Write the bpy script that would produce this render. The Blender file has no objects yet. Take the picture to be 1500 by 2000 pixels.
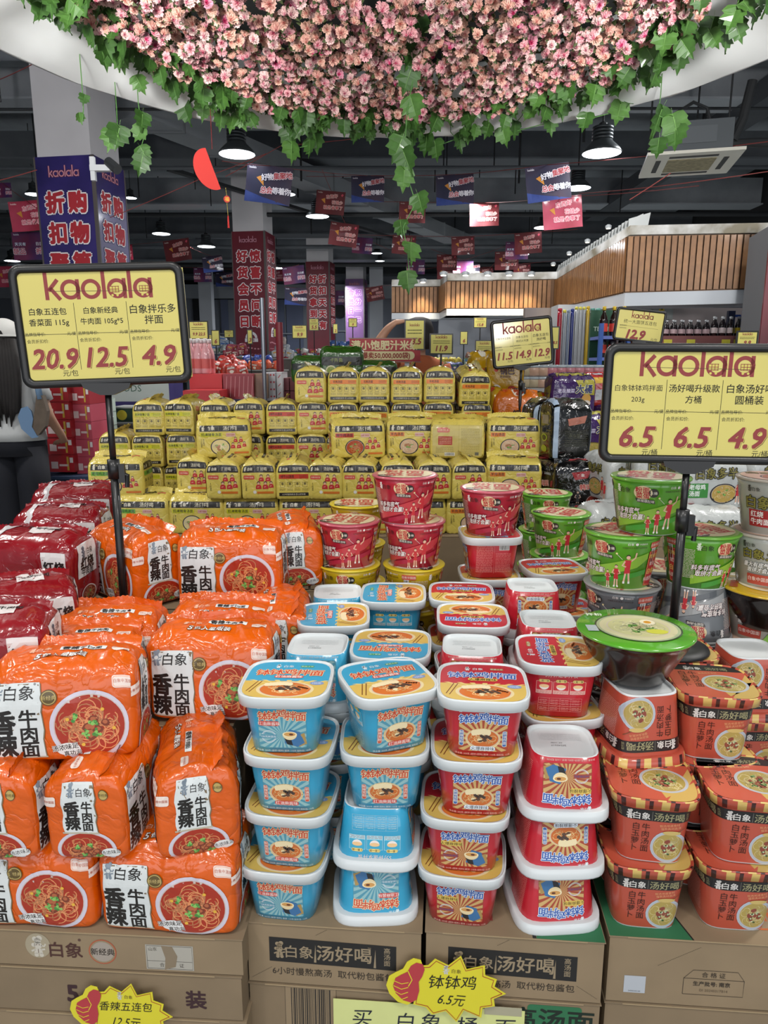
import bpy, bmesh, math, random
from mathutils import Vector, Matrix, noise
from math import sin, cos, pi, radians as R
random.seed(7)
SC = bpy.context.scene
COL = SC.collection
# ---------------------------------------------------------------- camera, world, lights, exposure
CZ, PITCH, FPX = 1.22, R(11.6), 1387.0
FZ = -.17                                       # floor level (the camera is held about 1.4 m above it)
cam = bpy.data.objects.new('camera', bpy.data.cameras.new('camera'))
COL.objects.link(cam); SC.camera = cam
cam.location = (0, 0, CZ); cam.rotation_euler = (pi/2 - PITCH, 0, 0)
cam.data.sensor_fit = 'VERTICAL'; cam.data.sensor_height = 24.0
cam.data.lens = FPX / 2000.0 * 24.0
cam.data.clip_end = 200
SC.view_settings.view_transform = 'Standard'; SC.view_settings.look = 'None'
SC.view_settings.gamma = 1.0; SC.view_settings.use_curve_mapping = False
SC.view_settings.exposure = 0.10
try:
    SC.cycles.max_bounces = 6; SC.cycles.diffuse_bounces = 3; SC.cycles.glossy_bounces = 2
    SC.cycles.transparent_max_bounces = 6; SC.cycles.transmission_bounces = 3
except Exception: pass
wd = bpy.data.worlds.new('hall_world'); SC.world = wd; wd.use_nodes = True
wd.node_tree.nodes['Background'].inputs[0].default_value = (0.80, 0.87, 1.0, 1)
wd.node_tree.nodes['Background'].inputs[1].default_value = 0.30
def area_light(name, loc, target, sx, sy, power, colour=(1, .97, .93)):
    l = bpy.data.lights.new(name, 'AREA'); l.shape = 'RECTANGLE'; l.size = sx; l.size_y = sy
    l.energy = power; l.color = colour
    o = bpy.data.objects.new(name, l); COL.objects.link(o); o.location = loc
    o.rotation_euler = (Vector(target) - Vector(loc)).to_track_quat('-Z', 'Y').to_euler()
    return o
# the row of hall lamps over the shopper's aisle, behind and beside the camera
area_light('front_fill_light', (0, -2.6, 1.35), (0, 3.0, 1.75), 6.5, 2.2, 80, (.97, .98, 1))  # unseen fill panel, added to brighten the canopy underside and the pack fronts
area_light('aisle_lamp_light', (-1.9, -1.0, 3.6), (-.2, 1.5, .5), .5, .5, 34)
area_light('aisle_lamp_light', (1.7, -1.2, 3.6), (.3, 1.5, .5), .5, .5, 34)
area_light('aisle_lamp_light', (-.1, -.6, 3.9), (0, 1.6, .5), .9, .5, 34)
area_light('aisle_lamp_light', (-3.4, 2.6, 4.2), (-.6, 2.6, .7), .6, .6, 95)
area_light('aisle_lamp_light', (3.3, 2.4, 4.2), (.6, 2.4, .7), .6, .6, 95)
area_light('aisle_lamp_light', (0, 6.6, 4.3), (0, 3.2, .8), 1.4, .6, 170)

def spot_light(name, loc, target, power, deg, colour=(1, .98, .96), size=.25, blend=.6):
    l = bpy.data.lights.new(name, 'SPOT'); l.energy = power; l.color = colour; l.spot_size = R(deg); l.spot_blend = blend; l.shadow_soft_size = size
    o = bpy.data.objects.new(name, l); COL.objects.link(o); o.location = loc
    o.rotation_euler = (Vector(target) - Vector(loc)).to_track_quat('-Z', 'Y').to_euler()
    return o
# unseen fill spots, added low behind the camera to brighten the flower canopy
spot_light('canopy_fill_spot', (-1.7, -.9, 1.7), (-.55, 4.3, 3.35), 600, 46)
spot_light('canopy_fill_spot', (-1.2, -.6, 1.7), (-2.0, 3.6, 3.05), 1000, 44)
spot_light('canopy_fill_spot', (1.2, -.6, 1.7), (2.1, 3.6, 3.05), 1000, 44)
spot_light('canopy_fill_spot', (1.7, -.9, 1.7), (.55, 4.3, 3.35), 620, 46)

# ---------------------------------------------------------------- helpers
cp_, sp_ = cos(PITCH), sin(PITCH)
def ray(px, py):
    xc = (px-750)/FPX; yc = (1000-py)/FPX
    return Vector((xc, cp_ + sp_*yc, -sp_ + cp_*yc))
def at(px, py, Y):            # a point of the place at forward distance Y
    d = ray(px, py); return Vector((0, 0, CZ)) + d*(Y/d.y)
def atz(px, py, z):           # a point of the place at height z
    d = ray(px, py); return Vector((0, 0, CZ)) + d*((z-CZ)/d.z)
def lin(c):
    return c/12.92 if c <= .04045 else ((c+.055)/1.055)**2.4
def hx(s):
    s = s.lstrip('#'); return tuple(lin(int(s[i:i+2], 16)/255) for i in (0, 2, 4))
MATS = {}
def mat(col, rough=.5, coat=0., metal=0., nz=.0, bump=0., scale=30., emit=0., spec=None, trans=0., alpha=1., key=None, col2=None):
    k = (col, rough, coat, metal, nz, bump, scale, emit, spec, trans, alpha, col2)
    if k in MATS: return MATS[k]
    m = bpy.data.materials.new('m_'+str(len(MATS))); m.use_nodes = True
    nt = m.node_tree; b = nt.nodes['Principled BSDF']
    rgb = hx(col)
    b.inputs['Base Color'].default_value = (*rgb, 1); b.inputs['Roughness'].default_value = rough
    b.inputs['Metallic'].default_value = metal; b.inputs['Coat Weight'].default_value = coat
    b.inputs['Coat Roughness'].default_value = .08
    if spec is not None: b.inputs['Specular IOR Level'].default_value = spec
    if trans: b.inputs['Transmission Weight'].default_value = trans; b.inputs['IOR'].default_value = 1.15
    if alpha < 1: b.inputs['Alpha'].default_value = alpha
    if emit:
        b.inputs['Emission Color'].default_value = (*rgb, 1); b.inputs['Emission Strength'].default_value = emit
    if nz or bump:
        tc = nt.nodes.new('ShaderNodeTexCoord'); n = nt.nodes.new('ShaderNodeTexNoise')
        n.inputs['Scale'].default_value = scale; n.inputs['Detail'].default_value = 4
        nt.links.new(tc.outputs['Object'], n.inputs['Vector'])
        if nz:
            r = nt.nodes.new('ShaderNodeValToRGB')
            c2 = hx(col2) if col2 else tuple(c*(1-nz) for c in rgb)
            r.color_ramp.elements[0].position = .35; r.color_ramp.elements[1].position = .65
            r.color_ramp.elements[0].color = (*c2, 1); r.color_ramp.elements[1].color = (*rgb, 1)
            nt.links.new(n.outputs['Fac'], r.inputs['Fac']); nt.links.new(r.outputs['Color'], b.inputs['Base Color'])
        if bump:
            bp = nt.nodes.new('ShaderNodeBump'); bp.inputs['Strength'].default_value = bump
            bp.inputs['Distance'].default_value = .01
            nt.links.new(n.outputs['Fac'], bp.inputs['Height']); nt.links.new(bp.outputs['Normal'], b.inputs['Normal'])
    MATS[k] = m
    return m
def film_mat(col, rough, coat, nz=.1, ks=1.):
    k = ('film', col, rough, coat, nz, ks)
    if k in MATS: return MATS[k]
    m = mat(col, rough, coat, nz=nz, scale=25., key=1); m = m.copy(); MATS[k] = m
    nt = m.node_tree; b = nt.nodes['Principled BSDF']; tc = nt.nodes['Texture Coordinate']
    prev = None
    for sc_, st, dist in ((16, .6, .009), (42, .3, .0022)):
        n = nt.nodes.new('ShaderNodeTexNoise'); n.inputs['Scale'].default_value = sc_; n.inputs['Detail'].default_value = 3; n.inputs['Distortion'].default_value = .8
        nt.links.new(tc.outputs['Object'], n.inputs['Vector'])
        a = nt.nodes.new('ShaderNodeMath'); a.operation = 'SUBTRACT'; a.inputs[1].default_value = .5; nt.links.new(n.outputs['Fac'], a.inputs[0])
        c = nt.nodes.new('ShaderNodeMath'); c.operation = 'ABSOLUTE'; nt.links.new(a.outputs[0], c.inputs[0])
        d = nt.nodes.new('ShaderNodeMath'); d.operation = 'POWER'; d.inputs[1].default_value = .6; nt.links.new(c.outputs[0], d.inputs[0])
        bp = nt.nodes.new('ShaderNodeBump'); bp.inputs['Strength'].default_value = st*ks; bp.inputs['Distance'].default_value = dist; nt.links.new(d.outputs[0], bp.inputs['Height'])
        if prev: nt.links.new(prev.outputs['Normal'], bp.inputs['Normal'])
        prev = bp
    nt.links.new(prev.outputs['Normal'], b.inputs['Normal']); nt.links.new(prev.outputs['Normal'], b.inputs['Coat Normal'])
    return m
def ink(c): return mat(c, .42, .35)             # printed ink under glossy film
def flat(c): return mat(c, .7, 0, nz=.04, scale=8)

class MB:                                       # collects shapes, builds ONE mesh
    def __init__(s): s.v = []; s.f = []; s.m = []
    def add(s, vs, fs, mi=0):
        b = len(s.v); s.v += [tuple(v) for v in vs]; s.f += [tuple(b+i for i in f) for f in fs]; s.m += [mi]*len(fs); return s
    def box(s, a, b, mi=0, X=None):
        vs = [Vector((x, y, z)) for x in (a[0], b[0]) for y in (a[1], b[1]) for z in (a[2], b[2])]
        if X is not None: vs = [X @ v for v in vs]
        return s.add(vs, [(0,1,3,2),(4,6,7,5),(0,4,5,1),(2,3,7,6),(0,2,6,4),(1,5,7,3)], mi)
    def lathe(s, prof, n=24, mi=0, c=(0,0,0), caps=True):
        vs = [(c[0]+r*cos(2*pi*i/n), c[1]+r*sin(2*pi*i/n), c[2]+z) for r, z in prof for i in range(n)]
        fs = [(j*n+i, j*n+(i+1)%n, (j+1)*n+(i+1)%n, (j+1)*n+i) for j in range(len(prof)-1) for i in range(n)]
        if caps: fs += [tuple(range(n))[::-1], tuple((len(prof)-1)*n+i for i in range(n))]
        return s.add(vs, fs, mi)
    def tube(s, pts, r, n=8, mi=0):
        pts = [Vector(p) for p in pts]; vs = []; rr = r if isinstance(r, (list, tuple)) else [r]*len(pts)
        for i, p in enumerate(pts):
            t = (pts[min(i+1, len(pts)-1)] - pts[max(i-1, 0)]).normalized()
            a = t.orthogonal().normalized() if i == 0 else (a - t*a.dot(t)).normalized()
            b = t.cross(a)
            vs += [p + (a*cos(2*pi*k/n) + b*sin(2*pi*k/n))*rr[i] for k in range(n)]
        fs = [(j*n+i, j*n+(i+1)%n, (j+1)*n+(i+1)%n, (j+1)*n+i) for j in range(len(pts)-1) for i in range(n)]
        fs += [tuple(range(n))[::-1], tuple((len(pts)-1)*n+i for i in range(n))]
        return s.add(vs, fs, mi)
    def grid(s, fn, nu, nv, mi=0, closed=False):
        vs = [fn(i/nu, j/nv) for j in range(nv+1) for i in range(nu+1)]
        return s.add(vs, [(j*(nu+1)+i, j*(nu+1)+i+1, (j+1)*(nu+1)+i+1, (j+1)*(nu+1)+i) for j in range(nv) for i in range(nu)], mi)
    def prism(s, poly, y0, y1, mi=0):           # polygon in x,z extruded along y
        n = len(poly)
        vs = [(x, y0, z) for x, z in poly] + [(x, y1, z) for x, z in poly]
        return s.add(vs, [tuple(range(n)), tuple(range(n, 2*n))[::-1]] + [(i, n+i, n+(i+1)%n, (i+1)%n) for i in range(n)], mi)
    def mesh(s, name, mats, smooth=False, merge=False, fix=True):
        me = bpy.data.meshes.new(name); me.from_pydata(s.v, [], s.f)
        for m in (mats if isinstance(mats, (list, tuple)) else [mats]): me.materials.append(m)
        me.polygons.foreach_set('material_index', s.m)
        if merge or fix:
            bm = bmesh.new(); bm.from_mesh(me)
            if merge: bmesh.ops.remove_doubles(bm, verts=bm.verts, dist=1e-5)
            if fix: bmesh.ops.recalc_face_normals(bm, faces=bm.faces)
            bm.to_mesh(me); bm.free()
        if smooth: me.polygons.foreach_set('use_smooth', [True]*len(me.polygons))
        me.update(); return me
    def build(s, name, mats, parent=None, smooth=False, **k):
        return obj(name, s.mesh(name, mats, smooth, **k), parent)
def obj(name, me, parent=None, loc=None, rot=None):
    o = bpy.data.objects.new(name, me); COL.objects.link(o)
    if parent: o.parent = parent
    if loc is not None: o.location = loc
    if rot is not None: o.rotation_euler = rot
    return o
def tag(o, label, cat, group=None):
    o['label'] = label; o['category'] = cat
    if group: o['group'] = group
    return o
def thing(name, label, cat, loc=(0,0,0), rot=(0,0,0), group=None):
    o = obj(name, None, None, loc, rot if isinstance(rot, (tuple, list)) else (0, 0, rot)); o.empty_display_size = .05
    return tag(o, label, cat, group)
def struct(o): o['kind'] = 'structure'; return o
def copy_tree(o, parent=None):
    c = o.copy(); COL.objects.link(c)
    if parent: c.parent = parent
    for ch in o.children: copy_tree(ch, c)
    return c
PROTO = {}
def stamp(key, maker, label, cat, loc, rot=(0,0,0), group=None, scale=None):
    """first use builds the thing with its parts, later ones copy it object by object"""
    if key not in PROTO: PROTO[key] = o = maker()
    else: o = copy_tree(PROTO[key])
    o.location = loc; o.rotation_euler = rot if isinstance(rot, (tuple, list)) else (0, 0, rot)
    if scale: o.scale = (scale,)*3 if not isinstance(scale, (tuple, list)) else scale
    tag(o, label, cat, group)
    return o

# ---------------------------------------------------------------- flat print: 2-D shapes wrapped on a surface
GC = {}
def glyphs(s, off=0., res=2):
    k = (s, off)
    if k not in GC:
        c = bpy.data.curves.new('t', 'FONT'); c.body = s; c.offset = off; c.resolution_u = res
        c.fill_mode = 'FRONT'
        o = bpy.data.objects.new('t', c); me = o.to_mesh()
        GC[k] = ([(v.co.x, v.co.y) for v in me.vertices], [tuple(p.vertices) for p in me.polygons])
        o.to_mesh_clear(); bpy.data.objects.remove(o); bpy.data.curves.remove(c)
    return GC[k]
def arc(cx, cy, r, a0=0, a1=360, n=20, sy=1.):
    return [(cx+r*cos(R(a0+(a1-a0)*i/n)), cy+sy*r*sin(R(a0+(a1-a0)*i/n))) for i in range(n+1)]
class Art:                                       # units: millimetres, y up, layer = stacking order
    def __init__(s): s.it = []
    def raw(s, pts, faces, c, L=0): s.it.append((pts, faces, c, L)); return s
    def poly(s, pts, c, L=0):                    # fan from the centre
        n = len(pts); cx = sum(p[0] for p in pts)/n; cy = sum(p[1] for p in pts)/n
        return s.raw([(cx, cy)] + list(pts), [(0, i+1, (i+1) % n+1) for i in range(n)], c, L)
    def rect(s, x0, y0, x1, y1, c, L=0): return s.raw([(x0,y0),(x1,y0),(x1,y1),(x0,y1)], [(0,1,2,3)], c, L)
    def rrect(s, x0, y0, x1, y1, r, c, L=0):
        p = arc(x1-r, y1-r, r, 0, 90, 4)+arc(x0+r, y1-r, r, 90, 180, 4)+arc(x0+r, y0+r, r, 180, 270, 4)+arc(x1-r, y0+r, r, 270, 360, 4)
        return s.poly(p, c, L)
    def disc(s, cx, cy, r, c, L=0, sy=1., n=24): return s.poly(arc(cx, cy, r, 0, 360, n, sy)[:-1], c, L)
    def line(s, pts, w, c, L=0):
        vs = []; fs = []
        for i, p in enumerate(pts):
            a = pts[max(i-1, 0)]; b = pts[min(i+1, len(pts)-1)]
            dx, dy = b[0]-a[0], b[1]-a[1]; l = math.hypot(dx, dy) or 1
            nx, ny = -dy/l*w/2, dx/l*w/2
            vs += [(p[0]+nx, p[1]+ny), (p[0]-nx, p[1]-ny)]
            if i: fs.append((2*i-2, 2*i-1, 2*i+1, 2*i))
        return s.raw(vs, fs, c, L)
    def text(s, t, x, y, size, c, L=1, bold=0., out=None, ow=.06, al='c', shear=0., rot=0., sx=1., flip=False):
        vs, fs = glyphs(t)
        if not vs: return s
        w0 = min(v[0] for v in vs); w1 = max(v[0] for v in vs)
        ox = {'c': -(w0+w1)/2, 'l': -w0, 'r': -w1}[al]; ca, sa = cos(R(rot)), sin(R(rot))
        def put(off, cc, LL):                    # heavier strokes: the glyph laid down several times, slightly shifted
            n = 0 if off*size < .12 else 4 if off < .035 else 8
            for q in range(max(n, 1)):
                du, dv = (off*cos(2*pi*(q+.5)/n), off*sin(2*pi*(q+.5)/n)) if n else (0, 0); o = []
                for a, b in vs:
                    a = ((a+du+ox)*sx + b*shear)*size; b = (b+dv-.38)*size
                    if flip: a, b = -a, -b
                    o.append((x+a*ca-b*sa, y+a*sa+b*ca))
                s.raw(o, fs, cc, LL+q*.045)
        put(bold*.6, c, L)
        if out: put(bold*.6+ow, out, L-.5)
        return s
    def vtext(s, t, x, y, size, c, L=1, **k):
        for i, ch in enumerate(t): s.text(ch, x, y-i*size*1.02, size, c, L, **k)
        return s
    def lines(s, x0, y0, x1, y1, n, c, L=1, w=.5):   # greyed block of fine print
        for i in range(n):
            y = y1-(y1-y0)*(i+.5)/n; x = x0
            while x < x1-1:
                q = min(x1, x+random.uniform(3, 9)); s.rect(x, y-w/2, q, y+w/2, c, L); x = q+random.uniform(.5, 1.6)
        return s
    def barcode(s, x0, y0, x1, y1, L=1):
        s.rect(x0, y0, x1, y1, '#e8e8e4', L); x = x0+1
        while x < x1-1.5:
            w = random.choice((.4, .7, 1.1)); s.rect(x, y0+1, min(x+w, x1-.6), y1-1, '#1a1a1a', L+.5); x += w+random.choice((.5, .8))
        return s
    def merge(s, o, dx=0, dy=0, k=1., dL=0, rot=0, mir=1):
        ca, sa = cos(R(rot)), sin(R(rot))
        for p, f, c, L in o.it: s.it.append(([(dx+k*(x*mir*ca-y*sa), dy+k*(x*mir*sa+y*ca)) for x, y in p], f, c, L+dL))
        return s
    def bake_into(s, out, fn, gx=0, gy=0, mk=ink):
        """fn(x_mm, y_mm, layer) -> 3-D point; gx, gy: the cuts that let the print follow a curved surface"""
        pal = out.setdefault('pal', []); mb = out.setdefault('mb', MB())
        bm = bmesh.new()
        for pts, faces, c, L in s.it:
            if c not in pal: pal.append(c)
            vv = [bm.verts.new((x, y, L)) for x, y in pts]
            for f in faces:
                if len(set(f)) < 3: continue
                try: bm.faces.new([vv[i] for i in f]).material_index = pal.index(c)
                except ValueError: pass
        if gx:
            xs = [v.co.x for v in bm.verts]; ys = [v.co.y for v in bm.verts]
            for ax, g, a in ((0, gx, xs), (1, gy, ys)):
                k = math.ceil(min(a)/g)
                while k*g < max(a):
                    co = [0, 0, 0]; no = [0, 0, 0]; co[ax] = k*g; no[ax] = 1
                    # only the geometry that the cut can reach
                    fs = [f for f in bm.faces if min(v.co[ax] for v in f.verts) < k*g-1e-5 and max(v.co[ax] for v in f.verts) > k*g+1e-5]
                    if fs:
                        ge = set(fs)
                        for f in fs: ge.update(f.edges); ge.update(f.verts)
                        bmesh.ops.bisect_plane(bm, geom=list(ge), plane_co=co, plane_no=no, dist=1e-5)
                    k += 1
        bm.verts.index_update()
        b = len(mb.v)
        mb.v += [tuple(fn(v.co.x, v.co.y, v.co.z)) for v in bm.verts]
        for f in bm.faces: mb.f.append(tuple(b+v.index for v in f.verts)); mb.m.append(f.material_index)
        bm.free(); return out
def finish(out, name, parent, mk=ink):
    me = out['mb'].mesh(name, [mk(c) for c in out['pal']], fix=False)
    return obj(name, me, parent)
def flatfn(o, X, Y, N, k=.001, step=.00012, base=.0004):
    o, X, Y, N = Vector(o), Vector(X), Vector(Y), Vector(N)
    return lambda x, y, L: o + X*(x*k) + Y*(y*k) + N*(base + L*step)

# ---- recurring print motifs
def a_kaolala(a, cx, cy, h, c, L=1, cart=None, out=None):
    """the shop's lettering: k a o l a l a, h = x-height"""
    W0 = h*5.5; w = h*.19
    def draw(cc, w2, LL):
        x = -W0/2; r = (h-w)/2
        a.line([(cx+x+w/2, cy), (cx+x+w/2, cy+h*1.75)], w2, cc, LL)
        a.line([(cx+x+w, cy+h*.45), (cx+x+h*.68, cy+h*1.0)], w2, cc, LL); a.line([(cx+x+h*.28, cy+h*.6), (cx+x+h*.74, cy)], w2, cc, LL)
        x += h*.80
        for ch in 'aolala':
            if ch == 'l': a.line([(cx+x+w/2, cy), (cx+x+w/2, cy+h*1.75)], w2, cc, LL); x += w+h*.09
            else:
                a.line([(cx+p, cy+q) for p, q in arc(x+w/2+r*.94, w/2+r, r, 0, 360, 28)], w2, cc, LL)
                if ch == 'a': a.line([(cx+x+h*.85, cy), (cx+x+h*.85, cy+h*1.0)], w2, cc, LL)
                x += h*.94+h*.09
    draw(c, w, L)
    if out: draw(out, w*1.9, L-.5)
    if cart:
        for k in (.625, .90):
            x = cx-W0/2+W0*k
            a.rect(x-h*.2, cy+h*.3, x+h*.28, cy+h*.62, cart, L+1)
            for i in range(4): a.line([(x-h*.2+i*h*.15, cy+h*.3), (x-h*.2+i*h*.15, cy+h*.62)], h*.03, c, L+1.5)
            for i in range(3): a.line([(x-h*.2, cy+h*.32+i*h*.14), (x+h*.28, cy+h*.32+i*h*.14)], h*.03, c, L+1.5)
            a.disc(x-h*.08, cy+h*.16, h*.06, cart, L+1); a.disc(x+h*.17, cy+h*.16, h*.06, cart, L+1)
    return W0
def a_emblem(a, x, y, k, c, c2, L=1):            # the maker's little elephant-in-a-cap emblem
    a.disc(x, y+4.2*k, 2.2*k, c, L); a.disc(x-1.6*k, y+5.6*k, 1.7*k, c, L); a.disc(x+1.2*k, y+6.2*k, 1.9*k, c, L)
    a.rect(x-2*k, y+2.6*k, x+1.8*k, y+4*k, c, L); a.disc(x, y+1*k, 2.6*k, c, L)
    a.disc(x-2.8*k, y+1.2*k, 1.4*k, c, L); a.line([(x+2*k, y+1*k), (x+4*k, y+.4*k), (x+5*k, y+2.2*k)], 1.1*k, c, L)
    a.poly([(x-2.2*k, y-1.4*k), (x+2.2*k, y-1.4*k), (x+2.8*k, y-5*k), (x-2.8*k, y-5*k)], c, L)
    a.line([(x-2*k, y-2.2*k), (x-4.4*k, y-3.4*k)], 1.2*k, c, L); a.line([(x+2*k, y-2.2*k), (x+4.4*k, y-1.6*k)], 1.2*k, c, L)
    a.disc(x-1.4*k, y-6*k, 1.4*k, c, L); a.disc(x+1.8*k, y-6*k, 1.4*k, c, L)
    a.disc(x-.8*k, y+1.4*k, .4*k, c2, L+.5, n=6); a.disc(x+1*k, y+1.4*k, .4*k, c2, L+.5, n=6)
    a.line([(x, y-1.8*k), (x, y-4.6*k)], .4*k, c2, L+.5)
def a_food(a, cx, cy, r, ring='#e9e4e2', soup='#a8301a', noodle='#e09a5e', meat='#7a3520', herb='#4f9440', L=1, sy=1., n=46, seed=3, nm=9, nh=4, herb2='#86c060'):
    rd = random.Random(seed)
    a.disc(cx, cy, r, ring, L, sy, 36); a.disc(cx, cy, r*.9, '#c9b9b2', L+.3, sy, 36); a.disc(cx, cy, r*.87, soup, L+.6, sy, 36)
    for i in range(n):
        q = rd.uniform(.1, .62)*r; t = rd.uniform(0, 360); ox, oy = q*cos(R(t)), q*sin(R(t))*sy
        rr = rd.uniform(.1, .26)*r; t0 = rd.uniform(0, 360)
        k = [.7, .9, 1][i % 3]
        cc = noodle if i % 2 else '#%02x%02x%02x' % tuple(int(int(noodle[j:j+2], 16)*.82) for j in (1, 3, 5))
        a.line(arc(cx+ox, cy+oy, rr, t0, t0+rd.uniform(120, 230), 7, sy), r*.028, cc, L+1+.2*(i % 3))
    for i in range(nm):
        q = rd.uniform(0, .42)*r; t = rd.uniform(0, 360); s = rd.uniform(.1, .17)*r; x = cx+q*cos(R(t)); y = cy+q*sin(R(t))*sy
        p = [(x+s*rd.uniform(.75, 1.15)*cos(u*pi/3.5+i), y+s*rd.uniform(.75, 1.1)*sin(u*pi/3.5+i)*sy) for u in range(7)]
        a.poly(p, meat, L+1.8); a.poly([(x+(px-x)*.55-s*.1, y+(py-y)*.55+s*.12) for px, py in p], '#b0613c' if meat == '#7a3520' else meat, L+2.2)
    for i in range(nh):
        q = rd.uniform(.1, .5)*r; t = 60+i*360/max(nh, 1)+rd.uniform(-25, 25); x = cx+q*cos(R(t)); y = cy+q*sin(R(t))*sy
        for j in range(9):
            u = x+rd.gauss(0, .055)*r; v = y+rd.gauss(0, .05)*r*sy
            a.disc(u, v, rd.uniform(.03, .055)*r, herb if j % 2 else herb2, L+2.6+.25*(j % 3), n=7)
def a_player(a, x, y, h, shirt='#c23038', skin='#e3b79c', L=1, pose=0):
    a.disc(x, y+h*.93, h*.065, skin, L+.4, n=10); a.disc(x, y+h*.965, h*.066, '#221d1c', L+.2, n=10)
    a.poly([(x-h*.1, y+h*.84), (x+h*.1, y+h*.84), (x+h*.085, y+h*.5), (x-h*.085, y+h*.5)], shirt, L+.3)
    a.poly([(x-h*.09, y+h*.5), (x+h*.09, y+h*.5), (x+h*.1, y+h*.36), (x-h*.1, y+h*.36)], shirt, L+.3)
    if pose == 1: a.line([(x+h*.09, y+h*.8), (x+h*.22, y+h*.92), (x+h*.24, y+h*1.1)], h*.05, skin, L)
    else: a.line([(x+h*.09, y+h*.8), (x+h*.17, y+h*.64), (x+h*.05, y+h*.6)], h*.05, skin, L+.4)
    a.line([(x-h*.09, y+h*.8), (x-h*.17, y+h*.64), (x-h*.05, y+h*.6)], h*.05, skin, L+.4)
    for s in (-1, 1): a.line([(x+s*h*.05, y+h*.38), (x+s*h*(.06+.03*pose), y+h*.06)], h*.06, skin, L); a.line([(x+s*h*(.06+.03*pose), y+h*.08), (x+s*h*.09, y)], h*.07, '#efe9e6', L+.2)
def a_bust(a, x, y, k, L=1):                    # small head and shoulders in a red shirt
    a.poly([(x-5*k, y-7*k), (x+5*k, y-7*k), (x+4.2*k, y-1*k), (x+1.6*k, y+.6*k), (x-1.6*k, y+.6*k), (x-4.2*k, y-1*k)], '#b8262b', L)
    a.disc(x, y+3.2*k, 2.9*k, '#1d1916', L+.3, n=10); a.disc(x, y+2.4*k, 2.2*k, '#dba98b', L+.6, n=10)
    a.line([(x-2.5*k, y-4*k), (x+1*k, y-3*k)], 1.2*k, '#dba98b', L+.6)
# ---------------------------------------------------------------- product builders
def sq(a, t, n=4.3):
    c, s = cos(t), sin(t); r = a/(abs(c)**n+abs(s)**n)**(1/n); return r*c, r*s
WHITE = '#d2d8d9'
def sq_mb(prof, n=4.3, seg=48, caps=True, fi=None):
    mb = MB(); vs = []
    for a, z in prof:
        for i in range(seg):
            # even spacing that still catches the rounded corners
            t = 2*pi*i/seg; x, y = sq(a, t, n); vs.append((x, y, z))
    fs = []; ms = []
    for j in range(len(prof)-1):
        for i in range(seg):
            fs.append((j*seg+i, j*seg+(i+1) % seg, (j+1)*seg+(i+1) % seg, (j+1)*seg+i)); ms.append(fi(i, j) if fi else 0)
    mb.add(vs, fs); mb.m = ms
    if caps:
        mb.add([vs[i] for i in range(seg)], [tuple(range(seg))[::-1]], 0)
        mb.add([vs[(len(prof)-1)*seg+i] for i in range(seg)], [tuple(range(seg))], caps if caps is not True else 0)
    return mb
def side_fn(a0, a1, z0, z1, n=4.3, face=0):
    """face 0 looks to -y, 1 to +x, 2 to +y, 3 to -x; x is measured across the face"""
    def fn(x, y, L):
        z = y*.001; k = (z-z0)/(z1-z0); a = a0+(a1-a0)*k; u = max(-.985*a, min(.985*a, x*.001))
        v = (a**n-abs(u)**n)**(1/n); nx = abs(u/a)**(n-1)*(1 if u > 0 else -1); ny = abs(v/a)**(n-1)
        l = math.hypot(nx, ny); o = .00045+L*.00013; p = Vector((u+nx/l*o, -(v+ny/l*o), z))
        return Matrix.Rotation(face*pi/2, 3, 'Z') @ p
    return fn
H_SQ = .100
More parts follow.
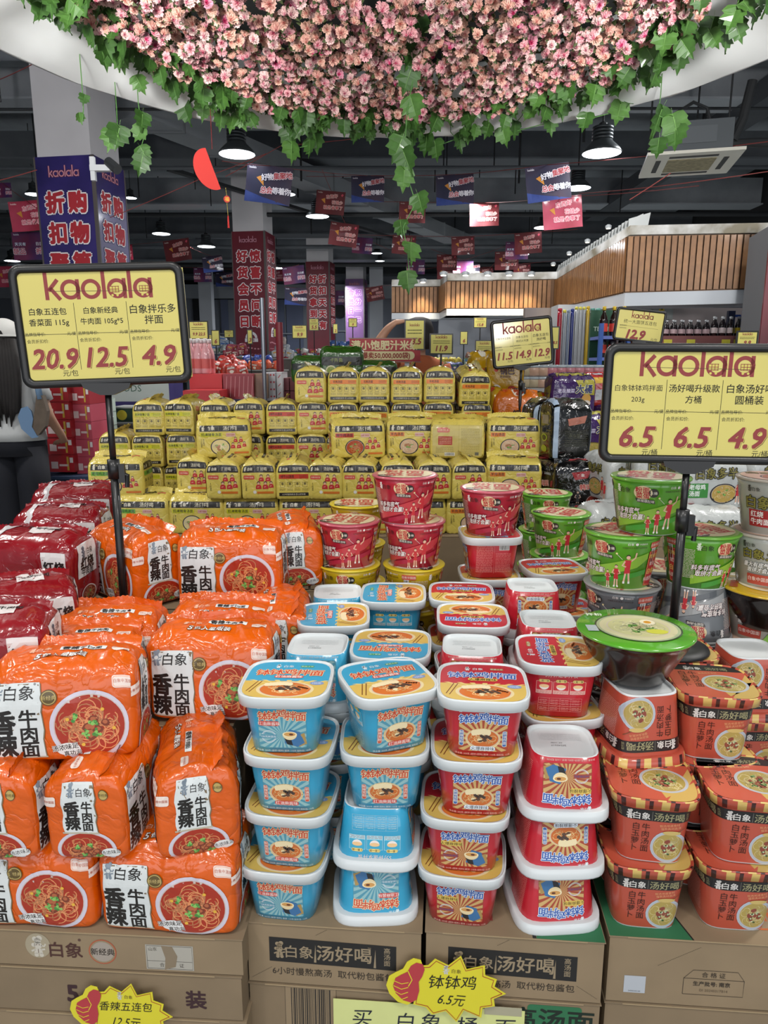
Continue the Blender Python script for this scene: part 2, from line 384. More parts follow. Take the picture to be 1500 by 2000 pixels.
def pic_steam(a, col, title, tout, tag_c, tag_t, variant, dark=0):
    """front panel of the square spicy-noodle cup"""
    P = {'blue': ('#4f93a8', '#8fb9bd', '#3aa4c6'), 'red': ('#a2452f', '#c9a66a', '#c32031')}[col]
    a.rrect(-33, 14, 33, 66, 3, P[0], 1)
    for i in range(22):
        t = i*360/22
        p = [(0, 34)]
        for d in (-4.4, 4.4):
            c, s = cos(R(t+d)), sin(R(t+d)); k = min(32.5/abs(c) if c else 99, (31 if s > 0 else 19.5)/abs(s) if s else 99); p.append((k*c, 34+k*s))
        a.raw(p, [(0, 1, 2)], P[1], 1.4)
    for i, ch in enumerate('钵钵鸡拌面'):
        a.text(ch, -26+i*13, 67-abs(i-2)*1.3+(1.5 if i == 2 else 0), 15, title, 5, bold=.035, out=tout, ow=.05, shear=.06)
    if variant == 0:                              # bowl of noodles with side slips
        a_food(a, 0, 35, 24, '#d8bd86', '#c66a2c', '#e8c88a', '#5b4030', '#e4d4a4', 2, .66, 26, 5, 3, 2, '#efe2bc')
        a.poly(arc(0, 35, 24, 180, 360, 14, .75), '#e5d3a6', 2)
        for i in range(7): a.disc(-13+i*3.4, 46-abs(i-4)*.6, 3.2, '#e9d9ae', 4.6+.1*i, 1.5, 10)
        for i in range(6): a.disc(2+i*2.4-4, 39-(i % 3)*1.6, 2.6, '#4b3a32', 4.9, 1, 8)
        for sx in (-1, 1):
            a.rrect(sx*29-3, 22, sx*29+3, 47, 2.4, '#d5d9d4' if col == 'red' else '#d8a79c', 3)
            a.rrect(sx*29-2.4, 22.6, sx*29+2.4, 46.4, 2, '#3a66a8' if col == 'red' else '#c4553a', 3.4)
            a.vtext('鲜辣宽粉' if sx < 0 else '非油炸面', sx*29, 43.4, 5, '#efe9df', 4, bold=.02)
        a.rrect(-17, 15.5, 17, 22.5, 3.4, tout if col == 'red' else '#c9463c', 5)
        a.text(tag_t, 0, 19, 6.4, '#2b1d12' if col == 'red' else '#f4e9e2', 6, bold=.03)
    else:                                         # hand with bowl and seal
        a.rrect(-33, 49, -3, 56.5, 3.6, tag_c, 3.5); a.text(tag_t, -18, 52.6, 6.2, '#2b1d12' if col == 'red' else '#f4e9e2', 4.5, bold=.03)
        a.line(arc(-19, 32, 9.6, 0, 360, 22), .8, '#d9dfe6', 3); a.line(arc(-19, 32, 8.3, 0, 360, 20), .4, '#d9dfe6', 3)
        a.rect(-30, 29, -8, 35, P[0], 3.5); a.text('100克鲜蔬包', -19, 32, 3.9, '#e6ebf0' if col == 'blue' else '#2a4f8a', 4.5, bold=.02)
        a.poly([(2, 22), (20, 16), (30, 22), (24, 40), (10, 44)], '#3a6fa0', 2.4); a.poly([(22, 16), (33, 20), (30, 38), (25, 36)], '#a98c52', 2.2)
        a.poly(arc(10, 36, 10, 180, 360, 12, .9), '#e6d2a4', 4); a.disc(10, 36, 10, '#efe0b8', 4.3, .45); a.disc(10, 36, 8, '#cf9a55', 4.6, .4); a.disc(12, 36, 3, '#5b2c1a', 4.9, .5)
        a.poly([(2, 30), (6, 20), (14, 18), (12, 27)], '#1c1f26', 3)
    a.text('净含量: 203克 (面饼+配料) 面饼: 110克 配料包: 12克', 0, 9.5, 3.3, '#c9d9dc' if col == 'blue' else '#e6b9ae', 2)
    a_emblem(a, -31, 79, .62, '#dcebee', P[2], 2); a.text('白象', -23.5, 79, 6, '#dcebee', 2)
def a_cuplid(a, col, title, tout, tag_t):
    base = {'blue': '#39a0c6', 'red': '#bb2533'}[col]
    P = [(x*.985, y*.985) for x, y in [sq(66, 2*pi*i/56) for i in range(56)]]
    a.poly(P, base, 0)
    a.poly([p for p in P if p[1] < -4], '#d2b25a', .6)
    for i in range(7): a.raw([(0, -30), (-60+i*20, -4), (-52+i*20, -4)], [(0, 1, 2)], '#e0c67a', .9)
    a_food(a, 2, -36, 44, '#e0cd9c', '#d0702e', '#ecc88e', '#5a4030', '#e6d6a6', 1, .62, 34, 9, 4, 2, '#efe2bc')
    for i in range(8): a.disc(-28+i*5, -18-abs(i-5)*.7, 5, '#ecdcb2', 4.4+.1*i, 1.2, 10)
    for i in range(9): a.disc(-6+i*3.6, -31-(i % 3)*3, 4, '#4e3d35', 5, .7, 8)
    for i in range(6): a.disc(20+i*3.5, -27-i*1.4, 4, '#d9783f', 4.8, .8, 8)
    a.line([(-56, -44), (-44, -8)], 1.6, '#7d4a22', 2); a.line([(-51, -47), (-38, -9)], 1.6, '#7d4a22', 2)
    for i, ch in enumerate('钵钵鸡拌面'): a.text(ch, -43+i*21.5, 25-abs(i-2)*1.2, 23, title, 5, bold=.035, out=tout, ow=.04, shear=.08)
    a.rrect(-22, 3, 24, 12.5, 4.6, '#cb4a40' if col == 'blue' else '#e9c862', 4); a.text(tag_t, 1, 7.6, 8.6, '#f2e4dc' if col == 'blue' else '#2b1d12', 5, bold=.03)
    a.text('白象', -5, 47, 9, '#e6eef0', 2, bold=.02); a_emblem(a, -22, 47, .9, '#e6eef0', base, 2)
    a.rrect(14, 44, 36, 51, 3, '#3f9a5a' if col == 'blue' else '#9a7a3a', 2); a.text('新品上市', 25, 47.4, 5, '#e9efe9', 3)
    a.disc(48, -14, 11, '#7f98c4', 2, .55); a.text('100克', 48, -14, 6, '#dde6f2', 3, bold=.03)
def a_cupback(a, col):
    c = '#9fd0e0' if col == 'blue' else '#e79c94'
    a.lines(-40, 14, -2, 80, 22, c, 1, .9); a.lines(4, 14, 40, 62, 14, c, 1, .9); a.line([(1, 12), (1, 82)], .4, c, 1)
    a.barcode(12, 69, 36, 81, 1)
def a_cupside(a, col):                            # cooking steps and table
    a.text('5分钟速享拌食', 0, 80, 8.4, '#e9d7cf', 2, bold=.02)
    for i in range(3):
        x = -28+i*28
        a.rrect(x-13, 44, x+13, 68, 1, '#e6b0a6' if col == 'red' else '#a9d6e2', 1); a.rrect(x-12.4, 51, x+12.4, 67.4, 1, '#c02532' if col == 'red' else '#3aa4c6', 1.5)
        a.rrect(x-9, 66, x+9, 71.5, 2.6, '#e6cf7c', 2); a.text('%d 撕一撕' % (i+1), x, 68.7, 4.4, '#3a2414', 3)
        a.poly(arc(x, 59, 8, 180, 360, 10, .9), '#e9e2dc', 2); a.disc(x, 59, 8, '#e9c18c', 2.5, .4); a.lines(x-12, 44.5, x+12, 50, 3, '#9a4a42', 2, .5)
    c = '#dd8f86' if col == 'red' else '#a9d6e2'
    for i in range(6): a.line([(-36, 36-i*5), (36, 36-i*5)], .4, c, 1)
    for i in range(5): a.line([(-36+i*18, 36), (-36+i*18, 11)], .4, c, 1)
    for i in range(4): a.lines(-34+i*18, 12, -22+i*18, 34, 6, c, 1, .8)
def make_square_cup(col, variant=0):
    root = obj('square_noodle_cup', None)
    a0, a1, z1 = .0525, .0625, .083
    base = {'blue': '#319fc6', 'red': '#bf1e2f'}[col]
    title, tout, tc, tt = (('#c9462c', '#ecd9b0', '#c9463c', '红油麻酱味') if col == 'blue' else ('#2a55a6', '#dfe9f2', '#e2c25c', '火爆麻辣味'))
    mb = sq_mb([(a0-.006, .006), (a0-.003, .0055), (a0-.0028, 0), (a0, .0006), (a0+(a1-a0)*.5, z1*.5), (a1, z1)], caps=True)
    mb.m = [0]*len(mb.f)
    for i in range(48*3): mb.m[i] = 1
    mb.m[-2] = 1
    body = mb.build('body', [mat(base, .3, .6, nz=.05, scale=12), mat(WHITE, .45)], root, True)
    out = {}
    for f in range(4):
        a = Art()
        if f == 0 or f == 2:
            q = Art(); pic_steam(q, col, title, tout, tc, tt, variant if f == 0 else 1-variant); a.merge(q, 0, -6.5, 1.12)
        elif f == 1: a_cupback(a, col)
        else: a_cupside(a, col)
        a.bake_into(out, side_fn(a0, a1, 0, z1, face=f), 4.5, 20)
    finish(out, 'printed_sleeve', body)
    a = Art(); a.text('20240317', 6, 8, 6, '#5c6468', 1); a.text('CF 14:02', 8, 0, 5, '#5c6468', 1); a.lines(-34, -30, 34, -8, 5, '#c2c9ca', 1, .8)
    finish(a.bake_into({}, flatfn((0, 0, .006), (1, 0, 0), (0, -1, 0), (0, 0, -1))), 'base_print', body)
    zl = z1-.001
    lid = sq_mb([(a1+.001, zl), (.0700, zl), (.0712, zl+.0005), (.0722, zl+.016), (.0716, zl+.0186), (.0700, zl+.0186), (.0690, zl+.0165), (.0685, zl+.0160)], seg=56).build('lid', mat(WHITE, .35, .3), root, True)
    out = {}; a = Art(); a_cuplid(a, col, title, tout, tt)
    a.bake_into(out, flatfn((0, 0, zl+.0162), (1.02, 0, 0), (0, 1.02, 0), (0, 0, 1)))
    finish(out, 'printed_film', lid)
    return root
def make_beef_cup():
    root = obj('soup_noodle_cup', None)
    a0, a1, z1 = .0500, .0598, .105
    SAL = '#b9503c'
    mb = sq_mb([(a0-.006, .005), (a0-.003, .0045), (a0-.0028, 0), (a0, .0006), (a0+.0006, .003), (a0+(a1-a0)*.5, z1*.5), (a1, z1)])
    for i in range(48*4): mb.m[i] = 1
    mb.m[-2] = 1
    body = mb.build('body', [mat(SAL, .3, .6, nz=.05, scale=12), mat('#cfd2d2', .45)], root, True)
    out = {}
    for f in range(4):
        a = Art()
        q = Art(); q, a = a, q
        a.rect(-61, 72, 61, 92, '#1c1b1c', 1)
        a_emblem(a, -38, 81, 1.15, '#d9d5cf', '#1c1b1c', 2); a.text('白象', -20, 80.5, 14, '#e4e1da', 2, bold=.02)
        a.line([(-4, 73), (-4, 90)], .5, '#8c8a80', 2); a.text('汤好喝', 22, 81, 16, '#a09c74', 2, bold=.02); a.vtext('高汤面', 50, 86, 4.4, '#8f8d6a', 2)
        if f in (0, 2):
            a.vtext('白玉萝卜', -27, 60, 13.6, '#35180f', 2, bold=.008); a.vtext('牛肉汤面', -12, 60, 13.6, '#35180f', 2, bold=.008)
            a.text('甄选地道食材', 24, 66, 5.2, '#e0a070', 2, rot=8); a.text('慢熬真材高汤', 26, 60.5, 5.2, '#e0a070', 2, rot=8)
            a.disc(25, 25, 28, '#b9c3cc', 1.2, 1.08); a_food(a, 25, 25, 27, '#aeb9c4', '#ad9850', '#d3c590', '#8a4434', '#33552f', 1.6, 1.05, 70, 4, 12, 5, '#cfdcb4')
            a.disc(28, 52, 14, '#c9b06a', 5, .28); a.line([(38, 54), (50, 62)], 1, '#6a4a2a', 5)
        else:
            a.lines(-34, 12, 34, 70, 20, '#e0a898', 1, .9)
        a = q.merge(a, 0, 8, .97)
        a.bake_into(out, side_fn(a0, a1, 0, z1, face=f), 4.5, 20)
    finish(out, 'printed_sleeve', body)
    zl = z1-.001
    pat = [0, 1, 1, 0, 2, 0]
    lid = sq_mb([(a1+.001, zl), (.0672, zl), (.0697, zl+.0155), (.0694, zl+.0175), (.068, zl+.0175), (.067, zl+.0158), (.0664, zl+.0155)], seg=72, fi=lambda i, j: (0 if j in (0,) else pat[(i+(j > 1)) % 6]))
    lid = lid.build('lid', [mat(SAL, .35, .4), mat('#d9b968', .35, .4), mat('#3a1414', .35, .4)], root, True)
    a = Art(); P = [sq(67, 2*pi*i/56) for i in range(56)]
    a.poly(P, '#c0563f', 0); a.poly([p for p in P if p[1] > 38], '#1c1b1c', .6)
    a.poly([p for p in P if p[0] > 10 and p[1] < 36]+[(14, -60), (4, -20)], '#c9a95c', .5)
    a_emblem(a, -30, 50, 1.1, '#d9d5cf', '#1c1b1c', 2); a.text('白象', -15, 50, 12, '#e4e1da', 2, bold=.02); a.text('汤好喝', 22, 50, 13, '#8f8d6a', 2, bold=.02)
    a.vtext('白玉萝卜', -43, 28, 16, '#35180f', 2, bold=.008); a.vtext('牛肉汤面', -25, 28, 16, '#35180f', 2, bold=.008)
    a.text('甄选地道食材', 2, 31, 5.6, '#e8b07c', 2, rot=8)
    a_food(a, 20, -10, 38, '#b4bcc2', '#ad9a50', '#d8ca96', '#94503c', '#35582f', 1, .92, 90, 4, 12, 6, '#7da35c')
    out = a.bake_into({}, flatfn((0, 0, zl+.0157), (.975, 0, 0), (0, .975, 0), (0, 0, 1)))
    finish(out, 'printed_film', lid)
    return root
# ---- round tub
H_RD = .107
def cyl_fn(r0, r1, z1, phi0=0):
    def fn(x, y, L):
        z = y*.001; r = r0+(r1-r0)*z/z1; t = x*.001/(.5*(r0+r1)) + phi0; q = r+.00045+L*.00013
        return Vector((q*sin(t), -q*cos(t), z))
    return fn
ROUND = {'red': ('#b42338', '#bf3a42', '#a81e3c'), 'green': ('#5ca32a', '#8ab838', '#459632'), 'grey': ('#6d7174', '#9a9c9c', '#54585c'), 'yellow': ('#cfae1e', '#d9bc38', '#c49c1a'), 'white': ('#b4b6ae', '#c6c8c0', '#4f9a3a')}
def make_round_tub(col, var=0):
    root = obj('round_noodle_tub', None); c0, c1, c2 = ROUND[col]
    r0, r1, z1 = .0535, .0700, .102
    body = MB().lathe([(r0-.006, .005), (r0-.004, .005), (r0-.0035, 0), (r0, .0008), (r1-.0035, z1*.86), (r1, z1-.003)], 48).build('body', [mat(c0, .3, .7, nz=.08, scale=14)], root, True)
    MB().lathe([(r0-.0065, .0052), (r0-.0045, .0051), (r0-.0036, -.0002), (r0-.0004, -.0002), (r0-.0002, .0012)], 40, caps=False).lathe([(0.001, .0048), (r0-.006, .0048)], 40, caps=False).build('base_ring', mat(WHITE, .45), body, True)
    out = {}
    for rep in (0, 1):
        a = Art()
        if col != 'white':
            # diagonal sweep of a lighter tone
            a.poly([(-62, 8), (60, 44), (80, 60), (80, 72), (40, 60), (-62, 26)], c1, .3); a.poly([(-40, 2), (80, 30), (80, 40), (-40, 12)], c2, .5)
            a_emblem(a, -50, 84, .95, '#e7e0da' if col != 'green' else '#dfe8d2', c0, 2); a.text('白象', -36, 82, 11, '#1f1a18' if col != 'x' else WHITE, 2, bold=.01)
            a.disc(-5, 80, 15, '#e0cfa0', 1.4, .86); a.disc(12, 80, 8, '#2a2420', 1.6); a.text('大桶', 12, 80, 6, '#eee6d8', 2.2, bold=.03)
            a.text('粉面', -6, 85, 11.5, '#b8282c', 3, bold=.05); a.text('菜蛋', -5, 74.5, 11.5, '#b8282c', 3, bold=.05)
            a.poly([(-18, 69), (14, 67), (16, 60), (-14, 62)], '#2a2420', 2); a.text({'red': '香辣浓汤味', 'green': '麻辣爆肚味', 'grey': '泡椒牛肉味', 'yellow': '金汤肥牛味'}[col], 0, 64.6, 5.8, '#eee6d8', 3, bold=.02, rot=-3)
            a.text('白象', 44, 90, 5.4, '#e9e0da', 2); a.disc(54, 90, 2.6, '#e9e0da', 2); a.text('中国航天', 66, 90, 3.8, '#e9e0da', 2)
            a.text('中国航天员专用产品供应商', 52, 83, 3.6, '#3a1a1a', 2)
            a.text('料多有底气', -36, 44, 12, '#ece6e0', 4, bold=.035, out='#5a1418', ow=.05, shear=.18, sx=.86, rot=3)
            a.text('敢拼才会赢!', -28, 33, 12, '#ece6e0', 4, bold=.035, out='#5a1418', ow=.05, shear=.18, sx=.86, rot=3)
            a.line([(22, 70), (32, 60)], .6, '#e9e0da', 2); a.disc(22, 71, 1.8, '#e9d9a0', 2.4)
            a_player(a, 22, 4, 44, L=3, pose=0); a_player(a, 42, 12, 56, L=2, pose=1); a_player(a, 6, 2, 34, L=3.2)
            a.barcode(86, 50, 97, 80, 1); a.lines(102, 20, 138, 78, 20, '#e2cfc4', 1, .9)
            a.poly([(-112, 6), (-82, 2), (-82, 74), (-112, 74)], '#b3242a', 1.4); a.line([(-110, 8), (-84, 5), (-84, 72), (-110, 72), (-110, 8)], .8, '#e2bf62', 2)
            a.rrect(-112, 80, -82, 92, 2, '#c65a4a', 1.4); a.text('白象中国面', -97, 86, 6, '#f0e0d6', 2.4)
            for i, t in enumerate(('吃桶面', '就选', '白象', '料面更香')): a.text(t, -97, 64-i*15, 9 if i != 2 else 12, '#e9cf6a' if i in (0, 2) else '#f0e4da', 3, bold=.02)
        else:
            g = var
            a.text('白象', -44, 84, 8, '#1f1a18', 2); a_emblem(a, -56, 85, .8, '#3a3632', c0, 2)
            y = 60 if g == 0 else 68; s = 24 if g == 0 else 19
            a.text('白象', -40, y, s*1.05, '#857f38', 3, bold=.04, out='#171512', ow=.045); a.text('多半', -40+s*2.35, y+s*.12, s*1.3, '#857f38', 3, bold=.03, out='#171512', ow=.045, shear=.15)
            if g == 0:
                a.rect(-58, 14, -14, 46, '#a5242a', 1.5); a.text('红烧', -42, 38, 12.5, '#efe8e2', 2.5, bold=.04); a.text('牛肉面', -36, 24, 12.5, '#efe8e2', 2.5, bold=.04)
                a.disc(14, 24, 27, '#241d1a', 1.4, .8); a_food(a, 14, 26, 25, '#2c2320', '#9a5a2a', '#d9b878', '#7a3424', '#5c8a3a', 2, .62, 20)
                a.poly([(40, 8), (64, 8), (64, 96), (54, 96), (46, 50)], '#6fae3a', 1)
            else:
                a.rrect(-10, 82, 60, 91, 2, '#35463a', 1.4); a.text('甘蓝牛肉土豆', 26, 86.4, 7, '#8fae84', 2.4, bold=.02)
                a.text('量大有底气', -36, 47, 10.5, '#e6e6e2', 4, bold=.035, out='#5a5a5a', ow=.04, shear=.18, sx=.86); a.text('敢拼才会赢!', -28, 37, 10.5, '#e6e6e2', 4, bold=.035, out='#5a5a5a', ow=.04, shear=.18, sx=.86)
                a.rrect(-52, 8, -6, 28, 2, '#b04436', 1.6); a.text('白象中国面', -29, 19, 8.6, '#efe0d6', 2.6, bold=.01)
                a.poly([(-4, 2), (66, 2), (66, 56), (20, 34), (6, 18)], '#7db548', 1); a_player(a, 34, 2, 48, '#dedede', L=3)
            a.lines(74, 12, 112, 86, 22, '#6a6a64', 1, .9)
        a.bake_into(out, cyl_fn(r0, r1, z1, rep*pi+0.0), 6, 24)
        if rep == 0 and col == 'grey': pass
    finish(out, 'printed_sleeve', body)
    foil = MB().lathe([(r1-.001, z1-.004), (r1+.0022, z1-.0035), (r1+.0028, z1-.001), (r1+.0018, z1+.0006), (r1-.004, z1+.001), (0.004, z1+.0012)], 48).build('foil_lid', mat({'red': '#c25a68', 'green': '#69ad33', 'grey': '#8d8f8e', 'yellow': '#d9c22c', 'white': '#bdb4a8'}[col], .3, .6), root, True)
    a = Art()
    if col != 'white':
        a.disc(0, 0, 60, '#d9cda4', 1, 1, 32); a.disc(-38, -34, 20, '#262320', 1.6, .8); a.text('大桶', -38, -34, 15, '#e9e2d0', 2.4, bold=.03); a.disc(0, 0, 42, '#dcd2ac', 1.4)
        for ch, x, y, s in (('粉', -24, 22, 46), ('面', 22, 20, 46), ('菜', -22, -20, 42), ('蛋', 22, -22, 42)): a.text(ch, x, y, s, '#bb3232', 3, bold=.045)
        a.text('白象', -2, 62-6, 10, '#2a2420', 3, rot=0)
    else:
        a.disc(0, 0, 64, '#c9a893', 1); a.text('白象多半', 0, 30, 26, '#7c7434', 3, bold=.04, out='#171512'); a_food(a, 0, -18, 34, '#2c2320', '#a0522a', '#d9a878', '#7a3424', '#5c8a3a', 2, 1, 26)
    finish(a.bake_into({}, flatfn((0, 0, z1+.0012), (1, 0, 0), (0, 1, 0), (0, 0, 1))), 'printed_film', foil)
    return root
def make_bowl(col):
    root = obj('plastic_noodle_bowl', None)
    MB().lathe([(.045, .004), (.052, 0), (.056, .002), (.060, .012), (.078, .045), (.090, .068), (.0925, .078), (.097, .0795), (.097, .082)], 48).build('body', mat('#0e0b0a', .25, .45, nz=.5, col2='#1c0e0a', scale=26), root, True)
    lid = MB().lathe([(.0965, .0805), (.0985, .081), (.0985, .084), (.0955, .0855), (.02, .0865), (.001, .0865)], 56).build('film_lid', mat({'green': '#56a22a', 'yellow': '#d2ab24'}[col], .18, 1.), root, True)
    a = Art()
    if col == 'green':
        a.disc(4, -2, 72, '#3d4a35', 1, .92, 40); a.disc(4, -2, 69, '#a9b48e', 1.3, .92, 40); a.disc(4, -2, 64, '#cfc9a2', 1.5, .92, 36)
        a_food(a, 4, -2, 58, '#cdc79e', '#c6c290', '#d9d4ac', '#b9ac82', '#3f7a34', 2, .9, 60, 7, 3, 6, '#77a350')
        a.disc(26, 22, 13, '#ece3c4', 6); a.disc(26, 22, 6.5, '#d99a35', 6.4); a.disc(30, -22, 18, '#cfcf4c', 5.6, .6)
        a.rect(-84, -24, -66, 4, '#c8d6d8', 2); a.lines(-84, -24, -66, 4, 8, '#4a5a68', 3)
        a.lines(52, -60, 76, -30, 6, '#2f5a22', 2); a.text('拌粉', -58, 58, 15, '#e4ead8', 2, bold=.03)
    else:
        a.disc(6, 0, 66, '#efe3c4', 1, 1, 40); a_food(a, 6, 0, 58, '#e4d3ac', '#cf8a3a', '#e6c896', '#8a4a2c', '#5a8a3a', 2, 1, 50, 8, 6, 4)
        a.text('酸辣粉', -60, 40, 17, '#b23c2c', 3, bold=.04, rot=30); a.poly(arc(-20, -60, 30, 0, 360, 14, .4)[:-1], '#f0cf58', 1.3)
    finish(a.bake_into({}, flatfn((0, 0, .0866), (1, 0, 0), (0, 1, 0), (0, 0, 1))), 'printed_film', lid)
    return root
# ---- five-pack noodle pouch
def soft(W, D, H, seed, n=12, amp=.0019, pinch=.24):
    S = Vector((seed*3.7, seed*1.3, seed*5.1)); h = (W/2, D/2, H/2)
    def fn(face, u, v, off=0.):
        p = {'f': (u, -1, v), 'k': (-u, 1, v), 'r': (1, u, v), 'l': (-1, -u, v), 't': (u, v, 1), 'b': (u, -v, -1)}[face]
        m = (abs(p[0])**n+abs(p[1])**n+abs(p[2])**n)**(1/n); q = [c/m for c in p]
        N = Vector([(1 if c > 0 else -1)*abs(c)**(n-1)/d for c, d in zip(q, h)]).normalized()
        P = Vector([c*d for c, d in zip(q, h)])
        top = max(0., q[2]); P.y *= 1-pinch*top**5; P.x *= 1-.3*pinch*top**7
        # lumps from the five cakes inside, creases of the film
        d = amp*1.6*noise.noise(P*13+S)
        e = noise.noise(P*34+S*2); d += amp*1.1*(.5-abs(e))*(.45+.9*top)
        P.z += .012*top**4*(1-q[1]**2)*(H/.14)
        e3 = noise.noise(Vector((P.x*26, P.y*20, P.z*9))+S*4); d += amp*1.5*max(0., .16-abs(e3))*6*(.15+top)
        e2 = noise.noise(Vector((P.x*62, P.y*62, P.z*24))+S*3); d += amp*.9*(.35-abs(e2))*(.2+1.3*top**2)
        bul = (1-u*u)*(1-v*v)*.035*min(h)
        P += N*(d+bul+off)
        P.z += H/2
        return P
    return fn
def pouch_body(fn, W, D, H, m, parent, g=.0075):
    mb = MB()
    nx, ny, nz = round(W/g), round(D/g), round(H/g)
    for face, a, b in (('f', nx, nz), ('k', nx//2, nz//2), ('r', ny, nz), ('l', ny, nz), ('t', nx, ny), ('b', nx//2, ny//2)):
        mb.grid(lambda s, t, face=face: fn(face, 2*s-1, 2*t-1), a, b)
    return mb.build('wrapper', m, parent, True, merge=True)
def pouch_seal(W, D, H, m, parent, seed, hh=.026, lean=.6, y0=.12):
    mb = MB(); nu = 44; S = Vector((seed*9.1, 0, 0))
    def f(s, t):
        x = (s-.5)*W*(.93+.03*t); w = noise.noise(Vector((s*5, t*1.5, 0))+S)
        y = y0*D + t*hh*lean + w*.006*t*1.6 - (s-.5)**2*.02
        z = H*.985 + t*hh*(1-.35*lean) + .004*noise.noise(Vector((s*9, 3, t))+S) - abs(s-.5)**3*.06
        if t == 1 and round(s*nu) % 2: z -= .0022
        return Vector((x, y, z))
    mb.grid(f, nu, 5); mb.grid(lambda s, t: f(s, t)+Vector((0, .0012, 0)), nu, 5)
    return mb.build('top_seal', m, parent, True, fix=False)
FILM = dict(rough=.27, coat=.55, bump=.25, scale=60.)
def a_scroll(a, x0, x1, y0, y1, L=1):
    n = 8; P = [(x0+1.2*sin(i*1.7), y1-(y1-y0)*i/n) for i in range(n+1)]+[(x1+1.2*sin(i*2.1+1), y0+(y1-y0)*i/n) for i in range(n+1)]
    a.poly([(x+1.5, y-1.5) for x, y in P], '#7a6a50', L); a.poly(P, '#d6dbda', L+.3)
    a.rect(x0-2, y0-1.6, x1+3, y0+.8, '#b9b09a', L+.6)
def a_spicy(a, x, y, k, L=2.5):
    a.text('香', x-11*k, y+11*k, 27*k, '#16120f', L, bold=.07, sx=.92); a.text('辣', x-11*k, y-14*k, 27*k, '#16120f', L, bold=.07, sx=.92)
    for i, ch in enumerate('牛肉面'): a.text(ch, x+13*k, y+15*k-i*17*k, 19*k, '#16120f', L, bold=.055)
def make_spicy_pouch(seed=1, seal=True, lean=.6):
    W, D, H = .204, .128, .140; root = obj('noodle_pouch', None); fn = soft(W, D, H, seed)
    film = film_mat('#db5c02', .28, .42)
    body = pouch_body(fn, W, D, H, film, root, .0052)
    pouch_seal(W, D, H, film, root, seed, hh=.034, lean=lean, y0=.16)
    out = {}; g = 5.2
    A = lambda f, w, h: (lambda x, y, L: fn(f, max(-1, min(1, x/w)), max(-1, min(1, y/h)), .0009+.00018*L))
    for f in 'fk':
        a = Art()
        a_scroll(a, -86, -22, -56, 46)
        a_emblem(a, -76, 35, 1.6, '#7d8a96', '#d6dbda', 3); a.disc(-76, 36, 3, '#d6dbda', 3.3)
        a.text('白象', -49, 33, 20, '#1a1614', 3, bold=.015, shear=.1); a.disc(-29, 44, 1.6, '#8b8b8b', 3)
        a_spicy(a, -56, -20, 1.28)
        a_food(a, 36, -16, 50, '#cfc9d6', '#a52c14', '#dc8f5c', '#7a3520', '#46883c', 1.2, .98, 110, 3, 12, 4)
        for i in range(4): a.disc(36+30*cos(i*1.7+1), -16+26*sin(i*1.7+1), 2.6, '#e3b13e', 6, n=6)
        a.disc(-12, 26, 10.5, '#5a4a22', 7); a.disc(-12, 26, 9.2, '#b79f5c', 7.3); a.disc(-12, 26, 8, '#5a4a22', 7.6); a.text('新经典', -12, 26, 6.4, '#cdb777', 8.4, bold=.03)
        a.poly(arc(8, -46, 15, 0, 360, 18, .6)[:-1], '#e2e2e0', 7, ); a.text('汤浓味足', 4, -43, 8.4, '#2a2422', 8, bold=.03, out='#e9e7e3', rot=8); a.text('真功夫', 13, -51, 7.6, '#2a2422', 8, bold=.03, out='#e9e7e3', rot=8)
        a.rrect(66, 34, 95, 50, 4, '#e9dcd4', 1.6); a.rrect(67, 35, 94, 49, 3.4, '#e8a07c', 2); a.rrect(67.8, 35.8, 93.2, 48.2, 3, '#e6d4ca', 2.3); a.text('白象中国面', 80.5, 43, 5.2, '#b5502a', 3)
        a = Art().merge(a, 0, 2, 1.11)
        a.bake_into(out, A(f, W*500, H*500), g, g)
    for f in 'rl':
        a = Art()
        a_scroll(a, -32, 12, -18, 50)
        a_emblem(a, -20, 41, 1.1, '#7d8a96', '#d6dbda', 3); a.text('白象', -2, 39, 11, '#1a1614', 3)
        a_spicy(a, -10, 8, .82)
        a_food(a, -4, -46, 40, '#cfc9d6', '#a52c14', '#dc8f5c', '#7a3520', '#46883c', .2, .78, 70, 6, 10, 4)
        a.disc(24, 36, 6.5, '#5a4a22', 4); a.disc(24, 36, 5.6, '#b79f5c', 4.3); a.text('新经典', 24, 36, 4.2, '#3a2c12', 5)
        a.poly(arc(28, -48, 13, 0, 360, 16, .55)[:-1], '#e2e2e0', 6); a.text('汤浓味足', 28, -47, 7, '#2a2422', 7, bold=.02, rot=8)
        a.rrect(-62, 20, -40, 34, 3, '#e8d8ce', 1.4); a.text('白象中国面', -51, 27, 4, '#b5502a', 3)
        a = Art().merge(a, 4, 2, 1.16)
        a.bake_into(out, A(f, D*500, H*500), g, g)
    a = Art()
    a.rect(-10, -22, 60, -8, '#dfe1df', 1); a.text('香辣', 6, -15, 13, '#16120f', 2.5, bold=.06); a.text('牛肉面', 37, -15.5, 11, '#16120f', 2.5, bold=.05)
    a_emblem(a, -52, -16, 1.1, '#eab89c', '#dc5710', 2); a.text('白象', -34, -16, 13, '#eab89c', 2)
    a.text('5', -40, -38, 19, '#e8e3de', 3, bold=.03, out='#4a2410', shear=.15); a.text('包入量贩装', 0, -39, 13.5, '#e8e3de', 3, bold=.02, out='#4a2410', shear=.15)
    a.rrect(70, -30, 96, -14, 4, '#e2cfc4', 1.4); a.text('白象中国面', 83, -22, 4.6, '#b5502a', 3)
    a.bake_into(out, A('t', W*500, D*500), g, g)
    finish(out, 'printed_label', body)
    return root
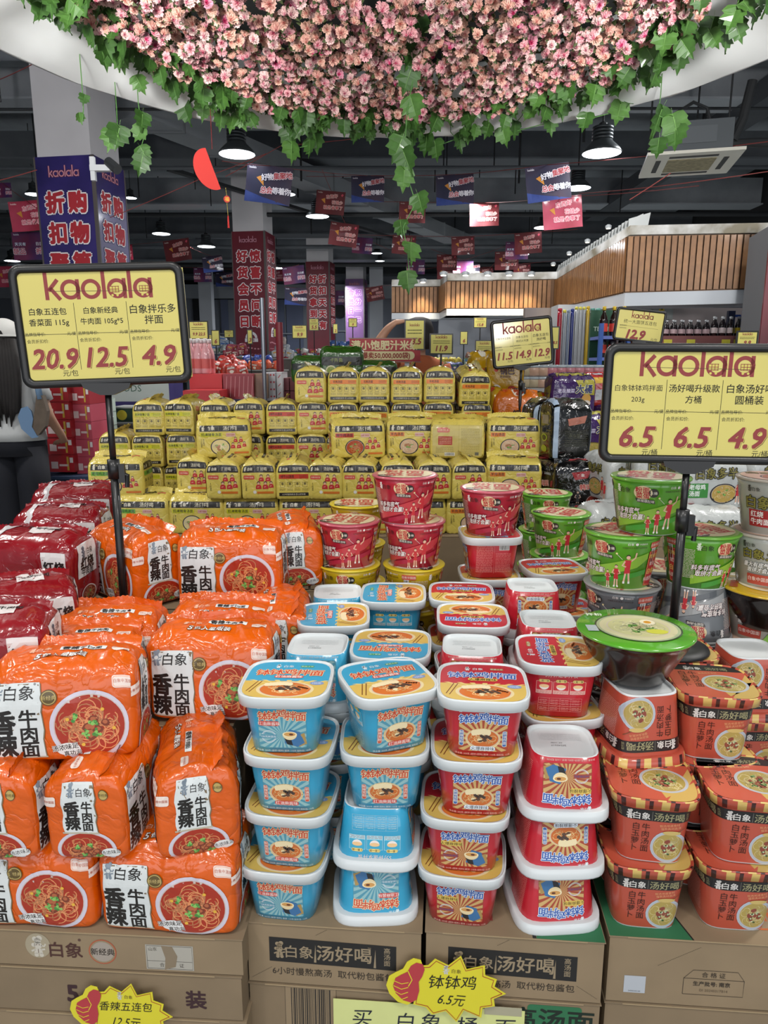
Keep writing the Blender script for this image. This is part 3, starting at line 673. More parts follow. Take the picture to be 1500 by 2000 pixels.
FLAV = {'pork': ('#c8c61e', '#2a2a12', '招牌猪骨汤面', '#d9c98c', '#e6dfbe'), 'beef': ('#c33a22', '#3a0c08', '辣牛肉汤面', '#a8431a', '#d99a5c'),
        'lamb': ('#dd7a1e', '#3a1a08', '羊肉汤面', '#cfae8c', '#e6d2bc'), 'hen': ('#6aa82e', '#16300c', '老母鸡汤面', '#d9a94c', '#ecd08c')}
def make_soup_pouch(fl, seed):
    W, D, H = .200, .125, .132; root = obj('noodle_pouch', None); fn = soft(W, D, H, seed, n=17, amp=.0017, pinch=.30)
    film = film_mat('#d4c05a', .32, .35, .08)
    body = pouch_body(fn, W, D, H, film, root, .009); pouch_seal(W, D, H, film, root, seed, .042, .5, .02)
    tc, tt, name, soup, nood = FLAV[fl]; out = {}; g = 9
    A = lambda f, w, h: (lambda x, y, L: fn(f, max(-1, min(1, x/w)), max(-1, min(1, y/h)), .0007+.0002*L))
    def band(a, x0, x1, k):
        a.rect(x0, 32, x1, 54, '#191713', 1); m = (x0+x1)/2; w = x1-x0
        a_emblem(a, x0+w*.07, 43, 1.15*k, '#d9d2bc', '#191713', 2); a.text('白象', x0+w*.235, 43, 13*k, '#e6e0cc', 2, bold=.03)
        a.line([(x0+w*.385, 35), (x0+w*.385, 51)], .7, '#9a958a', 2); a.text('汤好喝', x0+w*.62, 43, 15.5*k, '#cfc9b4', 2, bold=.02, shear=.05); a.vtext('高汤面', x1-w*.06, 48, 4.6, '#cfc9b4', 2)
    a = Art(); a.rect(-92, -58, 92, 58, '#bfae62', .3); a.line([(6, -58), (6, 58)], 1.2, '#a8984e', 1)
    a.rrect(-74, 30, -28, 48, 4, '#c4685a', 1.4); a.text('白象中国面', -51, 39, 8, '#ecd2b4', 2.4); a.rect(-70, -16, -18, 16, '#a8382c', 1.4); a.lines(-66, -12, -22, 12, 4, '#e0c8a0', 2.4, 1.2)
    a.lines(-78, -46, -12, -22, 5, '#6a5f2c', 1.4, 1.2); a.barcode(-46, -56, -8, -44, 2); a.lines(14, -50, 84, 46, 20, '#8a8040', 1.4, 1.4); a.rect(66, -54, 80, -42, '#5a5a50', 2)
    a.bake_into(out, A('k', W*500, H*500), g, g)
    for f in 'f':
        a = Art(); band(a, -88, 90, 1.12)
        a.rect(-86, 12, -86+len(name)*13.5, 27, tc, 1.3); a.text(name, -86+len(name)*6.75, 20, 12.4, tt, 2.3, bold=.03)
        a_food(a, -14, -26, 36, '#22201c', soup, nood, '#b07a58', '#5c8a3a', 1.3, .84, 34, seed, 7, 3)
        for x, y, k in ((42, 2, 1.5), (62, 2, 1.5), (32, -20, 1.7), (54, -20, 1.7), (74, -16, 1.5)): a_bust(a, x, y, k, 3.5-.1*y*.2)
        a.rrect(8, 12, 42, 26, 3, '#cfa79c', 2); a.text('白象中国面', 25, 19, 6, '#a5302a', 3); a.vtext('6小时慢熬', -82, 2, 6.4, '#2a2418', 2); a.vtext('匠心高汤', -74, 2, 6.4, '#2a2418', 2)
        a.rect(36, -52, 90, -45, '#c66a1c', 5)
        a.bake_into(out, A(f, W*500, H*500), g, g)
    a = Art(); band(a, -56, 56, .78)                 # people end
    a.rrect(-52, 8, -14, 22, 3, '#c4443a', 1.4); a.text('白象中国面', -33, 15, 6.4, '#ecd2b4', 2.4, bold=.02)
    for x, y, k in ((10, 14, 1.9), (34, 14, 1.9), (0, -12, 2.1), (24, -12, 2.1), (44, -10, 1.8)): a_bust(a, x, y, k, 3-.02*y)
    a.rect(-6, -44, 52, -36, '#c66a1c', 5); a.disc(-14, -38, 6, '#dedad0', 5.5); a.vtext('6小时慢熬', -44, -6, 6.2, '#2a2418', 2)
    a.bake_into(out, A('l', D*500, H*500), g, g)
    a = Art(); band(a, -56, 56, .78)                 # cooking-steps end
    a.rect(-52, 10, 52, 26, tc, 1.3); a.text(name, -22, 18.4, 11.2, tt, 2.3, bold=.03, sx=.86); a.lines(20, 13, 50, 24, 3, tt, 2.3, 1)
    for i in range(4):
        x = -40+i*26.5
        a.line([(x-9, -2), (x+9, -2), (x+7, -20), (x-7, -20), (x-9, -2)], 1, '#4a4222', 2); a.disc(x, -8, 4.4, '#6a5f2c', 2); a.lines(x-10, -33, x+10, -24, 2, '#4a4222', 2, 1)
    a.rect(-52, -52, 52, -40, '#191713', 1.3); a.text('6小时慢熬高汤 匠心好味道', 0, -46, 7, '#cfc9b4', 2.3)
    a.bake_into(out, A('r', D*500, H*500), g, g)
    a = Art(); a.rect(-60, -26, 50, -12, '#191713', 1); a.text('汤好喝', 0, -19, 11, '#cfc9b4', 2); a.text('5包入量贩装', 0, -38, 12, '#4a2a14', 2, bold=.02)
    a.rrect(56, -34, 88, -20, 3, '#c4604a', 1.4)
    for i in range(5): a.rect(-70+i*30, 10, -52+i*30, 22, ('#2a2418', '#b9472e', '#8a7c34', '#2a2418', '#8a7c34')[i], 1)
    a.bake_into(out, A('t', W*500, D*500), g, g)
    finish(out, 'printed_label', body)
    return root
def make_bag(key, base, W, D, H, seed, paint=None, coat=.9, amp=.0022, rough=.22, seal=(.024, .5, .1), name='snack_bag', paint_side=None):
    def mk():
        root = obj(name, None); fn = soft(W, D, H, seed, n=(10 if name == 'noodle_bag' or name == 'noodle_pouch' else 6), amp=amp, pinch=.22)
        film = film_mat(base, rough, coat, .15, .55)
        body = pouch_body(fn, W, D, H, film, root, .011); pouch_seal(W, D, H, film, root, seed, *seal)
        out = {}
        A = lambda f, w, h: (lambda x, y, L: fn(f, max(-1, min(1, x/w)), max(-1, min(1, y/h)), .0009+.00025*L))
        for f in 'frlkt':
            a = Art(); p = paint_side if f in 'rl' and paint_side else paint
            w = W if f in 'fkt' else D; h = H if f != 't' else D
            p(a, w*500, h*500, f)
            if a.it: a.bake_into(out, A(f, w*500, h*500), 11, 11)
        if out: finish(out, 'printed_label', body)
        return root
    return mk
# ---------------------------------------------------------------- the hall
CEIL = 6.0
KRAFT = '#8f7c61'
def plain_box(name, a, b, m, parent=None, rot=None, loc=None):
    o = MB().box(a, b).build(name, m, parent)
    if loc is not None: o.location = loc
    if rot is not None: o.rotation_euler = (0, 0, rot)
    return o
struct(plain_box('floor', (-22, -3, FZ-.1), (22, 46, FZ), mat('#8c8e8c', .35, .2, nz=.12, scale=3)))
struct(plain_box('ceiling', (-22, -3, CEIL), (22, 46, CEIL+.1), mat('#969ca2', .9, nz=.2, scale=2)))
struct(plain_box('wall_back', (-22, 34, FZ), (22, 34.2, CEIL), mat('#7d828c', .9, nz=.05, scale=1)))
struct(plain_box('wall_right', (9.2, 6.2, 2.9), (9.4, 34, CEIL), mat('#17181a', .9, nz=.3, scale=2)))
struct(plain_box('wall_left', (-21.9, -3, FZ), (-21.7, 34, CEIL), mat('#6d7076', .9, nz=.05, scale=1)))
# ceiling beams across the hall
for i, (y, z0, h, c) in enumerate(((9.6, 5.1, .55, '#62676c'), (12.0, 5.25, .45, '#989da2'), (15.0, 5.2, .5, '#5a5f64'), (18.5, 5.1, .6, '#8e9398'), (22.5, 5.1, .6, '#55595e'), (27, 5.0, .7, '#7c8187'), (31, 5.0, .7, '#33373b'))):
    b = plain_box('ceiling_beam', (-20, y, z0), (20, y+.4, z0+h), mat(c, .85, nz=.15, scale=3)); struct(b)
    MB().box((-20, y-.12, z0-.03), (20, y+.52, z0)).build('lower_flange', mat(c, .8), b)
# conduits, pipes and threaded rods
for i, (y, z, r) in enumerate(((8.6, 4.75, .03), (10.8, 4.7, .02), (13.4, 4.6, .035), (16.8, 4.5, .05), (20.5, 4.4, .05), (24, 4.4, .07))):
    tag(MB().tube([(-20, y, z), (20, y, z+.05)], r, 8).build('ceiling_pipe', mat('#202326' if i % 2 else '#4e5358', .6)), ('thin pipe crossing the ceiling, %s counted from the canopy' % ('first', 'second', 'third', 'fourth', 'fifth', 'sixth')[i]), 'pipe')
def slanted(name, p, q, w, h, m):
    d = (q-p); L = d.length; d.normalize(); s = d.cross(Vector((0, 0, 1))).normalized(); u = s.cross(d)
    mb = MB(); vs = [p+s*a*w/2+u*b*h/2 for a, b in ((-1,-1),(1,-1),(1,1),(-1,1))]+[q+s*a*w/2+u*b*h/2 for a, b in ((-1,-1),(1,-1),(1,1),(-1,1))]
    mb.add(vs, [(0,1,2,3),(7,6,5,4),(0,4,5,1),(1,5,6,2),(2,6,7,3),(3,7,4,0)])
    return mb.build(name, m)
duct = slanted('air_duct', atz(250, 205, 4.85), atz(905, 472, 4.85), .5, .32, mat('#8b9094', .6, nz=.1, scale=2))
tag(duct, 'long grey air duct running diagonally under the ceiling behind the first column', 'duct')
for i in range(9):
    p = atz(250, 205, 4.85).lerp(atz(905, 472, 4.85), (i+.5)/9); MB().box((p.x-.3, p.y-.02, p.z-.19), (p.x+.3, p.y+.02, p.z+.19)).build('duct_collar', mat('#6c7175', .6), duct)
tag(slanted('cable_tray', atz(330, 330, 4.7), atz(800, 475, 4.7), .12, .06, mat('#2b2e31', .7)), 'dark cable tray running diagonally below the grey air duct', 'cable tray')
tag(slanted('roof_duct', atz(1600, 120, 5.2), atz(1160, 420, 5.2), .45, .3, mat('#44484d', .8, nz=.1, scale=2)), 'dark grey duct slanting down behind the ceiling air conditioner', 'duct')
rodm = mat('#1b1d1f', .7)
for i in range(46):
    x = random.uniform(-7, 7); y = random.uniform(8.5, 22)
    if abs(x) < .3: continue
    o = MB().tube([(x, y, random.uniform(4.5, 4.75)), (x, y, CEIL)], .012+.008*(i % 4 == 0), 6).build('hanger_rod', rodm); o['kind'] = 'structure'
# columns: white shafts dressed with printed boards
VX = R(-9)
def column(px0, px1, pytop, w, bcol, big, small, label, ztop=CEIL, dark='#1a1240', out='#efe8ea', red='#b02a34', cols=2):
    zd = w*FPX/(px1-px0); F = zd/cp_*.985
    c = at((px0+px1)/2, pytop, F); zt = c.z
    t = thing('display_column', label, 'column', (c.x, F, 0), VX)
    MB().box((-w/2, 0, FZ), (w/2, w*.95, ztop)).build('shaft', mat('#cfcdd0', .8, nz=.06, scale=2), t)
    for k in (0, 1):
        ww = w if k == 0 else w*.95
        panel = MB().box((-ww/2-.02, -.03, FZ), (ww/2+.02, 0, zt)).build('printed_board', mat(bcol, .45, .2, nz=.25, scale=1.2, col2=dark), t)
        edge = MB().box((-ww/2-.035, -.035, FZ), (-ww/2-.015, .01, zt)).box((ww/2+.015, -.035, FZ), (ww/2+.035, .01, zt)).build('board_edge', mat('#56504e', .6), panel)
        a = Art(); W = ww*1000; ch = W*.30
        a_kaolala(a, 0, zt*1000-W*.33, W*.105, '#c98a9a', 1, out='#5a1a2c')
        for j in range(2):
            s = big[1-j] if len(big) > 1 else big[0]
            for i, q in enumerate(big[j]):
                y = zt*1000-W*.74-i*W*.50; x = (j-.5)*W*.42
                a.text(q, x, y, W*.36, red, 3, bold=.09, out=out, ow=.065)
                a.text(q, x, y, W*.36, dark, 1.6, bold=.24)
        if small:
            yb = zt*1000-W*(.74+len(big[0])*.5)
            a.poly(arc(0, yb-W*.02, W*.2, 0, 180, 16), '#dcd6da', 1); a.poly(arc(0, yb-W*.02, W*.12, 0, 180, 16), bcol, 1.6); a.poly([(-W*.06, yb), (0, yb+W*.09), (W*.06, yb)], '#c4c6d2', 2)
            a.rect(-W*.22, yb-W*.14, W*.22, yb-W*.03, '#dcd6da', 1); a.text(small, 0, yb-W*.085, W*.1, '#7a2a3a', 2, bold=.03)
            for i in range(7): a.disc(-W*.33+i*W*.11, yb-W*.34+sin(i)*W*.02, W*.035, '#c98a94', 1, .7); a.line([(-W*.38+i*W*.11, yb-W*.55), (-W*.3+i*W*.11, yb-W*.52)], W*.012, '#c98a94', 1)
        out_ = a.bake_into({}, flatfn((0, -.031, 0), (1, 0, 0), (0, 0, 1), (0, -1, 0), step=.0009, base=.001)); pr = finish(out_, 'board_print', panel, flat)
        if k == 1: panel.location = (w/2+.015, w*.47, 0); panel.rotation_euler = (0, 0, pi/2)
    return t, F
column(72, 178, 306, .70, '#3a2c78', ('折扣聚划算', '购物第一站'), '', 'purple column board with large red and white characters behind the left price sign', dark='#15104a')
column(455, 514, 452, .70, '#6e1426', ('好货会员日', '惊喜不间断'), '惠购', 'dark red column board standing left of centre behind the orange snacks', dark='#5a0e1e')
column(599, 641, 511, .70, '#721626', ('好货拿到手', '折扣天天有'), '', 'narrower dark red column board farther back near the middle', dark='#5a0e1e')
column(676, 709, 545, .70, '#6b4778', ('会员日享', '积分一元'), '', 'pale purple column board farthest back before the white column', dark='#7b5a86', out='#b99cc0', red='#7a4684')
# bare white columns at the back
def bare_column(x0, x1, F, label):
    a = at(x0, 700, F); b = at(x1, 700, F)
    t = thing('bare_column', label, 'column', ((a.x+b.x)/2, F, 0)); w = b.x-a.x
    MB().box((-w/2, 0, FZ), (w/2, w, CEIL)).build('shaft', mat('#a9adb3', .8, nz=.05, scale=2), t)
    MB().box((-w/2-.04, -.04, FZ), (w/2+.04, w+.04, .2)).build('base_plinth', mat('#8b8f94', .8), t)
bare_column(394, 418, 28, 'white column left of the first red column board')
bare_column(722, 748, 28, 'plain white column right of the pale purple board')
t = thing('display_column', 'dark red board with white characters cut by the right edge', 'column', (at(1502, 600, 5.2).x+.33, 5.2, 0), R(-12))
MB().box((-.33, 0, FZ), (.33, .6, 2.2)).build('shaft', mat('#5d5f63', .8), t)
pn = MB().box((-.35, -.03, FZ), (.35, 0, 2.22)).build('printed_board', mat('#701626', .45, .2, nz=.2, scale=2, col2='#5a0e1e'), t)
a = Art()
for i, q in enumerate('好货天天折扣'): a.text(q, -180, 2020-i*240, 220, '#b02a34', 3, bold=.05, out='#efe8ea', ow=.055)
a.disc(-250, 1345, 60, '#d7a9b0', 1); a.text('S', -250, 1345, 100, '#8a2a38', 2, bold=.05)
a.text('领购物手册', -250, 1180, 70, '#c9b45a', 2, bold=.05); a.text('惠享天天', -270, 1070, 50, '#e0ccd0', 2, bold=.03)
finish(a.bake_into({}, flatfn((0, -.031, 0), (1, 0, 0), (0, 0, 1), (0, -1, 0), step=.0009, base=.001)), 'board_print', pn, flat)
# back wall: dark openings and grey-blue panes
for i, (x0, x1, y0, y1, c, n) in enumerate(((428, 452, 585, 720, '#59617a', 1), (520, 596, 585, 720, '#59617a', 2), (642, 676, 580, 720, '#565e76', 1), (373, 394, 572, 650, '#101114', 1), (795, 862, 605, 690, '#6a6f80', 1))):
    a_, b_ = at(x0, y0, 33.9), at(x1, y1, 33.9); w = struct(obj('window_%d' % (i+1), None)); w['kind'] = 'structure'
    MB().box((a_.x-.3, 33.86, a_.z), (b_.x+.3, 33.97, a_.z+.55)).build('dark_head', mat('#15161a', .9), w)
    for k in range(n):
        u0 = a_.x+(b_.x-a_.x)*k/n; u1 = a_.x+(b_.x-a_.x)*(k+1)/n
        MB().box((u0+.05, 33.9, b_.z), (u1-.05, 33.98, a_.z)).build('pane', mat(c, .5), w)
    MB().box((a_.x-.1, 33.8, a_.z-1.55), (b_.x+.1, 33.88, a_.z-1.5)).build('rail', mat('#8f949c', .6), w)
for i, (x, y) in enumerate(((529, 607), (663, 607))):
    p = at(x, y, 33.7); t = thing('wall_fan', 'round dark opening high on the back wall, %s' % ('beside the first red column', 'beside the purple column')[i], 'vent', p)
    r = MB().lathe([(.24, -.04), (.30, -.04), (.30, .04), (.22, .02), (.02, .0)], 24).build('ring', mat('#0b0b0d', .7), t); r.rotation_euler = (pi/2, 0, 0)
struct(plain_box('trim_1', (at(0, 570, 33.6).x-3, 33.5, at(0, 556, 33.6).z-.6), (at(860, 570, 33.6).x, 33.7, at(0, 556, 33.6).z), mat('#9ea3aa', .8)))
# ---- timber-clad bulkhead on the right with its white soffit band
def wallstrip(pts, z0, z1, th):
    mb = MB(); n = len(pts)
    Z0 = z0 if isinstance(z0, list) else [z0]*n; Z1 = z1 if isinstance(z1, list) else [z1]*n
    for i in range(n-1):
        (x0, y0), (x1, y1) = pts[i], pts[i+1]
        d = Vector((x1-x0, y1-y0, 0)).normalized(); nn = Vector((-d.y, d.x, 0))*th
        p0, p1, q0, q1 = Z0[i], Z0[i+1], Z1[i], Z1[i+1]
        mb.add([(x0, y0, p0), (x1, y1, p1), (x1, y1, q1), (x0, y0, q0), (x0+nn.x, y0+nn.y, p0), (x1+nn.x, y1+nn.y, p1), (x1+nn.x, y1+nn.y, q1), (x0+nn.x, y0+nn.y, q0)], [(0,1,2,3),(5,4,7,6),(4,0,3,7),(1,5,6,2),(3,2,6,7),(4,5,1,0)])
    return mb
ZB0 = 1.84
# bottom edge in the photo: (1500,570) (1235,572) (1085,603) then the far run (1085,603)-(862,605)
def at_h(px, z, py): p = atz(px, py, z); return (p.x, p.y)
BK = [at_h(765, ZB0, 612), at_h(858, ZB0, 612), at_h(872, ZB0, 604), at_h(1082, ZB0, 604), at_h(1218, ZB0, 573), (at_h(1500, ZB0, 563)[0]+.6, at_h(1500, ZB0, 563)[1]-.08)]
ZT = [at(750, py, F).z for py, F in ((560, BK[0][1]), (560, BK[1][1]), (549, BK[2][1]), (546, BK[3][1]), (461, BK[4][1]), (454, BK[5][1]))]; ZB1 = ZT[3]
bk = obj('wall_bulkhead', None); struct(bk)
wallstrip(BK, ZB0, ZT, .35).build('core_panel', mat('#7a5636', .6, nz=.15, scale=3), bk)
BK1 = [(x-.0, y-.03) for x, y in BK]
wm = [mat('#9a6c40', .5, .15, nz=.25, scale=14), mat('#8f6238', .5, .15, nz=.25, scale=11)]
slats = MB(); nsl = 0
for i in range(len(BK1)-1):
    (x0, y0), (x1, y1) = BK1[i], BK1[i+1]; L = math.hypot(x1-x0, y1-y0); d = Vector(((x1-x0)/L, (y1-y0)/L, 0))
    step = .05; n = int(L/step)
    for k in range(n):
        s = k*step
        a_, b_ = Vector((x0, y0, 0))+d*s, Vector((x0, y0, 0))+d*(s+.038); nn = Vector((d.y, -d.x, 0))*.014
        zt_ = ZT[i]+(ZT[i+1]-ZT[i])*k/n-.01
        vs = [(*(p+q).xy, z) for z in (ZB0+.01, zt_) for p, q in ((a_, nn*0), (a_, nn), (b_, nn), (b_, nn*0))]
        slats.add(vs, [(0,1,5,4),(1,2,6,5),(2,3,7,6),(0,3,2,1),(4,5,6,7)], (k*7 % 3) % 2)
so = slats.build('slat_cladding', wm, bk); so['kind'] = 'stuff'
wallstrip([(x, y-.04) for x, y in BK], [ZB0-(.07 if i < 4 else .11) for i in range(6)], ZB0, .4).build('soffit_band', mat('#b9c0c8', .5, .3), bk)
cp = wallstrip([(x, y-.06) for x, y in BK], ZT, [z+.075 for z in ZT], .5).build('plaster_coping', mat('#e0e2e2', .8, nz=.45, scale=4, col2='#86806f'), bk)
for i in range(26):                                # curled paper leaves on the slanting coping
    t_ = i/26; x = BK[3][0]+(BK[4][0]-BK[3][0])*t_; y = BK[3][1]+(BK[4][1]-BK[3][1])*t_
    MB().add([(0, 0, 0), (.16, -.02, .01), (.2, .05, .10+.03*(i % 3)), (.02, .06, .08), (0, .1, 0), (.17, .1, .02)], [(0,1,2,3), (3,2,5,4)]).build('torn_flap', mat('#aeb2b2', .8), bk).location = (x, y-.1, ZT[3]+(ZT[4]-ZT[3])*t_+.07)
# small downlights along the coping and under it (they wash the timber)
k_ = 0
for (px, py) in ((866, 549), (909, 548), (952, 547), (994, 546), (1037, 545), (826, 556)):
    p = at(px, py, BK[3][1]-.26 if px > 860 else BK[0][1]-.24); k_ += 1
    t = thing('downlight', 'small lit downlight above the far timber panel, %s from its left end' % ('first', 'second', 'third', 'fourth', 'fifth', 'outermost')[k_-1], 'downlight', (p.x, p.y, ZT[2]+.03))
    MB().lathe([(.032, 0), (.04, .0), (.042, .03), (.02, .04)], 14).build('housing', mat('#9aa0a4', .4), t); MB().lathe([(.001, -.002), (.03, -.006)], 14, caps=False).build('lens', mat('#fff4dc', emit=6.), t)
    l = bpy.data.lights.new('downlight_beam', 'SPOT'); l.energy = 20; l.color = (1, .86, .62); l.spot_size = R(62); l.spot_blend = .8; l.shadow_soft_size = .05
    lo = obj('beam', l, t); lo.location = (0, 0, -.03); lo.rotation_euler = (R(30), 0, 0)
for i in range(4):
    t_ = .25+i*.25; x = BK[3][0]+(BK[4][0]-BK[3][0])*t_; y = BK[3][1]+(BK[4][1]-BK[3][1])*t_
    l = bpy.data.lights.new('downlight_beam', 'SPOT'); l.energy = 16; l.color = (1, .86, .62); l.spot_size = R(60); l.spot_blend = .8; l.shadow_soft_size = .05
    t = thing('downlight', 'small downlight on the slanting timber panel, %s from the back' % ('first', 'second', 'third', 'fourth')[i], 'downlight', (x-.22, y-.18, ZT[3]+(ZT[4]-ZT[3])*t_+.03))
    MB().lathe([(.018, 0), (.024, .0), (.026, .02), (.01, .03)], 12).build('housing', mat('#9aa0a4', .4), t); MB().lathe([(.001, -.002), (.018, -.004)], 12, caps=False).build('lens', mat('#fff4dc', emit=4.), t)
    lo = obj('beam', l, t); lo.location = (0, 0, -.03)
# store-room wall under the bulkhead
struct(plain_box('wall_service', (BK[4][0]-.6, BK[4][1]+1.3, FZ), (BK[5][0]+1, BK[4][1]+1.4, ZB0-.02), mat('#8a8180', .9, nz=.05, scale=2)))
struct(plain_box('wall_pantry', (BK[1][0], BK[3][1]+.7, FZ), (BK[3][0]+.6, BK[3][1]+.8, ZB0-.02), mat('#9aa0a8', .9, nz=.05, scale=2)))
struct(plain_box('trim_2', (BK[4][0]-.35, BK[4][1]+.9, FZ), (BK[4][0]-.1, BK[4][1]+1.2, ZB0-.02), mat('#b5bac0', .8)))
p0 = at(1266, 578, BK[4][1]+1.25); p1 = at(1306, 625, BK[4][1]+1.25)
t = thing('electrical_cabinet', 'grey wall cabinet with a yellow warning triangle above the dark bottles', 'cabinet', (p0.x, p0.y, p1.z))
w_, h_ = p1.x-p0.x, p0.z-p1.z
MB().box((0, -.1, 0), (w_, .04, h_)).build('body', mat('#7f8482', .6), t); d_ = MB().box((.02, -.115, .02), (w_-.02, -.1, h_-.02)).build('door', mat('#868b88', .6), t)
a = Art(); a.poly([(w_*330, h_*350), (w_*600, h_*350), (w_*465, h_*620)], '#c9b02c', 1); a.poly([(w_*400, h_*390), (w_*530, h_*390), (w_*465, h_*540)], '#3a3418', 2)
finish(a.bake_into({}, flatfn((0, -.116, 0), (1, 0, 0), (0, 0, 1), (0, -1, 0))), 'warning_sign', d_, flat)
# ---- high-bay lamps
def make_lamp():
    r = obj('high_bay_lamp', None)
    sh = MB().lathe([(.235, 0), (.24, .01), (.215, .05), (.13, .13), (.12, .15), (.10, .15)], 32, caps=False).build('shade', mat('#2c3032', .35, .3), r, True)
    MB().lathe([(.001, .012), (.2, .012), (.232, .002)], 32, caps=False).build('lit_lens', mat('#eef6ff', emit=7.), r)
    hs = MB()
    for i in range(4): hs.lathe([(.10, .15+i*.04), (.125, .155+i*.04), (.125, .18+i*.04), (.10, .185+i*.04)], 24)
    hs.build('heat_sink', mat('#3b4043', .4, metal=.5), r, True)
    MB().tube([(0, 0, .25), (0, 0, 1.9)], .012, 8).build('hanging_rod', rodm, r)
    MB().lathe([(.05, .31), (.05, .34), (.02, .36)], 12).build('cap', rodm, r)
    return r
LAMPS = [(463, 302, 66, 'large, beside the red paper ornament'), (1175, 300, 70, 'large, right of the hanging vine'), (1128, 368, 48, 'beside the right blue pennant'), (620, 423, 43, 'under the small red pennant'), (403, 482, 33, 'left of the first red column board'),
         (66, 380, 30, 'left of the purple column'), (561, 380, 30, 'behind the first blue pennant'), (228, 427, 26, 'right of the purple column'), (1063, 445, 38, 'below the brightly lit pennant'), (315, 457, 33, 'left of the middle, over the red pennant'),
         (255, 387, 22, 'small and high, right of the purple column'), (24, 510, 28, 'low at the left edge'), (736, 495, 20, 'small, right of the pennant strings'), (742, 510, 17, 'smallest, right of the pennant strings'), (1037, 480, 19, 'small, over the far timber panel'), (1023, 497, 20, 'small, lower over the far timber panel'), (541, 524, 26, 'far, between the two red columns')]
for px, py, w, lb in LAMPS:
    F = .47*FPX/w/.985; p = at(px, py, F); k_ = min(1, (4.6-CZ)/max(.1, p.z-CZ), 30/F); p = at(px, py, F*k_)
    stamp('lamp', make_lamp, 'hanging lamp with a dark shade, ' + lb, 'lamp', (p.x, p.y, p.z), scale=k_).children[-2].scale.z = (CEIL-p.z)/(1.9*k_)
for i, (x, y) in enumerate(((-4, 9.7), (1.6, 15), (4, 9.7), (-5, 18.8), (3, 22.4), (5, 18), (-2, 29), (7.2, 6.5))):   # light of the far rows of the same lamps
    l = bpy.data.lights.new('hall_lamp_light', 'AREA'); l.shape = 'DISK'; l.size = .5; l.energy = 230 if i < 7 else 90; l.color = (.93, .97, 1)
    obj('hall_lamp_light', l, None, (x, y, 4.38))
# ---- ceiling air conditioner
F = 8.3; p = at(1345, 322, F)
t = thing('ceiling_air_conditioner', 'white cassette air conditioner with a grey box hanging at upper right', 'air conditioner', (p.x, p.y, p.z), R(-14))
MB().box((-.36, -.36, .04), (.36, .36, .34)).build('casing', mat('#51565a', .7), t)
ln = MB().box((-.25, -.368, .12), (.2, -.36, .28)).build('access_panel', mat('#5b6064', .7), t)
fp = MB().add([(-.47, -.47, 0), (.47, -.47, 0), (.47, .47, 0), (-.47, .47, 0), (-.47, -.47, .03), (.47, -.47, .03), (.47, .47, .03), (-.47, .47, .03)], [(3,2,1,0),(4,5,6,7),(0,1,5,4),(1,2,6,5),(2,3,7,6),(3,0,4,7)]).build('face_panel', mat('#d2cfc2', .4), t)
MB().box((-.24, -.24, -.008), (.24, .24, 0)).build('intake_grille', mat('#9b9272', .8, nz=.4, scale=20), t)
for k, (x0, y0, x1, y1) in enumerate(((-.24, -.36, .24, -.31), (-.24, .31, .24, .36), (-.36, -.24, -.31, .24), (.31, -.24, .36, .24))):
    MB().box((x0, y0, -.006), (x1, y1, 0)).build('air_outlet', mat('#2c2c2a', .6), t)
MB().tube([(-.22, 0, .33), (-.18, 0, .52), (0, 0, .62), (.14, 0, .55), (.2, 0, .36)], .018, 8).build('hose', rodm, t)
for sx in (-1, 1): MB().tube([(sx*.4, .2, .05), (sx*.4, .2, CEIL-p.z)], .01, 6).build('hanger', rodm, t)
MB().tube([(.36, 0, .2), (.7, .1, .2), (1.4, .2, .16), (3.2, .3, .2)], [.03, .05, .05, .05], 10).tube([(.42, 0, .22), (.5, 0, .42), (.56, 0, .78)], .05, 10).build('lagged_pipe', rodm, t)
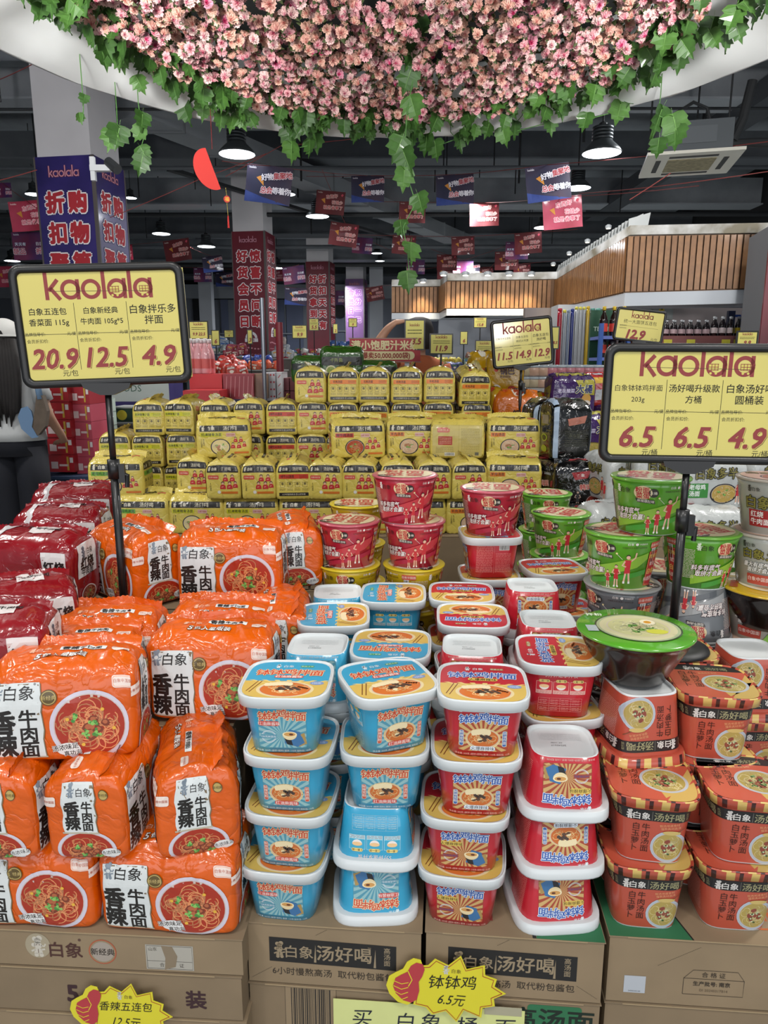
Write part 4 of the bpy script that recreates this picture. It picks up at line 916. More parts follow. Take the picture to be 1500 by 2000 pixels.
# ---- pennant banners and their strings
def make_pennant(kind, seed):
    def mk():
        W, H = (.62, .47); root = obj('pennant', None)
        S = Vector((seed*3.1, 0, 0))
        fn = lambda x, y, L, W=W, H=H: Vector((x*.001, -.02*sin((x*.001/W+.5)*4+seed)+.012*noise.noise(Vector((x*.006, y*.006, seed)))-L*.0012-.002, y*.001))
        C = {'blue': ('#131437', '#30102c', '#e7e2ea', '#aa2c34'), 'red': ('#6a1218', '#4a0e14', '#e8d4cc', '#b42f36'), 'lit': ('#b23450', '#90182c', '#fbe8e8', '#d8506a'), 'mix': ('#6c2248', '#22225e', '#dfe2ee', '#b8304a')}[kind]  # 'lit' is the red pennant with lamp backlight put into a brighter pink
        cl = MB(); cl.grid(lambda s, t: fn((s-.5)*620, -t*470, -1.6), 12, 6); cl.grid(lambda s, t: fn((s-.5)*620, -t*470, -1.0), 12, 6)
        m = mat(C[0], .6, .1, nz=.25, scale=2, col2=C[1], emit=.0)
        body = cl.build('cloth', m, root, True, fix=False)
        a = Art(); a_kaolala(a, -230, -52, 17, C[2], 1)
        if kind == 'blue':
            for i, q in enumerate('好物集聚地'): a.text(q, -60+i*82, -150+i*14, 92, (C[2] if i < 2 else C[3]), 3, bold=.05, out=('#14143a' if i < 2 else C[2]), ow=.055, rot=8)
            for i, q in enumerate('总会等着你'): a.text(q, -60+i*82, -310+i*3, 92, (C[3] if i < 2 else C[2]), 3, bold=.05, out=(C[2] if i < 2 else '#14143a'), ow=.055, rot=3)
            a.poly([(-310, -470), (-310, -330), (-60, -400), (310, -470)], '#23387a', .3); a.raw([(-170, -160), (-80, -120), (-60, -260)], [(0, 1, 2)], '#cf8a34', 1)
        elif kind in ('red', 'lit'):
            for i, q in enumerate('东西好'): a.text(q, -60+i*85, -120+i*12, 80, C[3], 3, bold=.05, out=C[2], ow=.06)
            for i, q in enumerate('花钱少'): a.text(q, 70+i*80, -225, 76, C[3], 3, bold=.05, out=C[2], ow=.06)
            for i, q in enumerate('就是省事了'): a.text(q, -100+i*84, -330, 78, C[3], 3, bold=.05, out=C[2], ow=.06)
            a.poly([(225, -60), (250, -40), (275, -62), (245, -105), (215, -72)], '#cc4a5c', 1); a.raw([(-200, -180), (-120, -150), (-110, -260)], [(0, 1, 2)], '#cf8a34', 1)
        else:
            for i, q in enumerate('天天有'): a.text(q, -240+i*66, -200, 62, C[2], 3, bold=.05, out='#2a2a6a'); a.text('日日新', -240+i*66, -200, 1, C[2], 3)
            a.text('新品', -200, -320, 110, C[3], 3, bold=.05, out=C[2]); a.text('折扣', 200, -320, 110, C[3], 3, bold=.05, out=C[2]); a.text('日日都', 200, -200, 62, C[2], 3, bold=.05)
        finish(a.bake_into({}, fn, 50, 60), 'pennant_print', body, flat)
        return root
    return mk
PEN = [('blue', 528, 324, 86, 8, 'blue pennant with two lines of characters left of the red pennants'), ('blue', 718, 343, 61, 0, 'blue pennant just left of the hanging vine'), ('red', 647, 373, 54, 6, 'dark red pennant under the left lamp, between two blue pennants'),
       ('blue', 888, 341, 69, -2, 'blue pennant just right of the hanging vine'), ('blue', 1068, 322, 82, -8, 'large blue pennant beside a hanging lamp'), ('lit', 1097, 384, 74, -6, 'brightly lit pink pennant below the blue one'), ('red', 946, 396, 54, -1, 'dark red pennant below the blue one right of the vine'),
       ('red', 806, 394, 49, 2, 'dark red pennant partly behind the vine'), ('red', 674, 436, 54, 9, 'dark red pennant along the slanting duct'), ('mix', 709, 464, 38, 6, 'small purple pennant below the duct pennant'), ('red', 904, 462, 43, -2, 'small dark red pennant in the middle of the second string'),
       ('red', 1031, 454, 50, -4, 'small dark red pennant over the far timber panel'), ('red', 790, 460, 44, 4, 'small dark red pennant behind the vine, lower'), ('mix', 1010, 472, 42, 0, 'small mixed-colour pennant overlapping a red one'), ('red', 990, 491, 44, 0, 'small dark red pennant, lower over the timber panel'),
       ('red', 873, 497, 38, 0, 'little red pennant on the far string, left of the middle'), ('mix', 905, 508, 38, 0, 'little mixed pennant on the far string, middle'), ('mix', 812, 508, 34, 0, 'little purple pennant behind the vine tip'), ('red', 870, 520, 31, 0, 'tiny red pennant above the far timber panel, left'),
       ('red', 947, 522, 32, 0, 'tiny red pennant above the far timber panel, middle'), ('red', 1020, 515, 32, 0, 'tiny red pennant above the far timber panel, right'), ('blue', 920, 514, 34, 0, 'tiny blue pennant between two tiny red ones'),
       ('lit', 52, 392, 70, -4, 'bright pink pennant at the left beside the purple column'), ('mix', 56, 453, 66, -1, 'bright mixed-colour pennant under the pink one at the left'), ('mix', 4, 357, 34, 0, 'dark pennant cut by the left edge'), ('lit', 240, 478, 36, -1, 'small pink pennant right of the purple column'),
       ('red', 343, 468, 51, -7, 'dark red pennant alone between the purple and red columns'), ('blue', 413, 500, 38, -6, 'small blue pennant left of the first red column'), ('mix', 395, 523, 34, 0, 'tiny purple pennant low left of the red column'), ('blue', 438, 532, 34, 0, 'tiny blue pennant touching the first red column'),
       ('lit', 540, 528, 26, 0, 'tiny pink pennant right of the first red column'), ('mix', 572, 520, 42, -6, 'small mixed pennant between the two red columns'), ('blue', 578, 562, 42, 3, 'small dark pennant low between the red columns'), ('mix', 655, 568, 34, 0, 'tiny pennant low beside the pale purple board'), ('red', 730, 560, 34, -10, 'tiny red pennant in front of the white column'), ('lit', 12, 520, 50, 0, 'pink pennant low at the left edge above the price sign')]
PP = []
for i, (k, px, py, w, tilt, lb) in enumerate(PEN):
    F = .62*FPX/w/.985; p = at(px, py, F); k_ = min(1, (4.4-CZ)/max(.1, p.z-CZ), 30/F); p = at(px, py, F*k_)
    stamp('pen'+k, make_pennant(k, 1+len(k)), lb, 'pennant', (p.x, p.y, p.z), (0, R(tilt), R(random.uniform(-6, 6))), scale=k_); PP.append((p, k_))
def string(name, pts, r, col, label, cat, n=10):
    P = []
    for i in range(len(pts)-1):
        for k in range(n): t_ = k/n; q = pts[i].lerp(pts[i+1], t_); q.z -= .12*t_*(1-t_)*(pts[i+1]-pts[i]).length*.2; P.append(q)
    P.append(pts[-1]); return tag(MB().tube(P, r, 5).build(name, mat(col, .7)), label, cat)
STR = [([(440, 345), (548, 285), (700, 270)], 9, 9, 'at the left, below the canopy vines'), ([(0, 352), (72, 332)], 7, 7, 'at the far left beside the purple column'), ([(0, 155), (120, 95)], 7, 6, 'at the upper left below the canopy'),
       ([(215, 425), (390, 350), (520, 300)], 9, 9, 'behind the red paper ornament'), ([(1130, 378), (1500, 335)], 9, 6, 'in front of the dark wall at right'), ([(1230, 390), (1310, 338)], 6, 6, 'short, slanting under the air conditioner')]
for i, (pp, f0, f1, lb) in enumerate(STR):
    n = len(pp)-1; string('red_string', [at(x, y, f0+(f1-f0)*j/n) for j, (x, y) in enumerate(pp)], .004, '#7c3532', 'thin red string ' + lb, 'string')
# the strings that carry the pennants run through their top edges
for ids, lb in (((0, 1), 'between the two left blue pennants'), ((1, 3, 4), 'through the right blue pennants towards the air conditioner'), ((2, 8, 9, 17), 'of the pennants along the slanting duct'), ((7, 6, 5), 'of the second row right of the vine'), ((12, 10, 11), 'over the far timber panel, higher one'),
                ((15, 16, 13, 14), 'over the far timber panel, middle one'), ((18, 21, 19, 20), 'just above the far timber panel'), ((25, 26, 27, 29), 'between the purple and red columns'), ((24, 22), 'of the bright pink pennant at the left'), ((35, 23), 'of the bright mixed-colour pennant at the left'),
                ((28, 30, 31), 'low, crossing the first red column'), ((32, 33, 34), 'lowest, left of the white column')):
    pts = [PP[k][0].copy() for k in ids]; d0 = (pts[0]-pts[1]).normalized(); d1 = (pts[-1]-pts[-2]).normalized()
    pts = [pts[0]+d0*1.1] + pts + [pts[-1]+d1*(3.4 if ids[-1] in (4, 5) else 1.3)]
    string('red_string', pts, .005, '#7c3532', 'thin red string ' + lb, 'string', 4)
# red paper ornament and its tassel
p = at(416, 330, 4.6)
t = thing('paper_ornament', 'folded red paper fan ornament hanging left of the big lamp', 'ornament', (p.x, p.y, p.z), R(20))
def fan(y, k):
    mb = MB(); P = arc(-.02, -.005, .115*k, 92, 292, 22)
    P = [(x*.85-z*.18, z) for x, z in P]; mb.prism(P, y, y+.004); return mb
for i in range(4): fan(-.012+i*.009, 1-.03*i).build('paper_leaf', mat('#a81f1c' if i % 2 else '#bb2a22', .7), t)
MB().tube([(0, 0, .11), (.0, 0, .22), (0, 0, .6)], .002, 5).build('cord', mat('#701c1c', .7), t)
md = MB().lathe([(.001, -.002), (.02, -.002), (.02, .003), (.001, .003)], 16).build('medallion', mat('#a8241c', .6), t); md.rotation_euler = (pi/2, 0, 0); md.location = (.075, 0, -.165)
a = Art(); a.text('福', 75, -165, 26, '#d8a62c', 2, bold=.03); finish(a.bake_into({}, flatfn((0, -.004, 0), (1, 0, 0), (0, 0, 1), (0, -1, 0))), 'medallion_print', t)
MB().tube([(.07, 0, -.10), (.075, 0, -.145)], .0016, 5).tube([(.075, 0, -.185), (.078, 0, -.26)], .0016, 5).build('thread', mat('#9a8a34', .7), t); MB().tube([(.078, 0, -.26), (.079, 0, -.33)], [.004, .007], 7).build('tassel', mat('#b32a26', .8), t)
# security camera on the purple column
p = at(212, 330, 6.9); t = thing('security_camera', 'white bracket and small security camera on the purple column corner', 'camera', p)
MB().box((-.16, -.03, -.02), (.02, .03, .03)).box((-.16, -.02, -.1), (-.12, .02, .1)).build('bracket', mat('#c2c6c8', .5), t); MB().tube([(0, 0, .06), (.1, -.05, -.02)], .045, 12).build('body', mat('#2c2e30', .4), t)
# ---------------------------------------------------------------- front display: cartons, cups, tubs, pouches
BED = .33
kraft = mat(KRAFT, .85, nz=.12, scale=9, bump=.08); kraft2 = mat('#85735a', .85, nz=.15, scale=7, bump=.08)
def carton(pl, pr, ztop, h, depth, label, art=None, top_art=None, name='carton', m=kraft, group=None, cat='carton'):
    d = Vector((pr.x-pl.x, pr.y-pl.y, 0)); w = d.length; rot = math.atan2(d.y, d.x)
    t = thing(name, label, cat, (pl.x, pl.y, ztop-h), rot, group)
    body = MB().box((.002, .002, 0), (w-.002, depth-.002, h-.002)).build('body', m, t)
    for k in (0, 1):
        y0, y1 = (0, depth*.495) if k == 0 else (depth*.505, depth)
        MB().box((0, y0, h-.002), (w, y1, h)).build('flap', m, t)
    MB().box((w*.1, -.0006, h-.0022), (w*.9, .0006, h-.0004)).build('fold_edge', mat('#a08c6c', .85), t)
    if art: finish(art.bake_into({}, flatfn((0, .002, 0), (1, 0, 0), (0, 0, 1), (0, -1, 0))), 'carton_print', body, flat)
    if top_art: finish(top_art.bake_into({}, flatfn((0, 0, h), (1, 0, 0), (0, 1, 0), (0, 0, 1), step=.0001, base=.0002)), 'top_print', t, flat)
    return t, w, rot
KB = '#332b23'
def art_soupbox(w):
    a = Art(); W = w*1000; x0 = 38; x1 = W-42
    a.poly([(x0, 88), (x1, 84), (x1, 38), (x0, 42)], '#1e1d1c', 1)
    a_emblem(a, x0+17, 64, 2.1, '#94846a', '#1e1d1c', 2); a.text('白象', x0+50, 62, 25, '#94846a', 2, bold=.02)
    a.poly([(x0+74, 44), (x0+77, 78), (x0+78, 44)], '#94846a', 2); a.text('汤好喝', x0+124, 63, 31, '#94846a', 2, bold=.03)
    a.poly([(x1-37, 41), (x1-34, 76), (x1-33, 41)], '#94846a', 2); a.vtext('高汤面', x1-15, 75, 11.5, '#94846a', 2, bold=.02)
    a.text('TM', x1-44, 78, 4, '#94846a', 2); a.text('6小时慢熬高汤  取代粉包酱包', (x0+x1)/2, 24, 15.5, KB, 2, bold=.012)
    for i in range(14): a.line([(8+i*2.4, 8+i*1.6), (9.6+i*2.4, 9+i*1.6)], .5, KB, 1); a.line([(W-8-i*2.4, 8+i*1.6), (W-9.6-i*2.4, 9+i*1.6)], .5, KB, 1)
    for i in range(8): a.line([(x0+78+i*2.4, 96+i*1.5), (x0+79.6+i*2.4, 97+i*1.5)], .5, KB, 1)
    return a
zb = BED
def P3(px, py): return atz(px, py, zb)
la, ra = P3(-60, 1811), P3(474, 1836)
a = Art(); W = (ra-la).length*1000; ox = W-374
a.disc(ox+36, 38, 21, '#a2977f', 1, 1.1); a_emblem(a, ox+36, 36, 2.6, '#c2bcae', '#5a4238', 1.4); a.text('白象', ox+82, 32, 30, '#4a2c26', 2, bold=.03); a.disc(ox+106, 52, 2.5, '#5a4238', 1)
a.disc(ox+143, 32, 23, '#a9583c', 1); a.disc(ox+143, 32, 21, '#8f8064', 1.3); a.disc(ox+143, 32, 18.5, '#9f958a', 1.6); a.text('新经典', ox+143, 32, 13.5, KB, 2, bold=.03)
a.rect(ox+214, 4, ox+292, 50, '#a9a59a', 1); a.line([(ox+216, 6), (ox+290, 6), (ox+290, 48), (ox+216, 48), (ox+216, 6)], .7, KB, 2); a.line([(ox+216, 20), (ox+290, 20)], .6, KB, 2); a.text('山东', ox+226, 42, 7.5, KB, 2, bold=.02)
a.poly([(ox+244, 4), (ox+262, 10), (ox+266, 30), (ox+258, 48), (ox+240, 49), (ox+246, 26)], '#857660', 2.5); a.text('合', ox+240, 13, 8, KB, 2); a.text('证', ox+272, 13, 8, KB, 2)
carton(la, ra, BED, .068, .30, 'low opened kraft carton under the orange pouches with an elephant emblem', a)
a = Art(); a.text('5', ox+86, 38, 44, '#3a2226', 2, bold=.06); a.text('装', ox+292, 36, 36, '#3a2226', 2, bold=.05)
carton(la-Vector((0, 0, 0)), ra+Vector((-.004, 0, 0)), BED-.07, .085, .30, 'kraft carton below the opened one, printed with a large 5', a, m=kraft2)
carton(la, ra, BED-.157, .16-FZ, .30, 'lowest kraft carton under the orange pouches at the bottom edge', m=kraft)
lb, rb = P3(479, 1800), P3(825, 1822); W = (rb-lb).length
carton(lb, rb, BED, .115, .30, 'kraft carton with black noodle-soup print under the blue cups', art_soupbox(W))
a = Art(); a.rect(62, -60, 148, 66, KRAFT, 1); a.line([(62, -60), (62, 66), (148, 66), (148, -60)], .6, KB, 2)
x = 72
while x < 138: w_ = random.choice((.8, 1.4, 2.2)); a.rect(x, -60, x+w_, 60, '#26221e', 2); x += w_+random.choice((.9, 1.4, 2))
b2, _, _ = carton(lb, rb+Vector((-.003, 0, 0)), BED-.117, .213-FZ, .30, 'lower kraft carton with a large barcode under the blue cups', None, m=kraft2)
for it in a.it: it[0][:] = [(x, y+147-FZ*1000) for x, y in it[0]]
finish(a.bake_into({}, flatfn((0, .002, 0), (1, 0, 0), (0, 0, 1), (0, -1, 0))), 'barcode_print', b2, flat)
lc, rc = P3(830, 1819), P3(1184, 1842); W = (rc-lc).length*1000
ta = Art(); ta.poly([(W*.62, 0), (W-1, 0), (W-1, 240), (W*.55, 240), (W*.66, 60)], '#2c6e48', 1); ta.rect(W*.6, 0, W*.62, 50, '#1d1c1a', 1.5); ta.text('面', W*.3, 60, 60, '#8a3c34', 1, bold=.04)
carton(lc, rc, BED, .115, .30, 'kraft carton with black noodle-soup print under the red cups', art_soupbox(W/1000), ta)
a = Art(); a.rrect(168, 40, W-30, 92, 6, '#2c6e48', 1); a.text('高汤面', 208, 64, 46, '#12241a', 2, bold=.04)
b3, _, _ = carton(lc, rc, BED-.117, .213-FZ, .30, 'lower kraft carton with green lettering under the red cups', None, m=kraft2)
for it in a.it: it[0][:] = [(x, y+112-FZ*1000) for x, y in it[0]]
finish(a.bake_into({}, flatfn((0, .002, 0), (1, 0, 0), (0, 0, 1), (0, -1, 0))), 'green_print', b3, flat)
ld, rd = P3(1190, 1827), P3(1560, 1849); W = (rd-ld).length*1000
a = Art(); a.rect(29, 18, 63, 50, '#b3b8be', 1); a.text('24000342183', 46, 21.5, 3.6, '#2a2a2a', 2)
a.line([(122, 22), (122, 52), (136, 68), (205, 68), (216, 52), (216, 22), (122, 22)], .7, KB, 2); a.line([(122, 52), (216, 52)], .7, KB, 2); a.text('合 格 证', 168, 60, 10.5, KB, 2, bold=.015); a.text('生产批号: 南京', 166, 43, 9, KB, 2, bold=.03); a.text('DI 20240317B14', 170, 31, 6.5, '#6a5a46', 2)
for i in range(26): a.line([(80+i*2.5, 72+i*1.5), (81.6+i*2.5, 73+i*1.5)], .5, KB, 1)
ta = Art(); ta.poly([(1, 0), (W*.45, 0), (W*.30, 150), (W*.32, 230), (1, 230)], '#2c6e48', 1); ta.line([(W*.45, 0), (W*.30, 150)], 2.5, '#1d1c1a', 2); ta.raw([(W*.24, 150), (W*.40, 62), (W*.20, 62)], [(0, 1, 2)], '#7a3a30', 2)
ta.rrect(W*.72, 30, W*.97, 110, 8, '#b8602c', 1); ta.rrect(W*.73, 34, W*.96, 106, 6, KRAFT, 1.4); ta.text('新品', W*.84, 70, 44, '#b8602c', 2, bold=.04)
carton(ld, rd, BED, .124, .30, 'kraft carton with a white square sticker under the soup noodle cups', a, ta)
carton(ld, rd, BED-.126, .204-FZ, .30, 'lower kraft carton under the soup noodle cups at the right', None, m=kraft2)
# rows behind that carry the deeper stacks
for j, (y, dpt) in enumerate(((.31, .34), (.66, .42))):
    for k, (p, q) in enumerate(((la, ra), (lb, rb), (lc, rc), (ld, rd))):
        carton(p+Vector((0, y, 0)), q+Vector((.16 if k == 3 else 0, y, 0)), BED, BED-FZ, dpt, 'plain kraft carton %s row behind the front cartons, %s' % (('in the second', 'in the third')[j], ('under the pouches', 'under the blue cups', 'under the red cups', 'at the right')[k]))
# hand-written note and burst-shaped price cards on the cartons
pc = atz(838, 1832, BED); nrot = math.atan2(rc.y-lb.y, rc.x-lb.x)
def card_at(px, py, off=.006, lb=lb, rc=rc):
    # the carton fronts lie on the line lb-rc
    n = Vector((-(rc.y-lb.y), rc.x-lb.x, 0)).normalized(); d = ray(px, py); s = (lb-Vector((0, 0, CZ))).dot(n)/d.dot(n)
    return Vector((0, 0, CZ))+d*s - n*off
p = card_at(838, 1958, .004)
t = thing('paper_note', 'pale yellow handwritten paper note taped low on the middle cartons', 'note', p, nrot)
MB().box((-.158, -.0008, -.12), (.155, 0, 0)).build('sheet', mat('#d2d88e', .7, nz=.04, scale=20), t)
a = Art()
for i, (q, x) in enumerate((('买', -112), ('白', -40), ('象', 2), ('桶', 60), ('面', 122))): a.text(q, x, -33-(i % 2)*2, 36, '#1d2230', 1, shear=.14, rot=3)
finish(a.bake_into({}, flatfn((0, -.0008, 0), (1, 0, 0), (0, 0, 1), (0, -1, 0))), 'handwriting', t, flat)
MB().box((.09, -.0014, -.01), (.15, -.0008, .006)).build('tape', mat('#a9a48a', .25, .5), t)
def burst(px, py, t1, t2, label, s=1.0, dx=0, e=(lb, rc)):
    p = card_at(px, py, .012, *e)
    t = thing('price_card', label, 'price card', p, (0, R(2), nrot)); t.scale = (s,)*3
    n = 13; P = []
    for i in range(n*2):
        r = (.092 if i % 2 == 0 else .070)*(1+.08*sin(i*2.3)); q = 2*pi*i/(n*2); P.append((.02+r*cos(q)*1.02, r*sin(q)*.70))
    P = [(x, z) for x, z in P]
    mb = MB(); c = (.02, 0)
    mb.prism(P, -.001, 0); card = mb.build('card', mat('#d9cf2c', .45, .3), t)
    a = Art(); K = [(x*1000*.93+1.4, z*1000*.93) for x, z in P]; a.line(K+[K[0]], 1.4, '#a8322c', 1)
    th = [(-66, -34), (-80, -20), (-86, -4), (-82, 14), (-72, 22), (-60, 30), (-54, 44), (-44, 52), (-32, 50), (-28, 38), (-32, 22), (-38, 10), (-36, -10), (-40, -30), (-50, -38)]
    mb = MB().prism([(x*.001*1.08-.002, z*.001*1.08) for x, z in th], -.002, -.0011); tb = mb.build('thumb_backing', mat('#d9cf2c', .45, .3), t)
    b = Art(); b.poly([(x*.93-3, y*.93) for x, y in th], '#b33a40', 1)
    for i in range(4): b.line([(-84+i*2, 8-i*11), (-68, 2-i*11), (-56, 6-i*10)], 1.4, '#d9cf2c', 2)
    b.line([(-58, 30), (-50, 12), (-56, -2)], 1.6, '#d9cf2c', 2)
    finish(b.bake_into({}, flatfn((0, -.002, 0), (1, 0, 0), (0, 0, 1), (0, -1, 0))), 'thumb_print', tb, flat)
    a_emblem(a, 8, 38, 1.2, '#c9c9c0', '#8a8420', 1); a.text('白象', 26, 37, 9, '#7a6a2a', 1.4)
    a.text(t1, 18+dx, 14, 30 if len(t1) < 4 else 23, '#1b1b16', 2, shear=.2, rot=4, sx=.95); a.text(t2, 18+dx, -22, 27, '#1b1b16', 2, shear=.3, sx=.8)
    finish(a.bake_into({}, flatfn((0, -.001, 0), (1, 0, 0), (0, 0, 1), (0, -1, 0))), 'handwriting', card, flat)
burst(860, 1916, '钵钵鸡', '6.5元', 'yellow burst-shaped price card with a red thumb reading 6.5 between blue and red cups', .92)
burst(234, 1962, '香辣五连包', '12.5元', 'yellow burst-shaped price card with a red thumb reading 12.5 at lower left', .82, 0, (la, ra))

# ---- stacks
ORD = ['topmost', 'second', 'third', 'fourth', 'fifth', 'sixth', 'seventh']
def stack(F, px, levels, where, z0=BED, pyref=1250, sc=1.):
    """levels from the bottom: (kind, colour/variant, inverted, yaw in degrees, dx, dy)"""
    x = at(px, pyref, F).x; n = len(levels); z = z0
    for i, lv in enumerate(levels):
        kind, col, inv, yaw, dx, dy = (list(lv)+[0, 0, 0, 0])[:6]
        H = {'q': H_SQ, 's': .1205, 't': .1035*sc, 'b': .087}[kind]
        mk = {'q': lambda: make_square_cup(col[0], col[1]), 's': make_beef_cup, 't': lambda: make_round_tub(col[0], col[1]), 'b': lambda: make_bowl(col)}[kind]
        cn = col[0] if kind in 'qt' else col
        nm, cat = {'q': ('square noodle cup', 'cup'), 's': ('striped-lid noodle cup', 'cup'), 't': ('round noodle tub', 'tub'), 'b': ('film-lidded dark bowl', 'bowl')}[kind]
        o_ = '' if n == 1 else (ORD[n-1-i] + ' ')
        lab = (('upturned ' if inv else '') + (str(cn)+' ' if kind != 's' else '') + nm + ', ' + (o_ + 'of ' if o_ else '') + where)
        stamp((kind, str(col)), mk, lab, cat, (x+dx, F+dy, z+(H if inv else 0)), (pi if inv else 0, 0, R(yaw)+(pi if inv else 0)), None, sc if kind == 't' else None)
        z += H+.0004
    return z
B0, B1, R0, R1 = ('blue', 0), ('blue', 1), ('red', 0), ('red', 1)
def Fb(px, py, r): return atz(px, py, BED).y + r
stack(Fb(560, 1799, .055), 567, [('q', B1, 0, -7, -.006), ('q', B0, 0, -7, .006), ('q', B0, 0, -5, .007), ('q', B1, 0, -2, .001)], 'the front-left stack of blue cups', pyref=1550)
stack(Fb(728, 1813, .075), 742, [('q', B1, 1, 2, -.008), ('q', B0, 1, -94, -.004), ('q', B0, 0, 0, .008), ('q', B0, 0, 20, .012)], 'the second front stack, beside the red cups', pyref=1550)
stack(Fb(905, 1810, .056), 920, [('q', R1, 0, -9, -.012), ('q', R1, 0, -6, -.010), ('q', R0, 0, -4, .005), ('q', R0, 0, -5, .013)], 'the front red stack next to the blue cups', pyref=1550)
stack(Fb(1079, 1830, .075), 1084, [('q', R1, 1, 4, 0), ('q', R0, 1, 2, .003), ('q', R1, 1, -3, .006)], 'the front stack of upturned red cups', pyref=1550)
stack(Fb(1262, 1816, .053), 1262, [('s', 0, 0, -6, -.002), ('s', 0, 0, -10, 0)], 'the front-right pair beside the red cups', pyref=1600)
stack(Fb(1440, 1820, .053), 1440, [('s', 0, 0, -5, -.006), ('s', 0, 0, -8, .004)], 'the pair cut by the right edge', pyref=1600)
# rows behind
stack(1.205, 622, [('q', B0, 0, -5), ('q', B0, 0, 4), ('q', B1, 0, 0, .012), ('q', B1, 1, -3)], 'the blue stack behind the front-left one')
stack(1.205, 764, [('q', B0, 0, 0), ('q', B0, 0, 4), ('q', B1, 0, 0), ('q', B0, 0, 176)], 'the second-row stack left of the red cups')
stack(1.36, 653, [('q', B0), ('q', B0), ('q', B1), ('q', B0, 0, 92)], 'the third-row stack of blue cups')
stack(1.51, 661, [('q', B0), ('q', B0), ('q', B1), ('q', B0, 1, 3)], 'the rearmost left stack of blue cups')
stack(1.50, 768, [('q', B0), ('q', B0), ('q', B1), ('q', B0, 0, 88)], 'the rearmost right stack of blue cups')
stack(1.20, 922, [('q', R0), ('q', R0), ('q', R0, 0, 6), ('q', R0, 1, -6)], 'the second-row stack of red cups at the left')
stack(1.175, 1090, [('q', R0), ('q', R0), ('q', R0, 0, 6, .004, .003), ('q', R0, 0, 84)], 'the second-row stack of red cups at the right')
stack(1.355, 922, [('q', R0), ('q', R0), ('q', R0, 0, 4), ('q', R0, 0, 176)], 'the third-row stack of red cups at the left')
stack(1.335, 1067, [('q', R0), ('q', R0), ('q', R0), ('q', R0, 1, -4)], 'the third-row stack of red cups at the right', z0=BED)
stack(1.505, 899, [('q', R0), ('q', R0), ('q', R0), ('q', R0, 0, -4)], 'the fourth-row stack of red cups at the left')
stack(1.487, 1034, [('q', R0), ('q', R0), ('q', R0), ('q', R0, 1, -3)], 'the fourth-row red stack in the middle', z0=BED+.022)
stack(1.64, 1072, [('q', R0), ('q', R0), ('q', R0, 0, 0, .03), ('q', R0, 0, 8)], 'the rear stack of red cups before the green tubs', z0=BED+.02)
z = stack(1.66, 950, [('q', R0), ('q', R0), ('q', R0), ('q', R0), ('q', R0, 0, -88)], 'the tall rear stack of red cups')
stack(1.66, 952, [('t', ('red', 0), 0, -10)], 'a tall stack of red cups, right of the other red tubs', z0=z, sc=1.05)
stack(1.13, 1255, [('s', 0), ('s', 0, 0, 5), ('s', 0, 1, 8)], 'the second-row stack under the green bowl')
stack(1.135, 1397, [('s', 0), ('s', 0, 0, 5), ('s', 0, 0, -8)], 'the second-row stack right of the green bowl')
stack(1.285, 1318, [('s', 0), ('s', 0), ('s', 0)], 'the third-row stack under the price sign foot')
stack(1.28, 1466, [('s', 0), ('s', 0), ('s', 0, 1)], 'the third-row stack at the right edge')
stack(1.155, 1239, [('b', 'green', 0, -4)], 'on the upturned soup cup', z0=BED+.3627+.002)
stack(1.43, 1500, [('s', 0), ('s', 0), ('s', 0)], 'the fourth-row stack under the yellow bowl')
stack(1.40, 1492, [('b', 'yellow', 0, 30)], 'at the right edge', z0=BED+.3627+.002)
T = lambda c, inv=0, yaw=0, dx=0, v=0: ('t', (c, v), inv, yaw, dx)
stack(1.65, 684, [T('yellow'), T('yellow', 0, 20), T('yellow'), T('yellow', 0, -6), T('red', 0, -18)], 'the left round-tub stack behind the blue cups', sc=1.03)
zz = stack(1.65, 807, [T('yellow'), T('yellow', 0, 20), T('yellow'), T('yellow', 0, 78), T('red', 0, -20)], 'the right round-tub stack behind the blue cups', sc=1.03)
stack(1.645, 789, [T('red', 0, -4)], 'the two red tubs, the highest one', z0=zz, sc=1.06)
stack(1.86, 700, [T('yellow')]*5, 'the tub stack behind the red tubs', sc=1.03)
stack(1.81, 1083, [T('green'), T('green'), T('green'), T('green'), T('green', 0, -36)], 'the green-tub stack behind the red cups', sc=1.06, z0=BED-.03)
stack(1.43, 1207, [T('grey'), T('grey'), T('grey', 0, 30), T('grey', 0, 112), T('green', 0, -46, -.006)], 'the tub stack left of the right sign pole', sc=1.08)
stack(1.43, 1349, [T('grey'), T('grey'), T('grey'), T('grey', 1, -200), T('green', 0, 22)], 'the tub stack behind the right sign pole', sc=1.08)
stack(1.42, 1247, [T('green', 0, -26)], 'two green-tub stacks under the right price sign, the highest green tub', z0=BED+.1118*5+.004, sc=1.08)
stack(1.42, 1484, [T('white', 0, -20, 0, 1), T('white', 0, -24, 0, 1), T('white', 0, -14, -.005, 1), T('white', 0, -20, -.004, 1), T('white', 0, -16, 0, 1), T('white', 0, -18, 0, 0)], 'the white-tub stack at the right edge', sc=1.08)
stack(1.60, 1268, [T('grey'), T('grey'), T('grey'), T('grey')], 'the tub stack seen between the green tubs', sc=1.05)
stack(1.61, 1424, [T('green'), T('green'), T('green'), T('green', 1)], 'the tub stack behind the white tubs', sc=1.06)
stack(1.86, 1186+10, [T('green')]*4, 'the tub stack behind the tilted green tub', sc=1.03)
stack(2.02, 1053, [T('green')]*5, 'the farthest green-tub stack', sc=1.03)
stack(1.98, 1150, [T('green'), T('green'), T('green')], 'the low far tub stack', sc=1.03)

